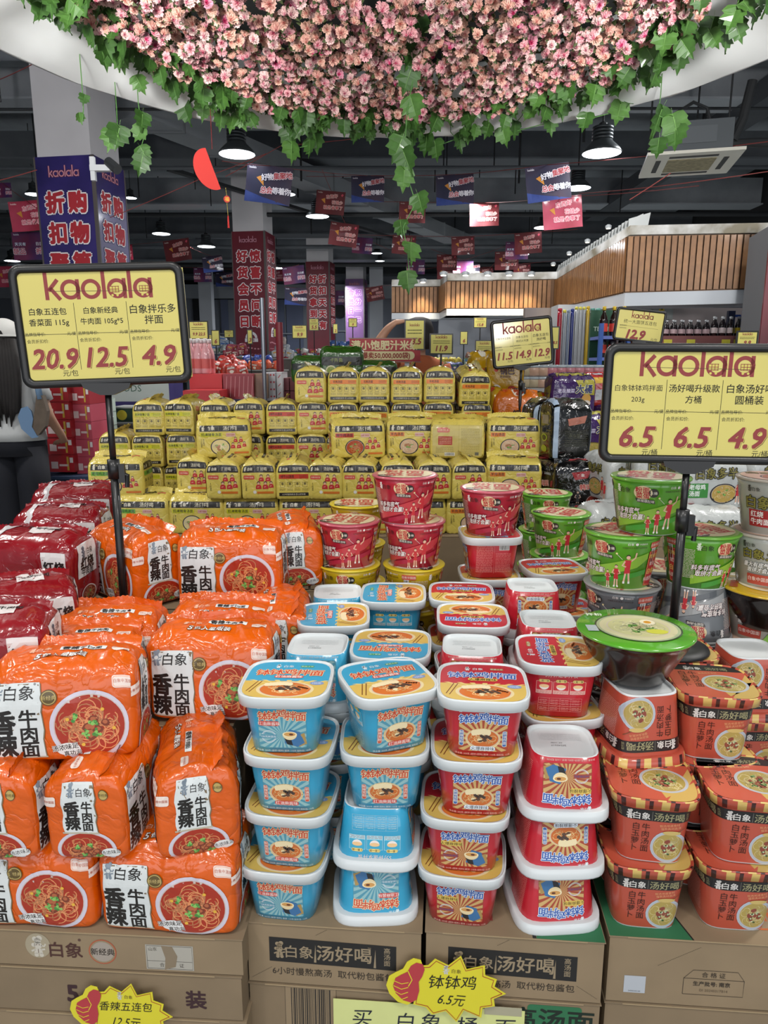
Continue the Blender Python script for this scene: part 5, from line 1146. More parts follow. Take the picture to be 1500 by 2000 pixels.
# ---- pouches
def spicy(px, F, z, yaw, label, seed=1, lean=.6, tilt=(0, 0), sc=1.):
    p = at(px, 1300, F)
    return stamp(('spicy', seed), lambda: make_spicy_pouch(seed, lean=lean), label, 'pouch', (p.x, F, z), (R(tilt[0]), R(tilt[1]), R(yaw)), None, sc)
Z1, Z2, Z3 = BED+.136, BED+.272, BED+.408
def spx(px, py, z): return atz(px, py, z).y
def xat(px, F, z): return (px-750)/FPX*(F*cp_+(CZ-z)*sp_)
def spicy(px, F, z, yaw, label, seed=1, lean=.6, tilt=(0, 0), sc=1., maker=None, key='spicy', cat='pouch'):
    return stamp((key, seed), (lambda: make_spicy_pouch(seed, lean=lean)) if maker is None else (lambda: maker(seed)), label, cat, (xat(px, F, z+.07), F, z), (R(tilt[0]), R(tilt[1]), R(yaw)), None, sc)
spicy(92, 1.055, BED, -3, 'orange noodle pouch lying front-on in the lowest row, at the left edge', 1, sc=(1.06, 1, 1))
spicy(352, 1.04, BED, -4, 'orange noodle pouch lying front-on in the lowest row beside the blue cups', 2, sc=(1.08, 1, 1))
spicy(52, 1.075, Z1, -90, 'orange pouch seen end-on in the second row, at the left edge', 1)
spicy(218, 1.075, Z1, -91, 'orange pouch seen end-on in the middle of the second row', 2)
spicy(388, 1.085, Z1, -76, 'orange pouch in the second row turned to show its long side, beside the blue cups', 3)
spicy(142, 1.085, Z2, 7, 'large orange pouch facing front at the left edge, above the end-on ones', 2, sc=(1.1, 1, 1.08), tilt=(-4, 0))
spicy(425, 1.22, Z2, -2, 'orange pouch facing front under the left stack top, next to the upturned blue cup', 1, sc=(1.06, 1, 1.05), tilt=(-3, 0))
spicy(170, 1.235, Z2-.01, 4, 'orange pouch showing only its top behind the large left one', 3)
spicy(222, 1.335, Z2, 2, 'orange pouch leaning behind, its sloping top marked with white letters, left of centre', 1, lean=.3, tilt=(6, 0))
spicy(442, 1.365, Z2, -3, 'orange pouch with sloping top just below the highest front-facing pouch', 2, lean=.3, tilt=(6, 0))
spicy(458, 1.55, Z3-.03, -2, 'highest orange pouch facing front, right of the sign pole', 3, sc=(1.1, 1, 1.05))
spicy(268, 1.56, Z3-.03, -42, 'orange pouch turned on its corner behind the left sign pole', 2, sc=1.06)
spicy(572, 1.70, Z3-.03, -78, 'orange pouch seen end-on behind the highest front-facing one', 1)
spicy(548, 1.42, Z2-.005, -84, 'orange pouch end-on squeezed beside the small blue cups, upper', 3)
def paint_dkred(a, w, h, f):
    if f in 'fk':
        a.rect(-w*.7, -h, -w*.58, h, '#cfc9ca', 1); a.rect(w*.45, -h*.2, w*.95, h*.75, '#d6d2d0', 1); a.text('红烧', w*.7, h*.35, 22, '#16120f', 2, bold=.07); a.text('牛肉', w*.7, -.0*h, 20, '#16120f', 2, bold=.06)
    elif f in 'rl':
        a.poly([(-w*.6, -h*.1), (w*.5, -h*.02), (w*.5, h*.85), (-w*.6, h*.8)], '#d6dbda', 1); a_emblem(a, -w*.3, h*.6, 1.3, '#4a5560', '#d6dbda', 2); a.text('白象', w*.15, h*.6, 13, '#1a1614', 2); a.text('红烧', -w*.05, h*.3, 26, '#16120f', 2, bold=.07); a.text('牛肉面', -w*.05, h*.05, 15, '#16120f', 2, bold=.05)
        a_food(a, -w*.05, -h*.62, 30, '#d8c9c4', '#7a2a14', '#d9a070', '#7a3520', '#46883c', 1, .6, 30, 5, 6, 2)
    elif f == 't':
        a.poly([(-w*.75, -h), (-w*.6, -h), (-w*.4, h), (-w*.6, h)], '#cfc9ca', 1); a.poly([(0, -h*.5), (w*.5, -h*.5), (w*.5, h*.3), (0, h*.3)], '#d8cfcc', 1); a.text('红烧牛肉面', w*.25, -h*.1, 15, '#16120f', 2, bold=.05)
def mk_dkred(seed): return make_bag('dkred', '#8e0f1a', .204, .128, .140, seed, paint_dkred, coat=.8, name='noodle_pouch', seal=(.03, .6, .12))()
spicy(78, 1.50, Z3-.03, -8, 'dark red glossy pouch facing front behind the orange ones at the left edge', 5, maker=mk_dkred, key='dkred', sc=(1.1, 1, 1.08))
spicy(128, 1.73, Z3-.01, 5, 'dark red pouch just behind the front-facing dark red one', 6, maker=mk_dkred, key='dkred')
spicy(152, 1.87, Z3+.02, 12, 'hindmost and highest dark red pouch with a loose top seal', 5, maker=mk_dkred, key='dkred')
spicy(40, 1.32, Z3-.075, 30, 'dark red pouch with twisted top, lower, at the left edge', 6, maker=mk_dkred, key='dkred')
spicy(-12, 1.16, Z3-.08, 10, 'dark red pouch cut by the left edge above the big orange one', 5, maker=mk_dkred, key='dkred')
# cartons hidden inside the pile that carry its upper rows
def block(x0, y0, x1, y1, z0, z1, label): carton(Vector((x0, y0, 0)), Vector((x1, y0, 0)), z1, z1-z0, y1-y0, label)
xl, xr = xat(-60, 1.5, .6), xat(530, 1.5, .6)
block(xl, 1.155, xat(470, 1.2, .5), 1.46, BED, Z2-.004, 'kraft carton buried under the upper orange pouches')
block(xl, 1.475, xr, 1.79, BED, Z3-.034, 'kraft carton buried under the rear orange and dark red pouches')
# ---- soup-noodle pouches on the second stand
Y0, HB = 2.52, .62
for i in range(6):
    x0 = -1.20+i*.31; carton(Vector((x0, Y0-.03, 0)), Vector((x0+.305, Y0-.03, 0)), HB, .2, .34, 'kraft carton under the yellow pouches, %s from the left' % ['first', 'second', 'third', 'fourth', 'fifth', 'sixth', 'seventh', 'eighth', 'ninth'][i], m=kraft if i % 2 else kraft2)
carton(Vector((-1.22, Y0+.32, 0)), Vector((.56, Y0+.32, 0)), .688, .688-FZ, .5, 'long kraft tray that carries the rear columns of yellow pouches')
carton(Vector((-1.2, Y0-.03, 0)), Vector((.65, Y0-.03, 0)), HB-.205, HB-.205-FZ, .34, 'long kraft base tray of the yellow pouch stand')
FN = {'pork': 'bright yellow', 'beef': 'red', 'lamb': 'orange', 'hen': 'green'}
def soup(px, F, z, fl, view, where, yaw=0, tilt=(0, 0), sc=1.):
    rot = {'F': 0, 'L': 90, 'R': -90, 'K': 180}[view]+yaw
    vn = {'F': 'bowl side in front', 'L': 'people side in front', 'R': 'cooking-icon side in front', 'K': 'back in front'}[view]
    lab = 'yellow pouch, %s flavour tag, %s, %s' % (FN[fl], {'F': 'bowl picture', 'L': 'people end', 'R': 'icon end', 'K': 'back'}[view], where)
    return stamp(('soup', fl), lambda: make_soup_pouch(fl, {'pork': 3, 'beef': 4, 'lamb': 6, 'hen': 8}[fl]), lab, 'pouch', (xat(px, F, z+.06), F, z), (R(tilt[0]), R(tilt[1]), R(rot)), None, sc)
n_ = ['first', 'second', 'third', 'fourth', 'fifth', 'sixth', 'seventh', 'eighth', 'ninth', 'tenth', 'eleventh', 'twelfth', 'thirteenth']
cols = [237, 302, 366, 430, 494, 553, 612, 673, 733, 796, 857, 920]
for i, px in enumerate(cols):
    n = 2 if i == 0 else 3 if i < 6 else 4
    for k in range(n):
        lv = n-1-k                               # 0 = top
        if i < 5: fl, vw = 'pork', ('R' if i < 3 or lv else 'L')
        elif i == 5: fl, vw = 'beef', 'R'
        elif i == 6: fl, vw = 'lamb', 'L'
        else: fl, vw = 'lamb', 'R'
        if i == 4: vw = 'L'
        soup(px, 2.97, .69+k*.128, fl, vw, '%s of rear column %s' % (ORD[lv], n_[i]), yaw=random.uniform(-7, 7), tilt=(0, (9 if (i == 11 and lv == 0) else random.uniform(-2, 2))))
for i, (px, fl, vw) in enumerate(((394, 'lamb', 'L'), (446, 'pork', 'L'), (510, 'pork', 'L'), (576, 'beef', 'R'), (643, 'beef', 'L'), (707, 'beef', 'L'), (772, 'lamb', 'R'), (842, 'lamb', 'L'), (908, 'lamb', 'L'))):
    soup(px, 2.60 if i else 2.70, HB+.132, fl, vw, '%s from the left in the middle row' % n_[i], yaw=random.uniform(-6, 6))
soup(237, 2.62, HB+.132, 'hen', 'F', 'standing at the left end', yaw=2)
soup(438, 2.72, HB+.264, 'pork', 'F', 'on the middle row at the left', yaw=12)
soup(697, 2.70, HB+.264, 'beef', 'F', 'on the middle row behind the highest red tub', yaw=8)
soup(806, 2.74, HB+.264, 'lamb', 'F', 'on the middle row, centre', yaw=-2)
soup(893, 2.69, HB+.264, 'hen', 'K', 'on the middle row', yaw=-6)
soup(1000, 2.72, HB+.264, 'lamb', 'F', 'at the right end beside the black bags', yaw=-4)
soup(1000, 2.60, HB+.132, 'lamb', 'F', 'under the right-end one', yaw=-4)
for i, (px, fl) in enumerate(((182, 'hen'), (288, 'hen'), (392, 'pork'), (495, 'pork'), (602, 'beef'), (709, 'beef'), (816, 'lamb'), (922, 'lamb'))):
    soup(px, 2.585, HB, fl, 'F', '%s from the left in the lowest row' % n_[i], yaw=random.uniform(-5, 5))
# ---- price signs on stands
YEL = '#cdc162'; MAR = '#8c3a3a'
def price_sign(name_px, F, wpx, aspect, label, cols_, pole_z, rot=(0, 0, 0), base=True, extra=0, scale_print=1., cut=0, single=False, poleoff=0.):
    (px, py) = name_px; c = at(px, py, F); zd = F*cp_+(CZ-c.z)*sp_; w = wpx/FPX*zd; h = w*aspect
    t = thing('price_sign', label, 'price sign', c, (0, 0, R(rot[2]))); plate = []
    fr = .055*w; blk = mat('#0a0b0c', .42, .15)
    def rr(W, H, r, y):
        return [(x, y, z) for x, z in arc(W/2-r, H/2-r, r, 0, 90, 5)+arc(-W/2+r, H/2-r, r, 90, 180, 5)+arc(-W/2+r, -H/2+r, r, 180, 270, 5)+arc(W/2-r, -H/2+r, r, 270, 360, 5)]
    rings = [rr(w, h, fr*1.2, -.004), rr(w-.004, h-.004, fr*1.1, -.009), rr(w-fr*1.5, h-fr*1.5, fr*.6, -.009), rr(w-fr*1.8, h-fr*1.8, fr*.5, -.003), rr(w-fr*1.8, h-fr*1.8, fr*.5, .004), rr(w, h, fr*1.2, .004)]
    n = len(rings[0]); mb = MB()
    mb.add([v for r in rings for v in r], [(j*n+i, j*n+(i+1) % n, ((j+1) % 6)*n+(i+1) % n, ((j+1) % 6)*n+i) for j in range(6) for i in range(n)])
    plate.append(mb.build('frame', blk, t, True))
    pw, ph = w-fr*1.3, h-fr*1.3
    pp = MB().box((-pw/2, -.0035, -ph/2), (pw/2+extra, -.0022, ph/2)).build('price_sheet', mat(YEL, .5, .35, nz=.03, scale=10), t); plate.append(pp)
    a = Art(); S = pw*1000/300; V = ph*1000/200/S
    def X(x): return x*S
    if single:
        a_kaolala(a, 10*S, 42*S, 26*S, MAR, 1); a.text(cols_[0][0], 0, 20*S, 27*S, '#3a3a20', 1, bold=.01)
        a.text('品牌指导价:', -105*S, -8*S, 9*S, '#3a3a20', 1); a.text('会员折扣价:', -105*S, -24*S, 9*S, '#3a3a20', 1); a.line([(-130*S, -8*S), (120*S, -12*S)], 1*S, '#3a3a20', 1)
        a.text(cols_[0][2], -20*S, -55*S, 76*S, MAR, 2, bold=.08, shear=.22); a.text('元/包', 105*S, -78*S, 20*S, '#3a3a20', 1)
    else:
        a_kaolala(a, 3*S, 50*S, 37*S, MAR, 1, cart=YEL)
        a.line([(-88*S, 66*S), (94*S, 63*S)], .7*S, '#4a3a2a', 3)
        for i, (n1, n2, pr, un, sz) in enumerate(cols_):
            x = (-98+i*98)*S
            if i: a.line([(x-49*S, 44*S), (x-49*S, -82*S)], .9*S, '#3a3a20', 1)
            a.text(n1, x, 29*S, sz*S, '#16160e', 2, bold=.015); a.text(n2, x, 9*S, sz*S, '#16160e', 2, bold=.015)
            a.text('品牌指导价:', x-47*S, -13*S, 7.4*S, '#2c2c18', 1, al='l'); a.text('元/提', x+47*S, -13*S, 7.4*S, '#2c2c18', 1, al='r'); a.line([(x-47*S, -13*S), (x+47*S, -14*S)], .8*S, '#2c2c18', 2)
            a.text('会员折扣价:', x-45*S, -26*S, 7.8*S, '#2c2c18', 1, al='l')
            wd_ = 49 if len(pr) > 3 else 50
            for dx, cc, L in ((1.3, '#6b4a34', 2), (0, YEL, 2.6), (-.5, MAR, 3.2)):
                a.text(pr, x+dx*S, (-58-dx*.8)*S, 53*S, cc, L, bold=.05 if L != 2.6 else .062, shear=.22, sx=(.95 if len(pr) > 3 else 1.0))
            a.text(un, x+28*S, -88*S, 13*S, '#16160e', 1)
    a.it = [([(min(max(x, -pw*500), pw*500), min(y, ph*500)) for x, y in p], f, c_, L) for p, f, c_, L in a.it]
    finish(a.bake_into({}, flatfn((0, -.0035, 0), (1, 0, 0), (0, 0, 1), (0, -1, 0), step=.00004, base=.0002)), 'sheet_print', pp, flat)
    # clear pocket edge, clip and telescopic pole
    plate.append(MB().box((-pw/2, -.0032, -ph/2), (-pw/2+.012*w, -.0002, ph/2)).build('pocket_edge', mat('#9aa0a4', .2, .6), t))
    k = w/.33; yb = -h/2
    MB().prism([(-.048*k, yb+.006*k), (.048*k, yb+.006*k), (.044*k, yb-.004*k), (.012*k, yb-.018*k), (-.012*k, yb-.018*k), (-.044*k, yb-.004*k)], -.012, .012).build('clip', blk, t)
    L = c.z-pole_z; zt = yb-.014*k; zm = zt-(L+yb)*.28
    pl = MB().tube([(0, 0, zt), (0, 0, zm)], .0065*k, 12).build('upper_pole', blk, t, True)
    MB().tube([(0, 0, zm+.02), (0, 0, -L+.006)], .0085*k, 12).build('lower_pole', blk, t, True)
    MB().tube([(0, 0, zm+.028), (0, 0, zm-.012)], .0125*k, 12).build('collar', blk, t, True)
    MB().box((.008*k, -.006, zm-.02), (.022*k, .006, zm+.018)).tube([(.01*k, 0, zm), (.026*k, 0, zm-.006), (.024*k, 0, zm-.03)], .005*k, 8).build('locking_knob', blk, t)
    if base: MB().lathe([(.066, -L), (.068, -L+.002), (.066, -L+.006), (.05, -L+.010), (.014, -L+.013), (.013, -L+.02)], 32).build('base_disc', mat('#1a1c1d', .5), t, True)
    for q in plate: q.rotation_euler = (0, R(rot[1]), 0)
    return t
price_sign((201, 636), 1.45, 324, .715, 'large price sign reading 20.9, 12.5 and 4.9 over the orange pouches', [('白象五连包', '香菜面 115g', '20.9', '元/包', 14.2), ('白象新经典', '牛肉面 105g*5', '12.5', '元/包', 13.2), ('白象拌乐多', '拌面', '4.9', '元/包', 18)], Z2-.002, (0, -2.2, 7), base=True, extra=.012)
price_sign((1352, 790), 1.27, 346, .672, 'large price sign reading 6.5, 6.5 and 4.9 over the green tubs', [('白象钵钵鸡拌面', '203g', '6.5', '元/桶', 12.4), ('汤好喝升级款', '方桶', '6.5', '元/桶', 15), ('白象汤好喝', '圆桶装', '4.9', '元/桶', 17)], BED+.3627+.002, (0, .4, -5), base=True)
price_sign((1020, 669), 3.15, 122, .76, 'mid-sized tilted price sign reading 11.5, 14.9 and 12.9 behind the yellow pouches', [('白象多半五连包', '', '11.5', '元/包', 11), ('白象五连包', '韩式火鸡面', '14.9', '元/包', 13), ('白象五连包', '汤好喝', '12.9', '元/包', 17)], .95, (0, -6, 4), base=True)
price_sign((1249, 636), 2.9, 98, .64, 'small tilted price sign reading 12.9 peeking above the large right sign', [('统一大面饼五连包', '', '12.9')], .4, (0, 6, 0), base=True, single=True)
# ---------------------------------------------------------------- snack bags around the stand
def paint_black(a, w, h, f):
    if f in 'fk':
        a.poly([(-w*.5, h*.72), (w*.1, h*.82), (0, h*.5), (-w*.38, h*.42)], '#9c2028', 1); a.text('白象', -w*.2, h*.62, 13, '#e8dcd8', 2, bold=.03)
        a.disc(w*.36, h*.66, 7, '#c9ccd0', 1); a.disc(w*.36, h*.66, 5, '#141414', 1.5); a.text('玉汤御品', w*.66, h*.68, 9, '#c9ccd0', 2)
        a.text('韩式火鸡面', w*.25, h*.2, 22, '#b03a3c', 3, bold=.04, out='#d8bcae', rot=8); a_food(a, w*.3, -h*.45, 38, '#2a1512', '#7a2014', '#b8482a', '#5a1a12', '#a8b04a', 1, .7, 30, 5, 4, 1)
        a_player(a, -w*.28, -h*.75, 60, '#2c2c30', '#b9a090', 2); a.poly([(w*.7, -h*.55), (w*.85, -h*.55), (w*.85, -h*.1), (w*.7, -h*.1)], '#b9b45a', 6)
    elif f in 'rl': a.poly([(-w*.7, h*.2), (w*.6, h*.35), (w*.5, h*.05), (-w*.5, 0)], '#9c2028', 1); a.poly([(-w*.6, -h*.7), (w*.7, -h*.8), (w*.6, -h*.2), (-w*.4, -h*.1)], '#5c1a18', 1)
    else: a.poly([(-w*.6, -h*.5), (w*.3, -h*.4), (w*.2, 0), (-w*.5, 0)], '#8c2c30', 1)
def paint_blackgreen(a, w, h, f):
    a.rect(-w*.98, -h*.95, -w*.72, h*.95, '#9db0c4', 1)
    if f in 'fk': a.poly([(-w*.3, h*.5), (w*.7, h*.62), (w*.6, h*.35), (-w*.2, h*.25)], '#b0705e', 1); a.lines(-w*.4, -h*.5, w*.8, h*.1, 9, '#4a4c3c', 1, 1.4); a.text('净含量', w*.1, -h*.1, 16, '#4a4c3c', 2)
    elif f in 'rl': a.disc(0, -h*.2, 28, '#a8b82c', 1, .5); a.disc(0, -h*.2, 20, '#1c2410', 1.5, .5); a.disc(0, -h*.6, 26, '#a8b82c', 1, .5); a.poly([(-w*.4, h*.3), (w*.5, h*.3), (w*.4, h*.6), (-w*.4, h*.6)], '#8f8478', 1)
def paint_purple(a, w, h, f):
    if f in 'fk':
        a.text('老坛酸菜', -w*.38, h*.25, 20, '#c9c2dc', 3, bold=.05, shear=.1); a.text('大桶', w*.42, h*.35, 40, '#1f2a6a', 3, bold=.07, out='#d8d49a', shear=.1)
        a.poly([(w*.05, h*.85), (w*.95, h*.9), (w*.95, h*.0), (w*.4, h*.05)], '#a8a034', 1); a.disc(-w*.1, -h*.65, 66, '#6a5a1c', 1, .36); a.disc(-w*.1, -h*.65, 58, '#a89a4c', 1.5, .34)
        for i in range(14): a.disc(-w*.1+random.uniform(-50, 50), -h*.65+random.uniform(-14, 14), 5, '#c4a05c' if i % 2 else '#6d7a2c', 2, .6, 7)
        a.disc(w*.55, -h*.2, 22, '#c99a4a', 2); a.disc(w*.55, -h*.45, 22, '#d9cfc4', 2.4, .6)
    elif f in 'rl': a.poly([(-w*.8, -h*.8), (w*.7, -h*.7), (w*.7, h*.6), (-w*.7, h*.3)], '#8a8630', 1); a.text('大', 0, 0, 50, '#26205a', 2, bold=.05)
    else: a.poly([(-w*.8, -h*.8), (w*.8, -h*.7), (w*.8, h*.6), (-w*.7, h*.3)], '#a8a23c', 1)
def paint_red(a, w, h, f):
    a.poly([(-w, h*.5), (w, h*.7), (w, h), (-w, h)], '#d0a82c', 1); a.poly([(-w*.5, -h*.6), (0, -h*.5), (0, h*.2), (-w*.5, h*.1)], '#b8bcc4', 1.4); a.text('红烧', w*.4, 0, 22, '#e8d8c8', 2, bold=.05)
def paint_yel(a, w, h, f):
    a.text('锅巴', w*.1, h*.25, 34, '#4a2410', 2, bold=.07); a.disc(-w*.5, h*.3, 9, '#c9402c', 2); a.text('香脆酥软', 0, -h*.02, 13, '#4a2410', 2); a.disc(-w*.45, -h*.6, 20, '#e2ded0', 1); a.disc(w*.4, -h*.65, 26, '#c4481e', 1, .6); a.disc(w*.35, -h*.55, 16, '#a83014', 1.4, .6)
def paint_orange(a, w, h, f):
    a.text('锅巴', w*.2, h*.1, 36, '#3a1a0a', 2, bold=.07); a.text('牛肉味', w*.2, -h*.15, 14, '#3a1a0a', 2); a.disc(w*.1, -h*.55, 34, '#e8dcc8', 1, .8); a.disc(w*.1, -h*.55, 27, '#a8441c', 1.5, .8); a.disc(-w*.55, -h*.4, 16, '#b8480c', 1)
def paint_white(a, w, h, f):
    if f in 'fk':
        a.text('白象多半', 0, h*.5, 34, '#7d7634', 3, bold=.05, out='#171512'); a.rect(-w*.9, -h*.5, -w*.25, h*.1, '#3a8a3c', 1); a.text('老母鸡', -w*.58, -h*.05, 17, '#e8efe8', 2, bold=.05); a.text('汤面', -w*.66, -h*.32, 17, '#e8efe8', 2, bold=.05)
        a_food(a, w*.25, -h*.35, 44, '#242220', '#b89a4c', '#e0cc94', '#c9a05c', '#5c8a3a', 1, .7, 24, 5, 4, 3); a_player(a, w*.7, -h*.8, 70, L=6); a_player(a, w*.86, -h*.9, 60, L=7)
    elif f in 'rl': a.text('白象', 0, h*.45, 30, '#7d7634', 3, bold=.05, out='#171512'); a.rect(-w*.6, -h*.5, w*.6, h*.15, '#a03024', 1); a.text('香辣', 0, h*.0, 22, '#efe4dc', 2, bold=.04); a.text('牛肉', 0, -h*.3, 22, '#efe4dc', 2, bold=.04)
    else: a.text('白象', 0, 0, 16, '#3a3632', 2); a.disc(-w*.5, 0, 10, '#b03a34', 1)
def paint_dgreen(a, w, h, f):
    if f in 'fk':
        a.rect(-w, h*.1, w, h*.62, '#12160e', 1); a.text('干拌面', -w*.25, h*.42, 20, '#8a9450', 2, bold=.03); a.disc(-w*.5, -h*.25, 26, '#c9c49c', 1.6); a.disc(-w*.5, -h*.25, 20, '#8a9a3c', 2); a.text('Wasabi', w*.3, -h*.05, 24, '#b8c49a', 2, shear=.3)
    elif f == 't': a.rect(-w, -h*.5, w, 0, '#3f7a1c', 1)
BG = {'black': ('#0c0b0c', .225, .10, .17, 11, paint_black, 1., .13), 'blackgreen': ('#0d0e0c', .15, .13, .20, 12, paint_blackgreen, 1., .14), 'purple': ('#3a1a5c', .21, .12, .16, 13, paint_purple, .9, .18), 'red': ('#b01a20', .2, .12, .14, 14, paint_red, .9, .2),
      'gold': ('#c79c12', .17, .09, .19, 15, paint_yel, .7, .25), 'orange': ('#cf6a0e', .20, .10, .19, 16, paint_orange, .7, .25), 'white': ('#c4c8c6', .205, .125, .145, 17, paint_white, .5, .3), 'dgreen': ('#27520e', .20, .08, .15, 18, paint_dgreen, .8, .22)}
def bag(kind, px, F, z, yaw, label, tilt=(0, 0), sc=1., name=None):
    c, W, D, H, sd, pt, coat, rg = BG[kind]
    nm = 'noodle_bag' if kind in ('black', 'blackgreen', 'purple', 'red', 'white', 'dgreen') else 'snack_bag'
    return stamp(('bag', kind), make_bag(kind, c, W, D, H, sd, pt, coat=coat, rough=rg, name=nm, amp=.003, seal=(.03, .4, .05)), label, 'bag', (xat(px, F, z+H/2), F, z), (R(tilt[0]), R(tilt[1]), R(yaw)), None, sc)
bag('black', 1140, 2.50, HB+.09, -3, 'large glossy black noodle bag facing front behind the green tubs')
bag('black', 1010, 2.72, HB+.10, 4, 'black noodle bag lying under the yellow lamb pouch, left one')
bag('black', 1062, 2.62, HB+.08, -60, 'black noodle bag turned sideways left of the large black one')
bag('black', 1150, 2.42, HB-.06, 3, 'black noodle bag lowest in the dark pile behind the green tubs')
bag('black', 1040, 2.5, HB-.03, 8, 'black noodle bag low behind the far green tub')
bag('blackgreen', 1103, 2.62, HB+.265, 10, 'upright black bag with a pale side seam beside the yellow pouches')
bag('blackgreen', 1060, 2.78, HB+.26, -85, 'upright black and lime bag seen from its side')
bag('purple', 1112, 3.35, 1.01, 6, 'purple and yellow noodle bag, upper one')
bag('purple', 1150, 3.1, .85, 8, 'purple and yellow noodle bag, lower right one')
bag('purple', 1100, 3.3, .845, -4, 'purple noodle bag underneath the upper purple one', tilt=(0, 0))
bag('purple', 1190, 3.5, .87, 30, 'purple noodle bag partly behind the large right sign')
bag('red', 1172, 3.5, 1.03, 0, 'red noodle bag with yellow top right of the purple ones')
bag('gold', 985, 3.35, 1.08, -4, 'golden snack bag behind the right end of the yellow pouches')
bag('gold', 948, 3.5, 1.08, 20, 'golden snack bag left of the other golden one')
bag('gold', 962, 3.25, .96, -70, 'golden snack bag seen side-on next to the orange snack bag', sc=.8)
bag('gold', 1050, 3.4, .91, 10, 'yellow snack bag right of the orange snack bag', sc=.9)
bag('orange', 1006, 3.2, .91, -5, 'orange snack bag standing behind the middle sign pole')
bag('orange', 965, 3.12, .84, 70, 'orange snack bag lying low at the left of the standing one', sc=.75)
bag('orange', 1045, 3.15, .84, 80, 'orange snack bag lying low at the right of the standing one', sc=.75)
bag('white', 1190, 2.45, HB+.15, -78, 'white noodle bag seen end-on left of the right sign')
bag('white', 1375, 2.15, .80, 6, 'white noodle bag with green panel behind the sign pole')
bag('white', 1375, 2.08, .655, 4, 'white noodle bag lying below the one with the green panel')
bag('white', 1450, 2.25, .80, -70, 'white noodle bag seen end-on right of the sign pole')
bag('white', 1290, 2.3, .80, 0, 'white noodle bag just under the large right sign')
bag('white', 1480, 2.35, .80, -8, 'white noodle bag at the right edge under the sign')
bag('white', 1190, 2.30, .62, 12, 'white noodle bag low behind the tilted green tub')
bag('dgreen', 668, 3.42, 1.142, 2, 'dark green noodle bag standing above the yellow pouches')
bag('dgreen', 612, 3.44, 1.142, -8, 'dark green noodle bag behind the first yellow column, left one', sc=(1, 1, .75))
bag('dgreen', 733, 3.44, 1.142, 8, 'dark green noodle bag lying right of the standing one', sc=(1, 1, .62))
# supports of those bags
carton(Vector((.67, 2.33, 0)), Vector((1.16, 2.33, 0)), HB-.07, HB-.07-FZ, .55, 'kraft carton under the black noodle bags')
carton(Vector((1.2, 2.0, 0)), Vector((2.2, 2.0, 0)), .65, .65-FZ, .5, 'kraft carton under the white noodle bags')
carton(Vector((.62, 3.03, 0)), Vector((1.9, 3.03, 0)), .84, .84-FZ, .65, 'long low counter of kraft under the purple, orange and golden bags')
carton(Vector((xat(592, 3.35, 1), 3.35, 0)), Vector((xat(762, 3.35, 1), 3.35, 0)), 1.14, 1.14-FZ, .22, 'tall kraft block behind the yellow columns')

# ---------------------------------------------------------------- goods farther back
def small_carton(px0, px1, pyb, F, h, d, col, label, cat='carton', group=None, yaw=0, paint=None, name='carton', z=None):
    x0, x1 = xat(px0, F, 1.), xat(px1, F, 1.); zb_ = at(700, pyb, F).z if z is None else z
    t = thing(name, label, cat, (x0, F, zb_), R(yaw), group); w = x1-x0
    m = mat(col, .5, .2, nz=.08, scale=6)
    b = MB().box((0, 0, 0), (w-.003, d, h-.004)).build('body', m, t)
    MB().box((w*.02, .004, h-.004), (w*.98, d*.98, h-.001)).build('flap', m, t)
    if paint:
        a = Art(); paint(a, w*1000, h*1000); finish(a.bake_into({}, flatfn((0, 0, 0), (1, 0, 0), (0, 0, 1), (0, -1, 0), step=.0006, base=.0008)), 'carton_print', b, flat)
    return t
def p_milk(a, w, h):
    a.rect(w*.08, h*.2, w*.35, h*.6, '#d8c4c4', 1); a.line([(w*.4, h*.4), (w*.75, h*.4)], h*.12, '#e2c8c8', 1); a.rect(w*.82, h*.55, w*.95, h*.85, '#dcd6d6', 1); a.rect(w*.7, h*.1, w*.78, h*.9, '#c9a23a', 1)
for k in range(7):
    z = .44+k*.131
    small_carton(84, 136, 0, 5.3+(k % 2)*.01, .13, .3, '#b01a24', 'red drink carton, %s in the left column behind the shopper' % (ORD[6-k] if k < 6 else ORD[0]), z=z, paint=p_milk, yaw=-4)
    small_carton(138, 176, 0, 5.35, .13, .3, '#a0222e' if k > 3 else '#b8485a', 'red drink carton, %s in the right column behind the shopper' % (ORD[6-k] if k < 6 else ORD[0]), z=z-.02, paint=p_milk, yaw=-4)
for k in range(2): small_carton(180, 206, 0, 5.45, .12, .3, '#b03a4c', 'pinkish red drink carton, %s of the pair beside the green ones' % ('lower', 'upper')[k], z=.44+k*.121, paint=p_milk)
tag(MB().box((xat(60, 5.3, .5), 5.25, FZ), (xat(212, 5.3, .5), 5.78, .40)).box((xat(56, 5.3, .5), 5.2, .40), (xat(216, 5.3, .5), 5.8, .42)).build('pallet', mat('#2c3e5c', .7)), 'blue pallet base under the red drink cartons', 'pallet')
def p_green(a, w, h): a.rect(w*.06, h*.1, w*.9, h*.9, '#2c7a4c', 1); a.line([(w*.2, h*.5), (w*.6, h*.5)], h*.12, '#a8c8b0', 1.5)
for k in range(5):
    for j in range(2): small_carton(168+j*20, 187+j*20, 0, 5.95, .112, .2, '#b8c8bc', 'green and white drink carton, %s in the %s column by the sign pole' % (ORD[4-k], ('left', 'right')[j]), z=.50+k*.115, paint=p_green) if not (k == 4 and j) else None
tag(MB().box((xat(160, 5.9, .5), 5.92, FZ), (xat(213, 5.9, .5), 6.2, .48)).box((xat(158, 5.9, .5), 5.9, .48), (xat(214, 5.9, .5), 6.2, .499)).build('pallet', mat('#4a5058', .7)), 'grey base block under the green and white cartons', 'pallet')
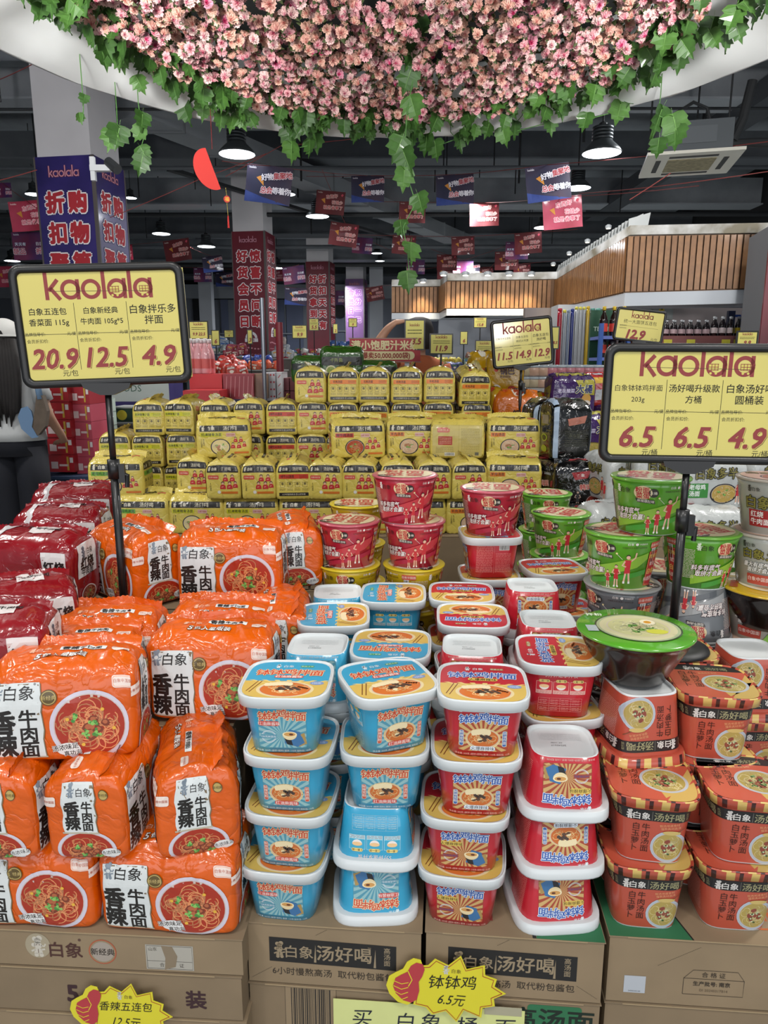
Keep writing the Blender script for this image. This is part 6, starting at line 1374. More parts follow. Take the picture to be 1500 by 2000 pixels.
def p_skirt(a, w, h):
    a.rect(0, h*.82, w, h, '#c9d2cc', 1); a.text('SUNNY FOODS', w*.35, h*.92, h*.07, '#4a6a5a', 2)
    for i in range(4): a.disc(w*(.15+i*.25), h*.45, h*.14, '#a9aacb', 1); a.disc(w*(.15+i*.25), h*.40, h*.10, '#3c2c7a', 1.5)
small_carton(150, 330, 0, 6.9, 1.12-FZ, .5, '#33266c', 'purple promotional display box with pale swirls behind the sign pole', z=FZ, paint=p_skirt, name='display_box', cat='display')
def p_tray(a, w, h): a.poly([(0, h*.1), (w*.8, h*.1), (w, h*.9), (0, h*.9)], '#1e3a2c', 1); a.disc(w*.35, h*.5, h*.3, '#d8c83a', 2)
small_carton(216, 270, 0, 6.35, .15, .3, '#b8bcbc', 'white and dark green carton with a yellow tag near the left sign pole', z=.72, paint=p_tray)
tag(MB().box((xat(214, 6.3, .9), 6.32, FZ), (xat(272, 6.3, .9), 6.66, .70)).box((xat(212, 6.3, .9), 6.3, .70), (xat(274, 6.3, .9), 6.68, .718)).build('counter', mat('#5a5450', .7)), 'low counter under the white and dark green carton', 'counter')
def p_rb(a, w, h):
    for i in range(7): a.line([(w*(.08+i*.14), h*.1), (w*(.13+i*.14), h*.9)], w*.02, '#c98a8c', 1)
small_carton(372, 436, 0, 4.9, .17, .35, '#c01a20', 'glossy bright red crate in front of the pink bottles', z=1.0, cat='crate', name='crate')
small_carton(437, 497, 0, 4.9, .17, .35, '#8e2430', 'darker red printed carton right of the bright red crate', z=1.0, paint=p_rb)
small_carton(358, 430, 0, 4.6, .12, .28, '#b3161e', 'flat red carton below the bright red crate', z=.95)
small_carton(498, 520, 0, 4.95, .17, .3, '#8a6c50', 'kraft and red carton right of the printed red one', z=1.0, paint=p_rb)
small_carton(520, 540, 0, 5.1, .2, .3, '#c4c6cc', 'white and red spotted carton left of the metal rail', z=.98, paint=lambda a, w, h: [a.disc(w*(.2+.3*(i % 3)), h*(.15+.25*(i//3)), w*.09, '#b0424a', 1) for i in range(12)])
small_carton(541, 552, 0, 5.1, .2, .3, '#c8cacc', 'narrow white carton with red crosses beside the rail', z=.98, paint=lambda a, w, h: [a.line([(w*.3, h*(.2+.3*i)), (w*.7, h*(.3+.3*i))], w*.12, '#b0424a', 1) for i in range(3)])
for k in range(3):
    for j in range(2): small_carton(550+j*17, 566+j*17, 0, 5.2, .09, .3, '#6a1824', 'dark red carton, %s in the %s stack right of the rail' % (ORD[2-k], ('left', 'right')[j]), z=.86+k*.094)
tag(MB().box((xat(350, 4.6, .9), 4.55, FZ), (xat(600, 5, .9), 5.6, .84)).box((xat(350, 4.9, .9), 4.89, .84), (xat(600, 5, .9), 5.6, .86)).box((xat(352, 4.6, .9), 4.56, .84), (xat(545, 5, .9), 5.5, .949)).build('counter', mat('#4a4444', .7)), 'long dark counter carrying the red cartons and pink bottles', 'counter')
tag(MB().tube([(xat(524, 5.0, 1), 4.86, .862), (xat(524, 5.0, 1), 4.86, 1.66)], .014, 10).build('rail_post', mat('#8a8f96', .3, metal=.8)), 'slim chrome post in front of the first red column', 'post')
tag(MB().tube([(xat(536, 5.3, 1), 5.64, FZ), (xat(536, 5.3, 1), 5.64, 1.55)], .028, 10).build('red_post', mat('#6e1a26', .5)), 'thick dark red post right of the chrome one', 'post')
def make_bottle(glass, liquid, lab, cap, s=1.):
    def mk():
        r = obj('bottle', None)
        MB().lathe([(.030, 0), (.033, .006), (.033, .12), (.028, .15), (.013, .185), (.012, .215)], 16).build('body', mat(glass, .12, .8), r, True)
        MB().lathe([(.0336, .035), (.0336, .10)], 16, caps=False).build('paper_label', mat(lab, .6), r, True)
        MB().lathe([(.0145, .205), (.0145, .232), (.012, .235)], 12).build('cap', mat(cap, .4), r, True)
        return r
    return mk
for i in range(6):
    px = 374+i*7.5-(i > 2)*1; stamp('pinkb', make_bottle('#d8a0a4', '', '#c4605c', '#d8d4d4'), 'pink drink bottle on the red crate behind the left sign', 'bottle', (xat(px, 4.98+.08*(i % 2), 1.2), 4.98+.09*(i % 2), 1.17), 0, 'pink drink bottles on the red crate')
ZOO = ['#b8402c', '#c99a34', '#2f5a9a', '#c4c8cc', '#4a7a3c', '#8a2a44', '#d0c8b8', '#7a86a8', '#a8622c', '#c9c6c0', '#3c6a5c', '#d4bccc']
def far_bag(px, py, F, col, wpx, group, label, hr=.8):
    w = wpx/FPX*F
    def mk():
        root = obj('snack_bag', None); fn = soft(.2, .09, .16, len(PROTO), n=4, amp=.006, pinch=.3)
        mb = MB()
        for face, a_, b_ in (('f', 6, 5), ('r', 3, 5), ('l', 3, 5), ('t', 6, 3), ('k', 3, 3)): mb.grid(lambda s, t, face=face: fn(face, 2*s-1, 2*t-1), a_, b_)
        wr = mb.build('wrapper', film_mat(col, .3, .7, .45), root, True, merge=True); pouch_seal(.2, .09, .16, mat(col, .3, .6), root, 3, .02, .4)
        a = Art(); a.disc(0, -20, 34, '#d8cfc0', 1, .7, 10); a.rect(-60, 20, 50, 44, ZOO[(len(col)*7+ord(col[2])) % 12], 1)
        finish(a.bake_into({}, lambda x, y, L: fn('f', x/100, y/80, .002+.001*L), 25, 25), 'printed_label', wr, flat); return root
    p = at(px, py, F); return stamp(('far', col), mk, label, 'bag', p, (R(random.uniform(-15, 15)), R(random.uniform(-20, 20)), R(random.uniform(-60, 60))), group, w/.2)
def heap(x0, x1, y0, y1, F, cols_, wpx, rows, group, label, base=True):
    i = 0
    for r_ in range(rows):
        py = y1+(y0-y1)*r_/max(1, rows); ff = F+.1*r_; n = int((x1-x0)*(1-.25*r_)/(wpx*.62)); mid = (x0+x1)/2; hw = (x1-x0)/2*(1-.25*r_)
        for k in range(n): far_bag(mid-hw+(k+.5)*2*hw/n+random.uniform(-3, 3), py+random.uniform(-2, 2), ff+.03*(k % 2), cols_[(i*5+k*3) % len(cols_)], wpx, group, label); i += 1
    if base:
        zt = at(700, y1, F).z; X0, X1 = xat(x0-4, F, zt), xat(x1+4, F, zt)
        t = thing('display_counter', 'counter carrying the ' + group, 'counter', (X0, F-.15, 0)); MB().box((0, 0, FZ), (X1-X0, .6, zt-.012)).build('body', mat(random.choice(['#4a5068', '#57504c', '#6a6f74']), .7, nz=.1), t); MB().box((-.01, -.01, zt-.012), (X1-X0+.01, .61, zt+.0)).build('worktop', mat('#8c8c88', .5), t)
heap(404, 484, 708, 736, 5.82, ['#b8301c', '#cf6a1c', '#d98a24', '#a82418'], 26, 3, 'orange and red snack bags behind the pink bottles', 'small orange or red snack bag in the heap behind the pink bottles')
heap(470, 545, 700, 722, 6.6, ['#c8502c', '#c4c8cc', '#2f4aa0', '#d8d4cc'], 20, 2, 'orange, white and blue packets before the red column', 'small orange, white or blue packet before the foot of the first red column')
heap(436, 486, 676, 696, 8.6, ['#8e1f34', '#a0344a'], 15, 2, 'crimson packets left of the red column', 'small crimson packet in the heap left of the first red column')
heap(378, 462, 664, 690, 11, ['#9aa0a0', '#6a8a5c', '#b8b0a0', '#8a9ab0'], 18, 3, 'pale far goods left of the red column', 'small pale packet in the far heap left of the first red column')
heap(534, 572, 664, 700, 9, ['#c0c4c8', '#b8a8a0', '#a84a5c', '#a8b0b8'], 17, 3, 'pale packets between the red columns', 'pale packet in the heap between the two red columns')
heap(560, 640, 690, 704, 10, ['#b0404c', '#4c6a9a', '#c8c4bc'], 16, 2, 'red and blue packets before the second red column', 'tiny red or blue packet before the foot of the second red column')
heap(640, 700, 668, 690, 12, ['#b0aaa8', '#6c8a9c', '#3a5c9a', '#c4bc4a'], 14, 2, 'packets before the pale purple board', 'tiny packet in the heap before the pale purple board')
heap(752, 836, 712, 724, 5.9, ['#c4c8d0', '#3a3c7a', '#b83a34', '#d0c04a'], 18, 2, 'packets under the red rice-noodle board', 'small packet in the heap right of the post of the red board')
heap(838, 905, 704, 722, 6.2, ['#2c3a7c', '#c4c8d0', '#d0c04a', '#b0b8c0'], 16, 2, 'blue and white packets under the 11.9 sign', 'small blue or white packet under the small 11.9 sign')
heap(905, 965, 690, 716, 7.9, ['#3a5a48', '#6e4a3c', '#c8ccd0', '#8a3a34'], 18, 2, 'green and brown packets left of the middle sign', 'small green or brown packet left of the mid-sized sign')
heap(1170, 1192, 690, 716, 5.2, ['#3c6a5c', '#c8ccd0', '#2c3a7c'], 16, 2, 'packets beside the blue shelf', 'small packet low beside the blue shelf')
# far supermarket shelves: long gondolas with rows of goods
for gi, (x0, x1, F, zt, c) in enumerate(((372, 470, 14, 1.45, '#3a3f46'), (532, 600, 14, 1.5, '#2c2f34'), (642, 680, 15, 1.45, '#30343a'), (700, 790, 13, 1.42, '#3c4046'), (860, 960, 10, 1.38, '#4a5058'), (0, 60, 9, 1.4, '#8a8e92'), (204, 372, 12, 1.45, '#44484e'))):
    X0, X1 = xat(x0, F, 1.2), xat(x1, F, 1.2); w = X1-X0
    t = thing('display_shelf', 'far store shelf, %s' % ('left of the first red column', 'between the two red columns', 'right of the second red column', 'behind the red rice-noodle board', 'right of the orange-shirted shopper', 'pale, at the left edge', 'behind the left price sign')[gi], 'shelf', (X0, F, 0))
    MB().box((0, .2, FZ), (w, .24, zt)).build('back_panel', mat(c, .7), t)
    for s_ in range(4): MB().box((0, -.2, .3+s_*.33), (w, .2, .32+s_*.33)).build('shelf_board', mat('#7c8084', .6), t)
    for q in (0, w): MB().box((q-.02, -.2, FZ), (q+.02, .24, zt)).build('upright', mat('#5a5e62', .6), t)
    gs = MB(); kk = 0
    for s_ in range(3, 4):
        x = .05
        while x < w-.12:
            ww = random.uniform(.06, .16); hh = random.uniform(.1, .26)
            o = MB().box((0, 0, 0), (ww, .12, hh)).box((ww*.1, -.002, hh*.3), (ww*.9, 0, hh*.7), 1).build('packet', [mat(ZOO[kk % 12], .5, nz=.2, scale=8), mat(ZOO[(kk*5+3) % 12], .6)]); o.location = (X0+x, F-.1, .32+s_*.33)
            tag(o, 'tiny packet on the far shelf %s' % ('left of the first red column', 'between the two red columns', 'right of the second red column', 'behind the red rice-noodle board', 'right of the orange-shirted shopper', 'at the left edge', 'behind the left price sign')[gi], 'packet', 'packets on far shelf %s' % ('left of the first red column', 'between the red columns', 'right of the second red column', 'behind the red board', 'right of the orange-shirted shopper', 'at the left edge', 'behind the left sign')[gi])
            x += ww+.01; kk += 1
# red board on a post
p = at(752, 684, 4.6); w = 136/FPX*4.6*.99; h = 42/FPX*4.6
t = thing('promotion_board', 'red board with cream characters and 50,000,000 above the yellow pouches', 'board', p)
b_ = MB().box((-w/2, 0, -h/2), (w/2, .012, h/2)).build('panel', mat('#a3242a', .5), t); MB().box((-w/2-.006, -.004, h/2), (w/2+.006, .016, h/2+.006)).box((-w/2-.006, -.004, -h/2-.006), (w/2+.006, .016, -h/2)).build('edge_strip', mat('#8a6a5a', .5), t)
a = Art(); W, Hh = w*1000, h*1000; a.text('满小饱肥汁米线', 0, Hh*.22, Hh*.44, '#dcd0a0', 1, bold=.06); a.rrect(-W*.42, -Hh*.42, W*.42, -Hh*.05, Hh*.18, '#d8cc9c', 1); a.text('(爆卖50,000,000袋)', 0, -Hh*.23, Hh*.3, '#8c2a24', 2, bold=.05, sx=.95)
finish(a.bake_into({}, flatfn((0, 0, 0), (1, 0, 0), (0, 0, 1), (0, -1, 0), step=.0006, base=.001)), 'board_print', b_, flat)
MB().box((w*.28, .012, -p.z+FZ), (w*.28+.03, .03, -h/2)).build('post', mat('#b8bcc0', .5), t)
# small far price signs
FS = [(790+20, 654, 34, 52, 4.6, 'narrow upright price sign in front of the orange-shirted shopper', '13.5'), (862, 672, 40, 34, 4.3, 'small black-framed price sign reading 11.9 right of the shopper', '11.9'), (1084, 660, 12, 38, 4.9, 'narrow price sign behind the right edge of the mid-sized sign', '8.5'), (946, 683, 32, 32, 6, 'small price sign reading 26.9 left of the mid-sized sign', '26.9'),
      (938, 630, 22, 17, 8, 'tiny price sign over the pantry doorway', '15.8'), (585, 648, 26, 22, 7, 'tiny square price sign between the red columns', '9.9'), (613, 634, 16, 20, 9, 'tiny price sign pinned before the second red column', '5.5'), (388, 645, 34, 30, 5.2, 'small price sign partly behind the large left one', '9.9 22.5'),
      (421, 660, 13, 26, 7, 'narrow price sign left of the first red column', '6'), (407, 663, 18, 16, 7.5, 'tiny square price sign left of the narrow one', '7'), (488, 658, 7, 24, 6.4, 'very narrow price sign in front of the first red column', '3'), (447, 652, 16, 12, 10, 'tiny far price sign beside the dark doorway', '4'),
      (689, 630, 14, 14, 8.5, 'tiny price sign before the pale purple board', '8'), (655, 642, 7, 16, 8, 'very narrow price sign right of the second red column', '2'), (906, 660, 12, 22, 7.5, 'narrow price sign below the pantry sign', '6'), (1459, 663, 34, 26, 3.6, 'small price sign reading 9.9 above the right sign', '9.9'), (540, 650, 9, 14, 9, 'tiny price sign right of the first red column', '5')]
for px, py, wp, hp, F, lb, txt in FS:
    p = at(px, py, F); w, h = wp/FPX*F, hp/FPX*F
    t = thing('small_price_sign', lb, 'price sign', p, R(random.uniform(-8, 8)))
    MB().box((-w/2-.008, 0, -h/2-.008), (w/2+.008, .008, h/2+.008)).build('frame', mat('#141516', .4), t); s_ = MB().box((-w/2, -.002, -h/2), (w/2, 0, h/2)).build('price_sheet', mat('#cfc76a', .6), t)
    a = Art(); W, Hh = w*1000, h*1000
    if w > .07: a_kaolala(a, 0, Hh*.3, W*.1, MAR, 1); a.lines(-W*.4, Hh*.0, W*.4, Hh*.22, 2, '#4a4a28', 1, Hh*.03)
    a.text(txt, 0, -Hh*.22, min(Hh*.42, W*.9/max(1, len(txt))/.5), MAR, 1, bold=.06, shear=.2)
    finish(a.bake_into({}, flatfn((0, -.002, 0), (1, 0, 0), (0, 0, 1), (0, -1, 0), step=.0004, base=.0008)), 'sheet_print', s_, flat)
    MB().tube([(0, .006, -h/2), (0, .006, -(p.z-FZ))], .006, 6).build('pole', mat('#141516', .4), t)
# upright tubes of plastic film and boards by the right-hand kiosk
F = 6.0
for i, (x0, x1, c, lb, yt) in enumerate(((1085, 1094, '#a01e30', 'crimson', 603), (1095, 1102, '#9aa2ac', 'grey with a yellow cap', 606), (1103, 1109, '#7c8aa0', 'bluish grey', 606), (1110, 1117, '#1c2c78', 'dark blue', 604), (1118, 1125, '#a8adb2', 'first pale grey of three', 600), (1126, 1132, '#b0b4b8', 'second pale grey of three', 600), (1133, 1139, '#a4a9ae', 'third pale grey of three', 600), (1140, 1147, '#c4a428', 'yellow', 599), (1148, 1157, '#4e8a80', 'first teal', 603), (1158, 1168, '#5c968c', 'second teal', 603))):
    a_, b_ = xat(x0, F, 1.3), xat(x1, F, 1.3); zt = at(1120, yt, F).z
    t = thing('upright_roll', 'tall upright %s roll leaning together beside the blue shelf' % lb, 'roll', ((a_+b_)/2, F, .0)); r = (b_-a_)/2
    MB().lathe([(r, FZ), (r, zt-.05), (r*.9, zt-.02)], 14).build('body', mat(c, .25, .6, nz=.15, scale=4), t, True); MB().lathe([(r*.95, zt-.02), (r, zt), (r*.5, zt+.004)], 14).build('cap', mat('#c9c04a' if i in (1, 4, 5, 6) else c, .4), t, True)
# blue shelf with dark bottles in front of a green panel
F = 4.7; X0, X1 = xat(1172, F, 1.3), xat(1226, F, 1.3)
t = thing('blue_shelf', 'blue steel shelf with a dark green header left of the small 12.9 sign', 'shelf', (X0, F, 0)); w = X1-X0; zt = at(1180, 600, F).z
MB().box((0, .25, .6), (w, .27, zt)).build('back_panel', mat('#124a30', .6), t)
for q in (0, w): MB().box((q-.012, -.01, FZ), (q+.012, .02, zt-.1)).build('upright', mat('#24509c', .5), t)
SH = [at(1180, py, F).z for py in (656, 698)]
for z_ in SH: MB().box((0, 0, z_-.02), (w, .25, z_)).build('shelf_board', mat('#5a6cb0', .5), t)
a = Art(); a.text('TEAM C', w*500, 0, 40, '#b8d0bc', 1, bold=.04); finish(a.bake_into({}, flatfn((0, .25, zt-.12), (1, 0, 0), (0, 0, 1), (0, -1, 0), step=.0006, base=.001)), 'header_print', t, flat)
for j, z_ in enumerate(SH):
    for i in range(3): stamp('darkb', make_bottle('#1c0e0a', '', '#c43a2c', '#d0b02c'), 'dark sauce bottle, %s from the left on the %s shelf of the blue unit' % (n_[i], ('upper', 'lower')[j]), 'bottle', (X0+.035+i*.065, F+.08, z_+.001), 0, None, .8)
# long shelf of dark bottles
F = 6.1; X0, X1 = xat(1288, F, 1.3), xat(1482, F, 1.3); zb2 = at(1400, 656, F).z
t = thing('bottle_shelf', 'long reddish shelf of dark bottles above the right sign', 'shelf', (X0, F, 0)); w = X1-X0
MB().box((0, -.02, zb2-.09), (w, .3, zb2)).build('shelf_board', mat('#7c4a48', .6), t); MB().box((0, .3, .3), (w, .32, zb2+.10)).build('back_panel', mat('#b4b6bc', .6), t); MB().box((0, .0, FZ), (w, .3, zb2-.09)).build('cabinet', mat('#1c1a1c', .6), t)
for q in (.02, .25, .6, .72): MB().box((w*q, -.024, zb2-.07), (w*q+.07, -.021, zb2-.03)).build('price_tag', mat('#c9c03a', .6), t)
for i in range(22):
    key, lb = (('shb1', '#b8a0a4') if i < 12 else ('shb2', '#c9bcbc') if i < 17 else ('shb3', '#c9b82c'))
    stamp(key, make_bottle('#160c10', '', lb, '#b0b4b8'), 'dark bottle with %s label, %s on the long reddish shelf' % (('grey-pink', 'white', 'yellow')[0 if i < 12 else 1 if i < 17 else 2], (n_+['fourteenth', 'fifteenth', 'sixteenth', 'seventeenth', 'eighteenth', 'nineteenth', 'twentieth', 'twenty-first', 'last'])[i]), 'bottle', (X0+.05+i*(w-.1)/21.5, F+.06+.05*(i % 2), zb2+.001), 0, None, (.72, .72, .56 if i < 12 else .68))
t = thing('shelf_post', 'pair of blue steel posts behind the bottles at right', 'post', (xat(1442, 6.3, 1.3), 6.55, 0)); MB().box((0, 0, FZ), (.06, .04, at(1450, 607, 6.55).z)).build('dark_post', mat('#101c44', .5), t); MB().box((.11, -.05, FZ), (.17, -.01, at(1450, 606, 6.5).z)).build('bright_post', mat('#2450a8', .5), t)
MB().box((.06, 0, 1.65), (.11, .02, 1.67)).build('brace', mat('#2450a8', .5), t)
# clear tubs of jelly in two layers
def make_jelly(c):
    def mk():
        r = obj('jelly_tub', None); MB().lathe([(.036, 0), (.047, .006), (.052, .05), (.05, .055)], 16).build('contents', mat(c, .25, .8), r, True)
        MB().lathe([(.054, .052), (.056, .056), (.054, .066), (.03, .069)], 16).build('clear_lid', mat('#9aa4aa', .1, 1.), r, True); return r
    return mk
for j in range(2):
    for i in range(9):
        px = 1022+i*17.5; c = ['#b8a888', '#c9a48c', '#c07c84', '#b87880'][min(3, (i+j)//2)]
        stamp('jel'+c, make_jelly(c), 'clear lidded jelly tub, %s from the left in the %s layer behind the mid-sized sign' % (n_[i], ('lower', 'upper')[j]), 'tub', (xat(px, 4.5, 1.1), 4.5, at(1080, 757, 4.5).z+j*.071), 0, None, .99)
X0, X1 = xat(1008, 4.5, 1.), xat(1180, 4.5, 1.); zj = at(1080, 757, 4.5).z
t = thing('display_counter', 'counter carrying the clear jelly tubs', 'counter', (X0, 4.4, 0)); MB().box((0, 0, FZ), (X1-X0, .4, zj-.03)).build('body', mat('#5a5e64', .7), t); MB().box((-.02, -.02, zj-.03), (X1-X0+.02, .42, zj-.001)).build('worktop', mat('#a4a6a8', .5), t)
# ---------------------------------------------------------------- the floral canopy
CC, RO, RI, ZC = Vector((.05, 3.38, 0)), 2.16, 1.74, CZ+1.60
can = thing('floral_canopy', 'round white fabric canopy packed with pink artificial blossoms hanging overhead', 'canopy', (CC.x, CC.y, ZC))
nb = MB(); NS = 160
def ringv(i, j):
    t = 2*pi*i/NS; wv = noise.noise(Vector((cos(t)*9, sin(t)*9, j*1.3)))
    ri = 1/math.hypot(cos(t)/1.50, sin(t)/1.84)
    r, z = [(RO, .24), (RO+.01, .08), (RO+.005, .01), (RO-.03, 0), (RO-.14, .06), (ri+.1, .19), (ri-.02, .28), (ri+.08, .36)][j]
    return Vector(((r+.02*wv)*cos(t), (r+.02*wv)*sin(t), z+.018*wv+(.02*sin(t*23) if j in (4, 5, 6) else 0)))
nb.grid(lambda s, t: ringv(round(s*NS) % NS, round(t*7)), NS, 7); fb = nb.build('fabric_ring', mat('#e4e7e6', .8, nz=.04, scale=4, bump=.1), can, True)
MB().lathe([(RO-.01, .26), (RO-.3, .42), (.01, .44)], 64, caps=False).build('dark_backing', mat('#141816', .9), can, True)
MB().add([(x*1.0, y, .31) for x in (-1.7, 1.7) for y in (-.02, .02)]+[(y, x, .32) for x in (-1.7, 1.7) for y in (-.02, .02)], [(0,1,3,2), (4,5,7,6)]).build('frame_bar', mat('#1c201e', .7), can)
for k in range(4): MB().tube([(1.5*cos(k*pi/2+.7), 1.5*sin(k*pi/2+.7), .2), (1.5*cos(k*pi/2+.7), 1.5*sin(k*pi/2+.7), CEIL-ZC)], .006, 6).build('hanging_wire', rodm, can)
def blossom_mesh(seed, cols3):
    rd = random.Random(seed); mb = MB()
    for ring_, (n, r, h, mi) in enumerate(((8, .033, .002, 0), (8, .029, .012, 0), (7, .022, .021, 0), (5, .014, .027, 1), (3, .007, .03, 2))):
        for i in range(n):
            t = 2*pi*(i+.5*ring_)/n+rd.uniform(-.2, .2); w = pi/n*1.15; rr = r*rd.uniform(.85, 1.15); z = -h
            c_, s_ = cos(t), sin(t)
            pts = [(0, 0, -h*.3), (rr*.55*cos(t-w), rr*.55*sin(t-w), z*.9), (rr*cos(t-w*.55), rr*sin(t-w*.55), z*.2+rd.uniform(-.004, .002)), (rr*.9*c_, rr*.9*s_, z*.35), (rr*cos(t+w*.55), rr*sin(t+w*.55), z*.2+rd.uniform(-.004, .002)), (rr*.55*cos(t+w), rr*.55*sin(t+w), z*.9)]
            mb.add(pts, [(0, 1, 2, 3), (0, 3, 4, 5)], mi)
    mb.add([(-.05, .0, .006), (-.02, .018, 0), (.0, 0, .004), (-.02, -.018, 0)], [(0, 1, 2, 3)], 3); mb.add([(.045, .03, .006), (.02, .03, 0), (.0, 0, .004), (.03, .008, 0)], [(0, 1, 2, 3)], 3)
    return mb, [mat(c, .75) for c in cols3]+[mat('#3f4a24', .7)]
PETAL = [('#dda4a8', '#d58a96', '#c24a6a'), ('#dcae9c', '#d89a8c', '#c87468'), ('#e0bcb8', '#d8a4a6', '#c86c86'), ('#d890a4', '#cc3c70', '#bc2058'), ('#d6a496', '#d09088', '#c07068')]
BM = [blossom_mesh(40+i, PETAL[i % 5]) for i in range(8)]; BMe = [m.mesh('blossom', ms, fix=False) for m, ms in BM]
spots = []
rd = random.Random(5)
while len(spots) < 2400:
    r = RI*math.sqrt(rd.random())*1.0; t = rd.uniform(-.25, pi+.25); x, y = r*cos(t)*.86, r*sin(t)*1.04
    if y < -.35: continue
    spots.append((x, y, -.03+.08*rd.random()-.07*(1-(r/RI)**2)+ .05*(rd.random() < .3)))
def view_y(s):                                    # how high it sits in the view: skip what lies beyond the top edge
    v = Vector((CC.x+s[0], CC.y+s[1], ZC+s[2]-CZ)); return 1000-FPX*(v.z*cp_+v.y*sp_)/(v.y*cp_-v.z*sp_)
spots = [s for s in spots if view_y(s) > -60]
spots.sort(key=lambda s: s[1]); stuffm = {}
allb = MB(); bmats = []
for i, (x, y, z) in enumerate(spots):
    k = rd.choices(range(8), (4, 4, 4, 1.3, 3, 4, 4, 4))[0]; sc_ = rd.uniform(.68, 1.02)
    M_ = Matrix.Translation((x, y, z)) @ Matrix.Rotation(rd.uniform(-1.25, .1), 4, 'X') @ Matrix.Rotation(rd.uniform(-.6, .6), 4, 'Y') @ Matrix.Rotation(rd.uniform(0, 6.28), 4, 'Z')
    M_ = M_ @ Matrix.Scale(sc_, 4)
    if i % max(1, len(spots)//290) == 0 and i//max(1, len(spots)//290) < 295:
        o = obj('blossom', BMe[k], can); o.matrix_local = M_
    else:
        src, ms = BM[k]
        for m in ms:
            if m not in bmats: bmats.append(m)
        b = len(allb.v); allb.v += [tuple(M_ @ Vector(v)) for v in src.v]; allb.f += [tuple(b+q for q in f) for f in src.f]; allb.m += [bmats.index(ms[q]) for q in src.m]
bs = obj('blossom_mass', allb.mesh('blossom_mass', bmats, fix=False), can); bs['kind'] = 'stuff'
LEAF = [(0, 0), (.018, -.012), (.040, -.006), (.052, .018), (.040, .026), (.050, .050), (.030, .052), (.026, .070), (.012, .068), (0, .100)]
def leaf_mesh(seed):
    rd2 = random.Random(seed); mb = MB(); P = [(x*rd2.uniform(.9, 1.1), y) for x, y in LEAF]; n = len(P)
    vs = [(0, y, -.003*sin(y*30)) for x, y in P]+[(x, y, .012*(x/.05)+.010*sin(y*40+seed)) for x, y in P]+[(-x, y, .012*(x/.05)-.006*sin(y*40)) for x, y in P]
    fs = []
    for i in range(n-1):
        fs.append((i, n+i, n+i+1, i+1)); fs.append((i, i+1, 2*n+i+1, 2*n+i))
    mb.add(vs, fs, 0); mb.add([(-.0012, 0, .002), (.0012, 0, .002), (0, .09, .002)], [(0, 1, 2)], 1); mb.add([(0, 0, .001), (.001, 0, .001), (.001, -.03, .012), (0, -.03, .012)], [(0, 1, 2, 3)], 1); return mb.mesh('leaf', [mat(['#3d6527', '#345a20', '#48722d'][seed % 3], .55, .1, nz=.3, scale=30), mat('#6f9a50', .6)], fix=False)
LM = [leaf_mesh(i) for i in range(6)]
def leaf(parent, p, k, sc_, rx, ry, rz):
    o = obj('leaf', LM[k % 6], parent, p, (rx, ry, rz)); o.scale = (sc_,)*3; return o
n_leaf = 0
for i in range(420):                               # fringe of vine leaves along the ring
    t = rd.uniform(-.12, pi+.12); e = abs(cos(t)); r = rd.uniform(RI-.14-.12*e, RI+.10+.1*e); x, y = r*cos(t)*.86, r*sin(t)*1.04; z = rd.uniform(-.06, .10)
    if view_y((x, y, z)) < -40 or n_leaf > 290: continue
    leaf(can, (x, y, z), i, rd.uniform(.8, 1.25), rd.uniform(-2.3, -1.1), rd.uniform(-.6, .6), rd.uniform(-.9, .9)+pi); n_leaf += 1
def vine(px_list, F, label, big=1.):
    P = [at(x, y, F) for x, y in px_list]; t = thing('hanging_vine', label, 'vine', P[0])
    MB().tube([p-P[0] for p in [P[0]+Vector((0, 0, .15))]+P], .0028, 6).build('stem', mat('#4c7a3a', .7), t)
    for i, p in enumerate(P[1:]): leaf(t, p-P[0]+Vector(((-1)**i*.015, -.01, .03)), i+1, big*rd.uniform(.9, 1.3), rd.uniform(-2.0, -1.3), rd.uniform(-.5, .5), pi+rd.uniform(-.7, .7))
vine([(805, 0), (806, 45), (800, 75), (803, 118), (808, 150), (797, 205), (790, 285), (783, 310), (795, 345), (812, 395), (787, 445), (796, 490), (800, 545)], 4.1, 'long leafy vine hanging down the middle from the canopy', 1.05)
vine([(565, 225), (560, 262), (575, 290), (602, 285), (620, 270)], 5.3, 'short vine of rounded leaves hanging left of centre', 1.2)
vine([(228, 215), (230, 262), (226, 270)], 4.6, 'single-leaf vine hanging before the purple column', 1.2)
vine([(270, 200), (275, 235), (283, 262), (272, 300), (285, 318)], 4.6, 'vine dangling right of the purple column', .95)
vine([(1290, 190), (1285, 225), (1318, 240), (1312, 262), (1290, 285)], 4.6, 'vine hanging at the right before the air conditioner', 1.3)
vine([(880, 258), (892, 272), (918, 262), (845, 288), (838, 276)], 5.3, 'short vine hanging right of centre', 1.1)
vine([(160, 165), (163, 200), (162, 235)], 4.3, 'thin bare vine in front of the purple column', .5)
vine([(1020, 225), (1000, 250), (985, 262), (1070, 240)], 5.2, 'short vine right of the middle under the blossoms', 1.2)
vine([(1220, 165), (1230, 190), (1215, 215), (1140, 235)], 4.9, 'short leafy vine at the right rim', 1.2)
vine([(350, 190), (355, 215), (405, 210), (430, 232)], 5.0, 'short leafy vine at the left rim', 1.2)
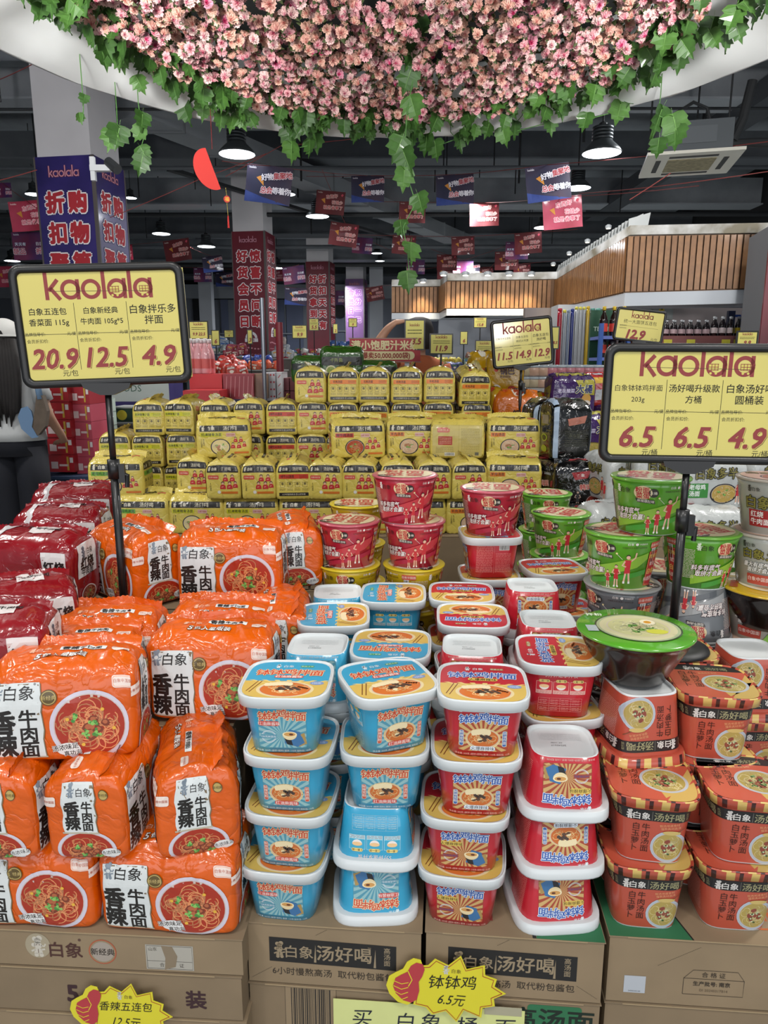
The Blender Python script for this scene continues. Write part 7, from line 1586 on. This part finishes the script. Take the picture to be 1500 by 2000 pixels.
# ---------------------------------------------------------------- shoppers
def skin_body(name, joints, edges, m, parent):
    ks = list(joints); me = bpy.data.meshes.new(name); me.from_pydata([joints[k][0] for k in ks], [(ks.index(a_), ks.index(b_)) for a_, b_ in edges], [])
    o = bpy.data.objects.new(name, me); COL.objects.link(o)
    md = o.modifiers.new('s', 'SKIN'); o.modifiers.new('u', 'SUBSURF').levels = 2
    for i, k in enumerate(ks):
        r = joints[k][1]; r = r if isinstance(r, tuple) else (r, r); me.skin_vertices[0].data[i].radius = r
    me.skin_vertices[0].data[0].use_root = True
    dg = bpy.context.evaluated_depsgraph_get(); m2 = bpy.data.meshes.new_from_object(o.evaluated_get(dg)); bpy.data.objects.remove(o)
    m2.materials.clear(); m2.materials.append(m); m2.polygons.foreach_set('use_smooth', [True]*len(m2.polygons)); return obj(name, m2, parent)
def loft(rings, n=24, cap=True):
    """rings: (centre, rx, ry)"""
    mb = MB(); vs = [Vector(c)+Vector((rx*cos(2*pi*i/n), ry*sin(2*pi*i/n), 0)) for c, rx, ry in rings for i in range(n)]
    fs = [(j*n+i, j*n+(i+1) % n, (j+1)*n+(i+1) % n, (j+1)*n+i) for j in range(len(rings)-1) for i in range(n)]
    if cap: fs += [tuple(range(n))[::-1], tuple((len(rings)-1)*n+i for i in range(n))]
    return mb.add(vs, fs)
def person(loc, yaw, label, shirt, trousers, hair, armR, armL, cap=None, long_hair=True, skin='#a87f68'):
    t = thing('person', label, 'person', loc, R(yaw)); sk = mat(skin, .6, nz=.05)
    J = {'pelvis': ((0, 0, .90), (.13, .10)), 'waist': ((0, 0, 1.05), (.115, .085)), 'chest': ((0, 0, 1.24), (.13, .095)), 'neckb': ((0, 0, 1.385), (.055, .055)), 'neck': ((0, .01, 1.43), (.045, .045)), 'head': ((0, .02, 1.52), (.068, .08)), 'crown': ((0, .015, 1.60), (.065, .075))}
    E_ = [('pelvis', 'waist'), ('waist', 'chest'), ('chest', 'neckb'), ('neckb', 'neck'), ('neck', 'head'), ('head', 'crown')]
    for s, nm, arm in ((1, 'R', armR), (-1, 'L', armL)):
        J['sh'+nm] = ((s*.155, 0, 1.335), .048); J['el'+nm] = (arm[0], .037); J['wr'+nm] = (arm[1], .024); J['pa'+nm] = (arm[2], (.034, .016)); E_ += [('chest', 'sh'+nm), ('sh'+nm, 'el'+nm), ('el'+nm, 'wr'+nm), ('wr'+nm, 'pa'+nm)]
        d = (Vector(arm[2])-Vector(arm[1])).normalized(); sd = d.cross(Vector((0, 0, 1))).normalized() if abs(d.z) < .9 else Vector((1, 0, 0))
        for f in range(4):
            b = Vector(arm[2])+sd*(f-1.5)*.017; L = (.062, .072, .068, .052)[f]; q = b+d*L*.5+Vector((0, 0, -.004)); e = q+(d*.8+Vector((0, 0, -.5))).normalized()*L*.5
            J['f%s%d0' % (nm, f)] = (tuple(b+d*.012), .0085); J['f%s%d1' % (nm, f)] = (tuple(q), .008); J['f%s%d2' % (nm, f)] = (tuple(e), .0068); E_ += [('pa'+nm, 'f%s%d0' % (nm, f)), ('f%s%d0' % (nm, f), 'f%s%d1' % (nm, f)), ('f%s%d1' % (nm, f), 'f%s%d2' % (nm, f))]
        tb = Vector(arm[1]).lerp(Vector(arm[2]), .6)+sd*s*.03; J['t%s0' % nm] = (tuple(tb), .010); J['t%s1' % nm] = (tuple(tb+sd*s*.018+d*.03), .0085); E_ += [('wr'+nm, 't%s0' % nm), ('t%s0' % nm, 't%s1' % nm)]
        J['hip'+nm] = ((s*.085, 0, .86), .085); J['kn'+nm] = ((s*.09, -.01, .47), .055); J['an'+nm] = ((s*.09, 0, .09), .038); J['toe'+nm] = ((s*.10, .13, .035), (.04, .03)); E_ += [('pelvis', 'hip'+nm), ('hip'+nm, 'kn'+nm), ('kn'+nm, 'an'+nm), ('an'+nm, 'toe'+nm)]
    skin_body('body', J, E_, sk, t)
    MB().lathe([(.001, .012), (.012, .004), (.014, -.012), (.002, -.02)], 10).build('nose', sk, t, True).location = (0, .115, 1.53)
    for s in (-1, 1):
        MB().lathe([(.001, .008), (.01, .004), (.01, -.004), (.001, -.008)], 10).build('eye', mat('#1c1614', .3), t).location = (s*.032, .095, 1.56)
        e = MB().lathe([(.001, -.006), (.02, -.004), (.024, .003), (.015, .006)], 12).build('ear', sk, t, True); e.location = (s*.082, .0, 1.54); e.rotation_euler = (0, pi/2, 0); e.scale = (1.3, .8, 1)
    MB().add([(-.022, .105, 1.49), (.022, .105, 1.49), (.016, .109, 1.482), (-.016, .109, 1.482)], [(0, 1, 2, 3)]).build('mouth', mat('#8a4a44', .5), t)
    cl = mat(shirt, .85, nz=.06, scale=10, bump=.15)
    loft([((0, 0, .90), .205, .15), ((0, 0, .96), .20, .148), ((0, 0, 1.08), .178, .128), ((0, 0, 1.2), .182, .132), ((0, 0, 1.30), .198, .125), ((0, 0, 1.36), .178, .095), ((0, 0, 1.395), .11, .07), ((0, .005, 1.41), .065, .06)]).build('shirt', cl, t, True)
    for s, arm in ((1, armR), (-1, armL)):
        a_, b_ = Vector((s*.15, 0, 1.335)), Vector((s*.155, 0, 1.335)).lerp(Vector(arm[0]), .62); MB().tube([a_, a_.lerp(b_, .5), b_], [.07, .068, .066], 16).build('sleeve', cl, t, True)
    tr = mat(trousers, .85, nz=.1, scale=8)
    loft([((0, 0, .985), .165, .125), ((0, 0, .90), .19, .145), ((0, 0, .80), .195, .15)]).build('trouser_top', tr, t, True)
    for s in (-1, 1): loft([((s*.09, 0, .86), .105, .12), ((s*.095, 0, .6), .105, .11), ((s*.10, 0, .3), .11, .105), ((s*.10, 0, .07), .12, .11)]).build('trouser_leg', tr, t, True); MB().box((s*.1-.045, -.06, 0), (s*.1+.045, .18, .05)).build('shoe', mat('#b8b8b4', .6), t)
    hm = mat(hair, .75, 0, nz=.4, scale=40)
    loft([((0, -.005, 1.66), .03, .03), ((0, -.005, 1.645), .075, .085), ((0, -.01, 1.59), .096, .108), ((0, -.02, 1.52), .098, .10), ((0, -.03, 1.45), .085, .075)]).build('hair', hm, t, True)
    if long_hair:
        for k in range(11):
            x = (k-5)*.017; P = [Vector((x*.9, -.09, 1.56)), Vector((x*1.15, -.125, 1.44)), Vector((x*1.25, -.145, 1.3)), Vector((x*1.1, -.15, 1.2-.02*abs(k-5))), Vector((x*.8, -.148, 1.08-.02*((k*3) % 5)))]
            MB().tube(P, [.024, .030, .027, .020, .004], 8).build('hair_lock', hm, t, True)
    if cap:
        cm = mat(cap, .8, nz=.1, scale=12)
        h_ = MB(); h_.grid(lambda s_, t_: Vector((.108*cos(2*pi*s_)*cos(t_*pi/2), -.005+.12*sin(2*pi*s_)*cos(t_*pi/2), 1.585+.115*sin(t_*pi/2))), 28, 8); h_.build('cap', cm, t, True)
        MB().tube([(.108*cos(q/14*2*pi), -.005+.12*sin(q/14*2*pi), 1.583) for q in range(15)], .006, 6).build('cap_band', cm, t, True)
        MB().add([(x, .10+.07*cos(x*12), 1.585-.01*abs(x)*8) for x in (-.09, -.05, 0, .05, .09)]+[(x*.9, .08, 1.59) for x in (-.09, -.05, 0, .05, .09)], [(i, i+1, 6+i, 5+i) for i in range(4)]).build('cap_peak', cm, t)
        g = MB(); g.grid(lambda s_, t_: Vector(((s_-.5)*.075, -.128+.006*abs(s_-.5)*2, 1.592+.032*t_*(1-(2*s_-1)**2)**.5)), 10, 3); g.build('cap_opening', mat('#120e0c', .8), t)
    return t
w_ = person((xat(16, 4.83, 1.2), 4.83, FZ), 6, 'person seen from behind in white T-shirt, white cap and long dark hair', '#b9bcbc', '#0b0f1a', '#120c0a', ((.245, -.03, 1.05), (.285, .12, .88), (.23, .18, .87)), ((-.22, 0, 1.07), (-.2, .2, .98), (-.14, .25, 1.0)), cap='#c4c4c0')
# shoulder bag
t = thing('shoulder_bag', 'blue and grey-brown crescent shoulder bag worn by the person at the left edge', 'bag', (xat(64, 4.66, .95), 4.665, .86), R(6)); t.scale = (1.25, 1, 1.25)
bm_ = MB(); P = [(.06, .14), (.075, .06), (.06, -.02), (.02, -.065), (-.03, -.05), (-.055, .0), (-.03, .02), (.0, .01), (.015, .06), (.03, .14)]
bm_.prism(P, -.03, .03).build('bag_body', mat('#5c5044', .8, nz=.2, scale=30), t)
MB().prism([(-.058, -.03), (-.07, .03), (-.05, .075), (-.02, .085), (.0, .06), (.005, .02), (-.005, -.02), (.02, -.075), (-.01, -.08)], -.036, -.02).build('blue_panel', mat('#5f7c9c', .7), t)
MB().tube([(.045, -.02, .12), (.035, -.01, .2), (.03, .03, .29), (.03, .1, .36)], [.016, .017, .016, .015], 8).build('strap', mat('#64809c', .6), t, True); MB().box((.012, -.035, .19), (.052, -.012, .215)).build('buckle', mat('#9fb0bc', .3, metal=.5), t)
p2 = person((xat(818, 5.15, 1.3), 5.15, FZ), 6, 'distant person in an orange T-shirt with one arm raised behind the red board', '#b5633a', '#2c2c34', '#1c1614', ((.22, 0, 1.12), (.24, .12, .95), (.2, .18, .95)), ((-.30, -.02, 1.47), (-.19, -.04, 1.62), (-.12, -.02, 1.63)), long_hair=False, skin='#b58a70')
p2.scale = (1.04,)*3
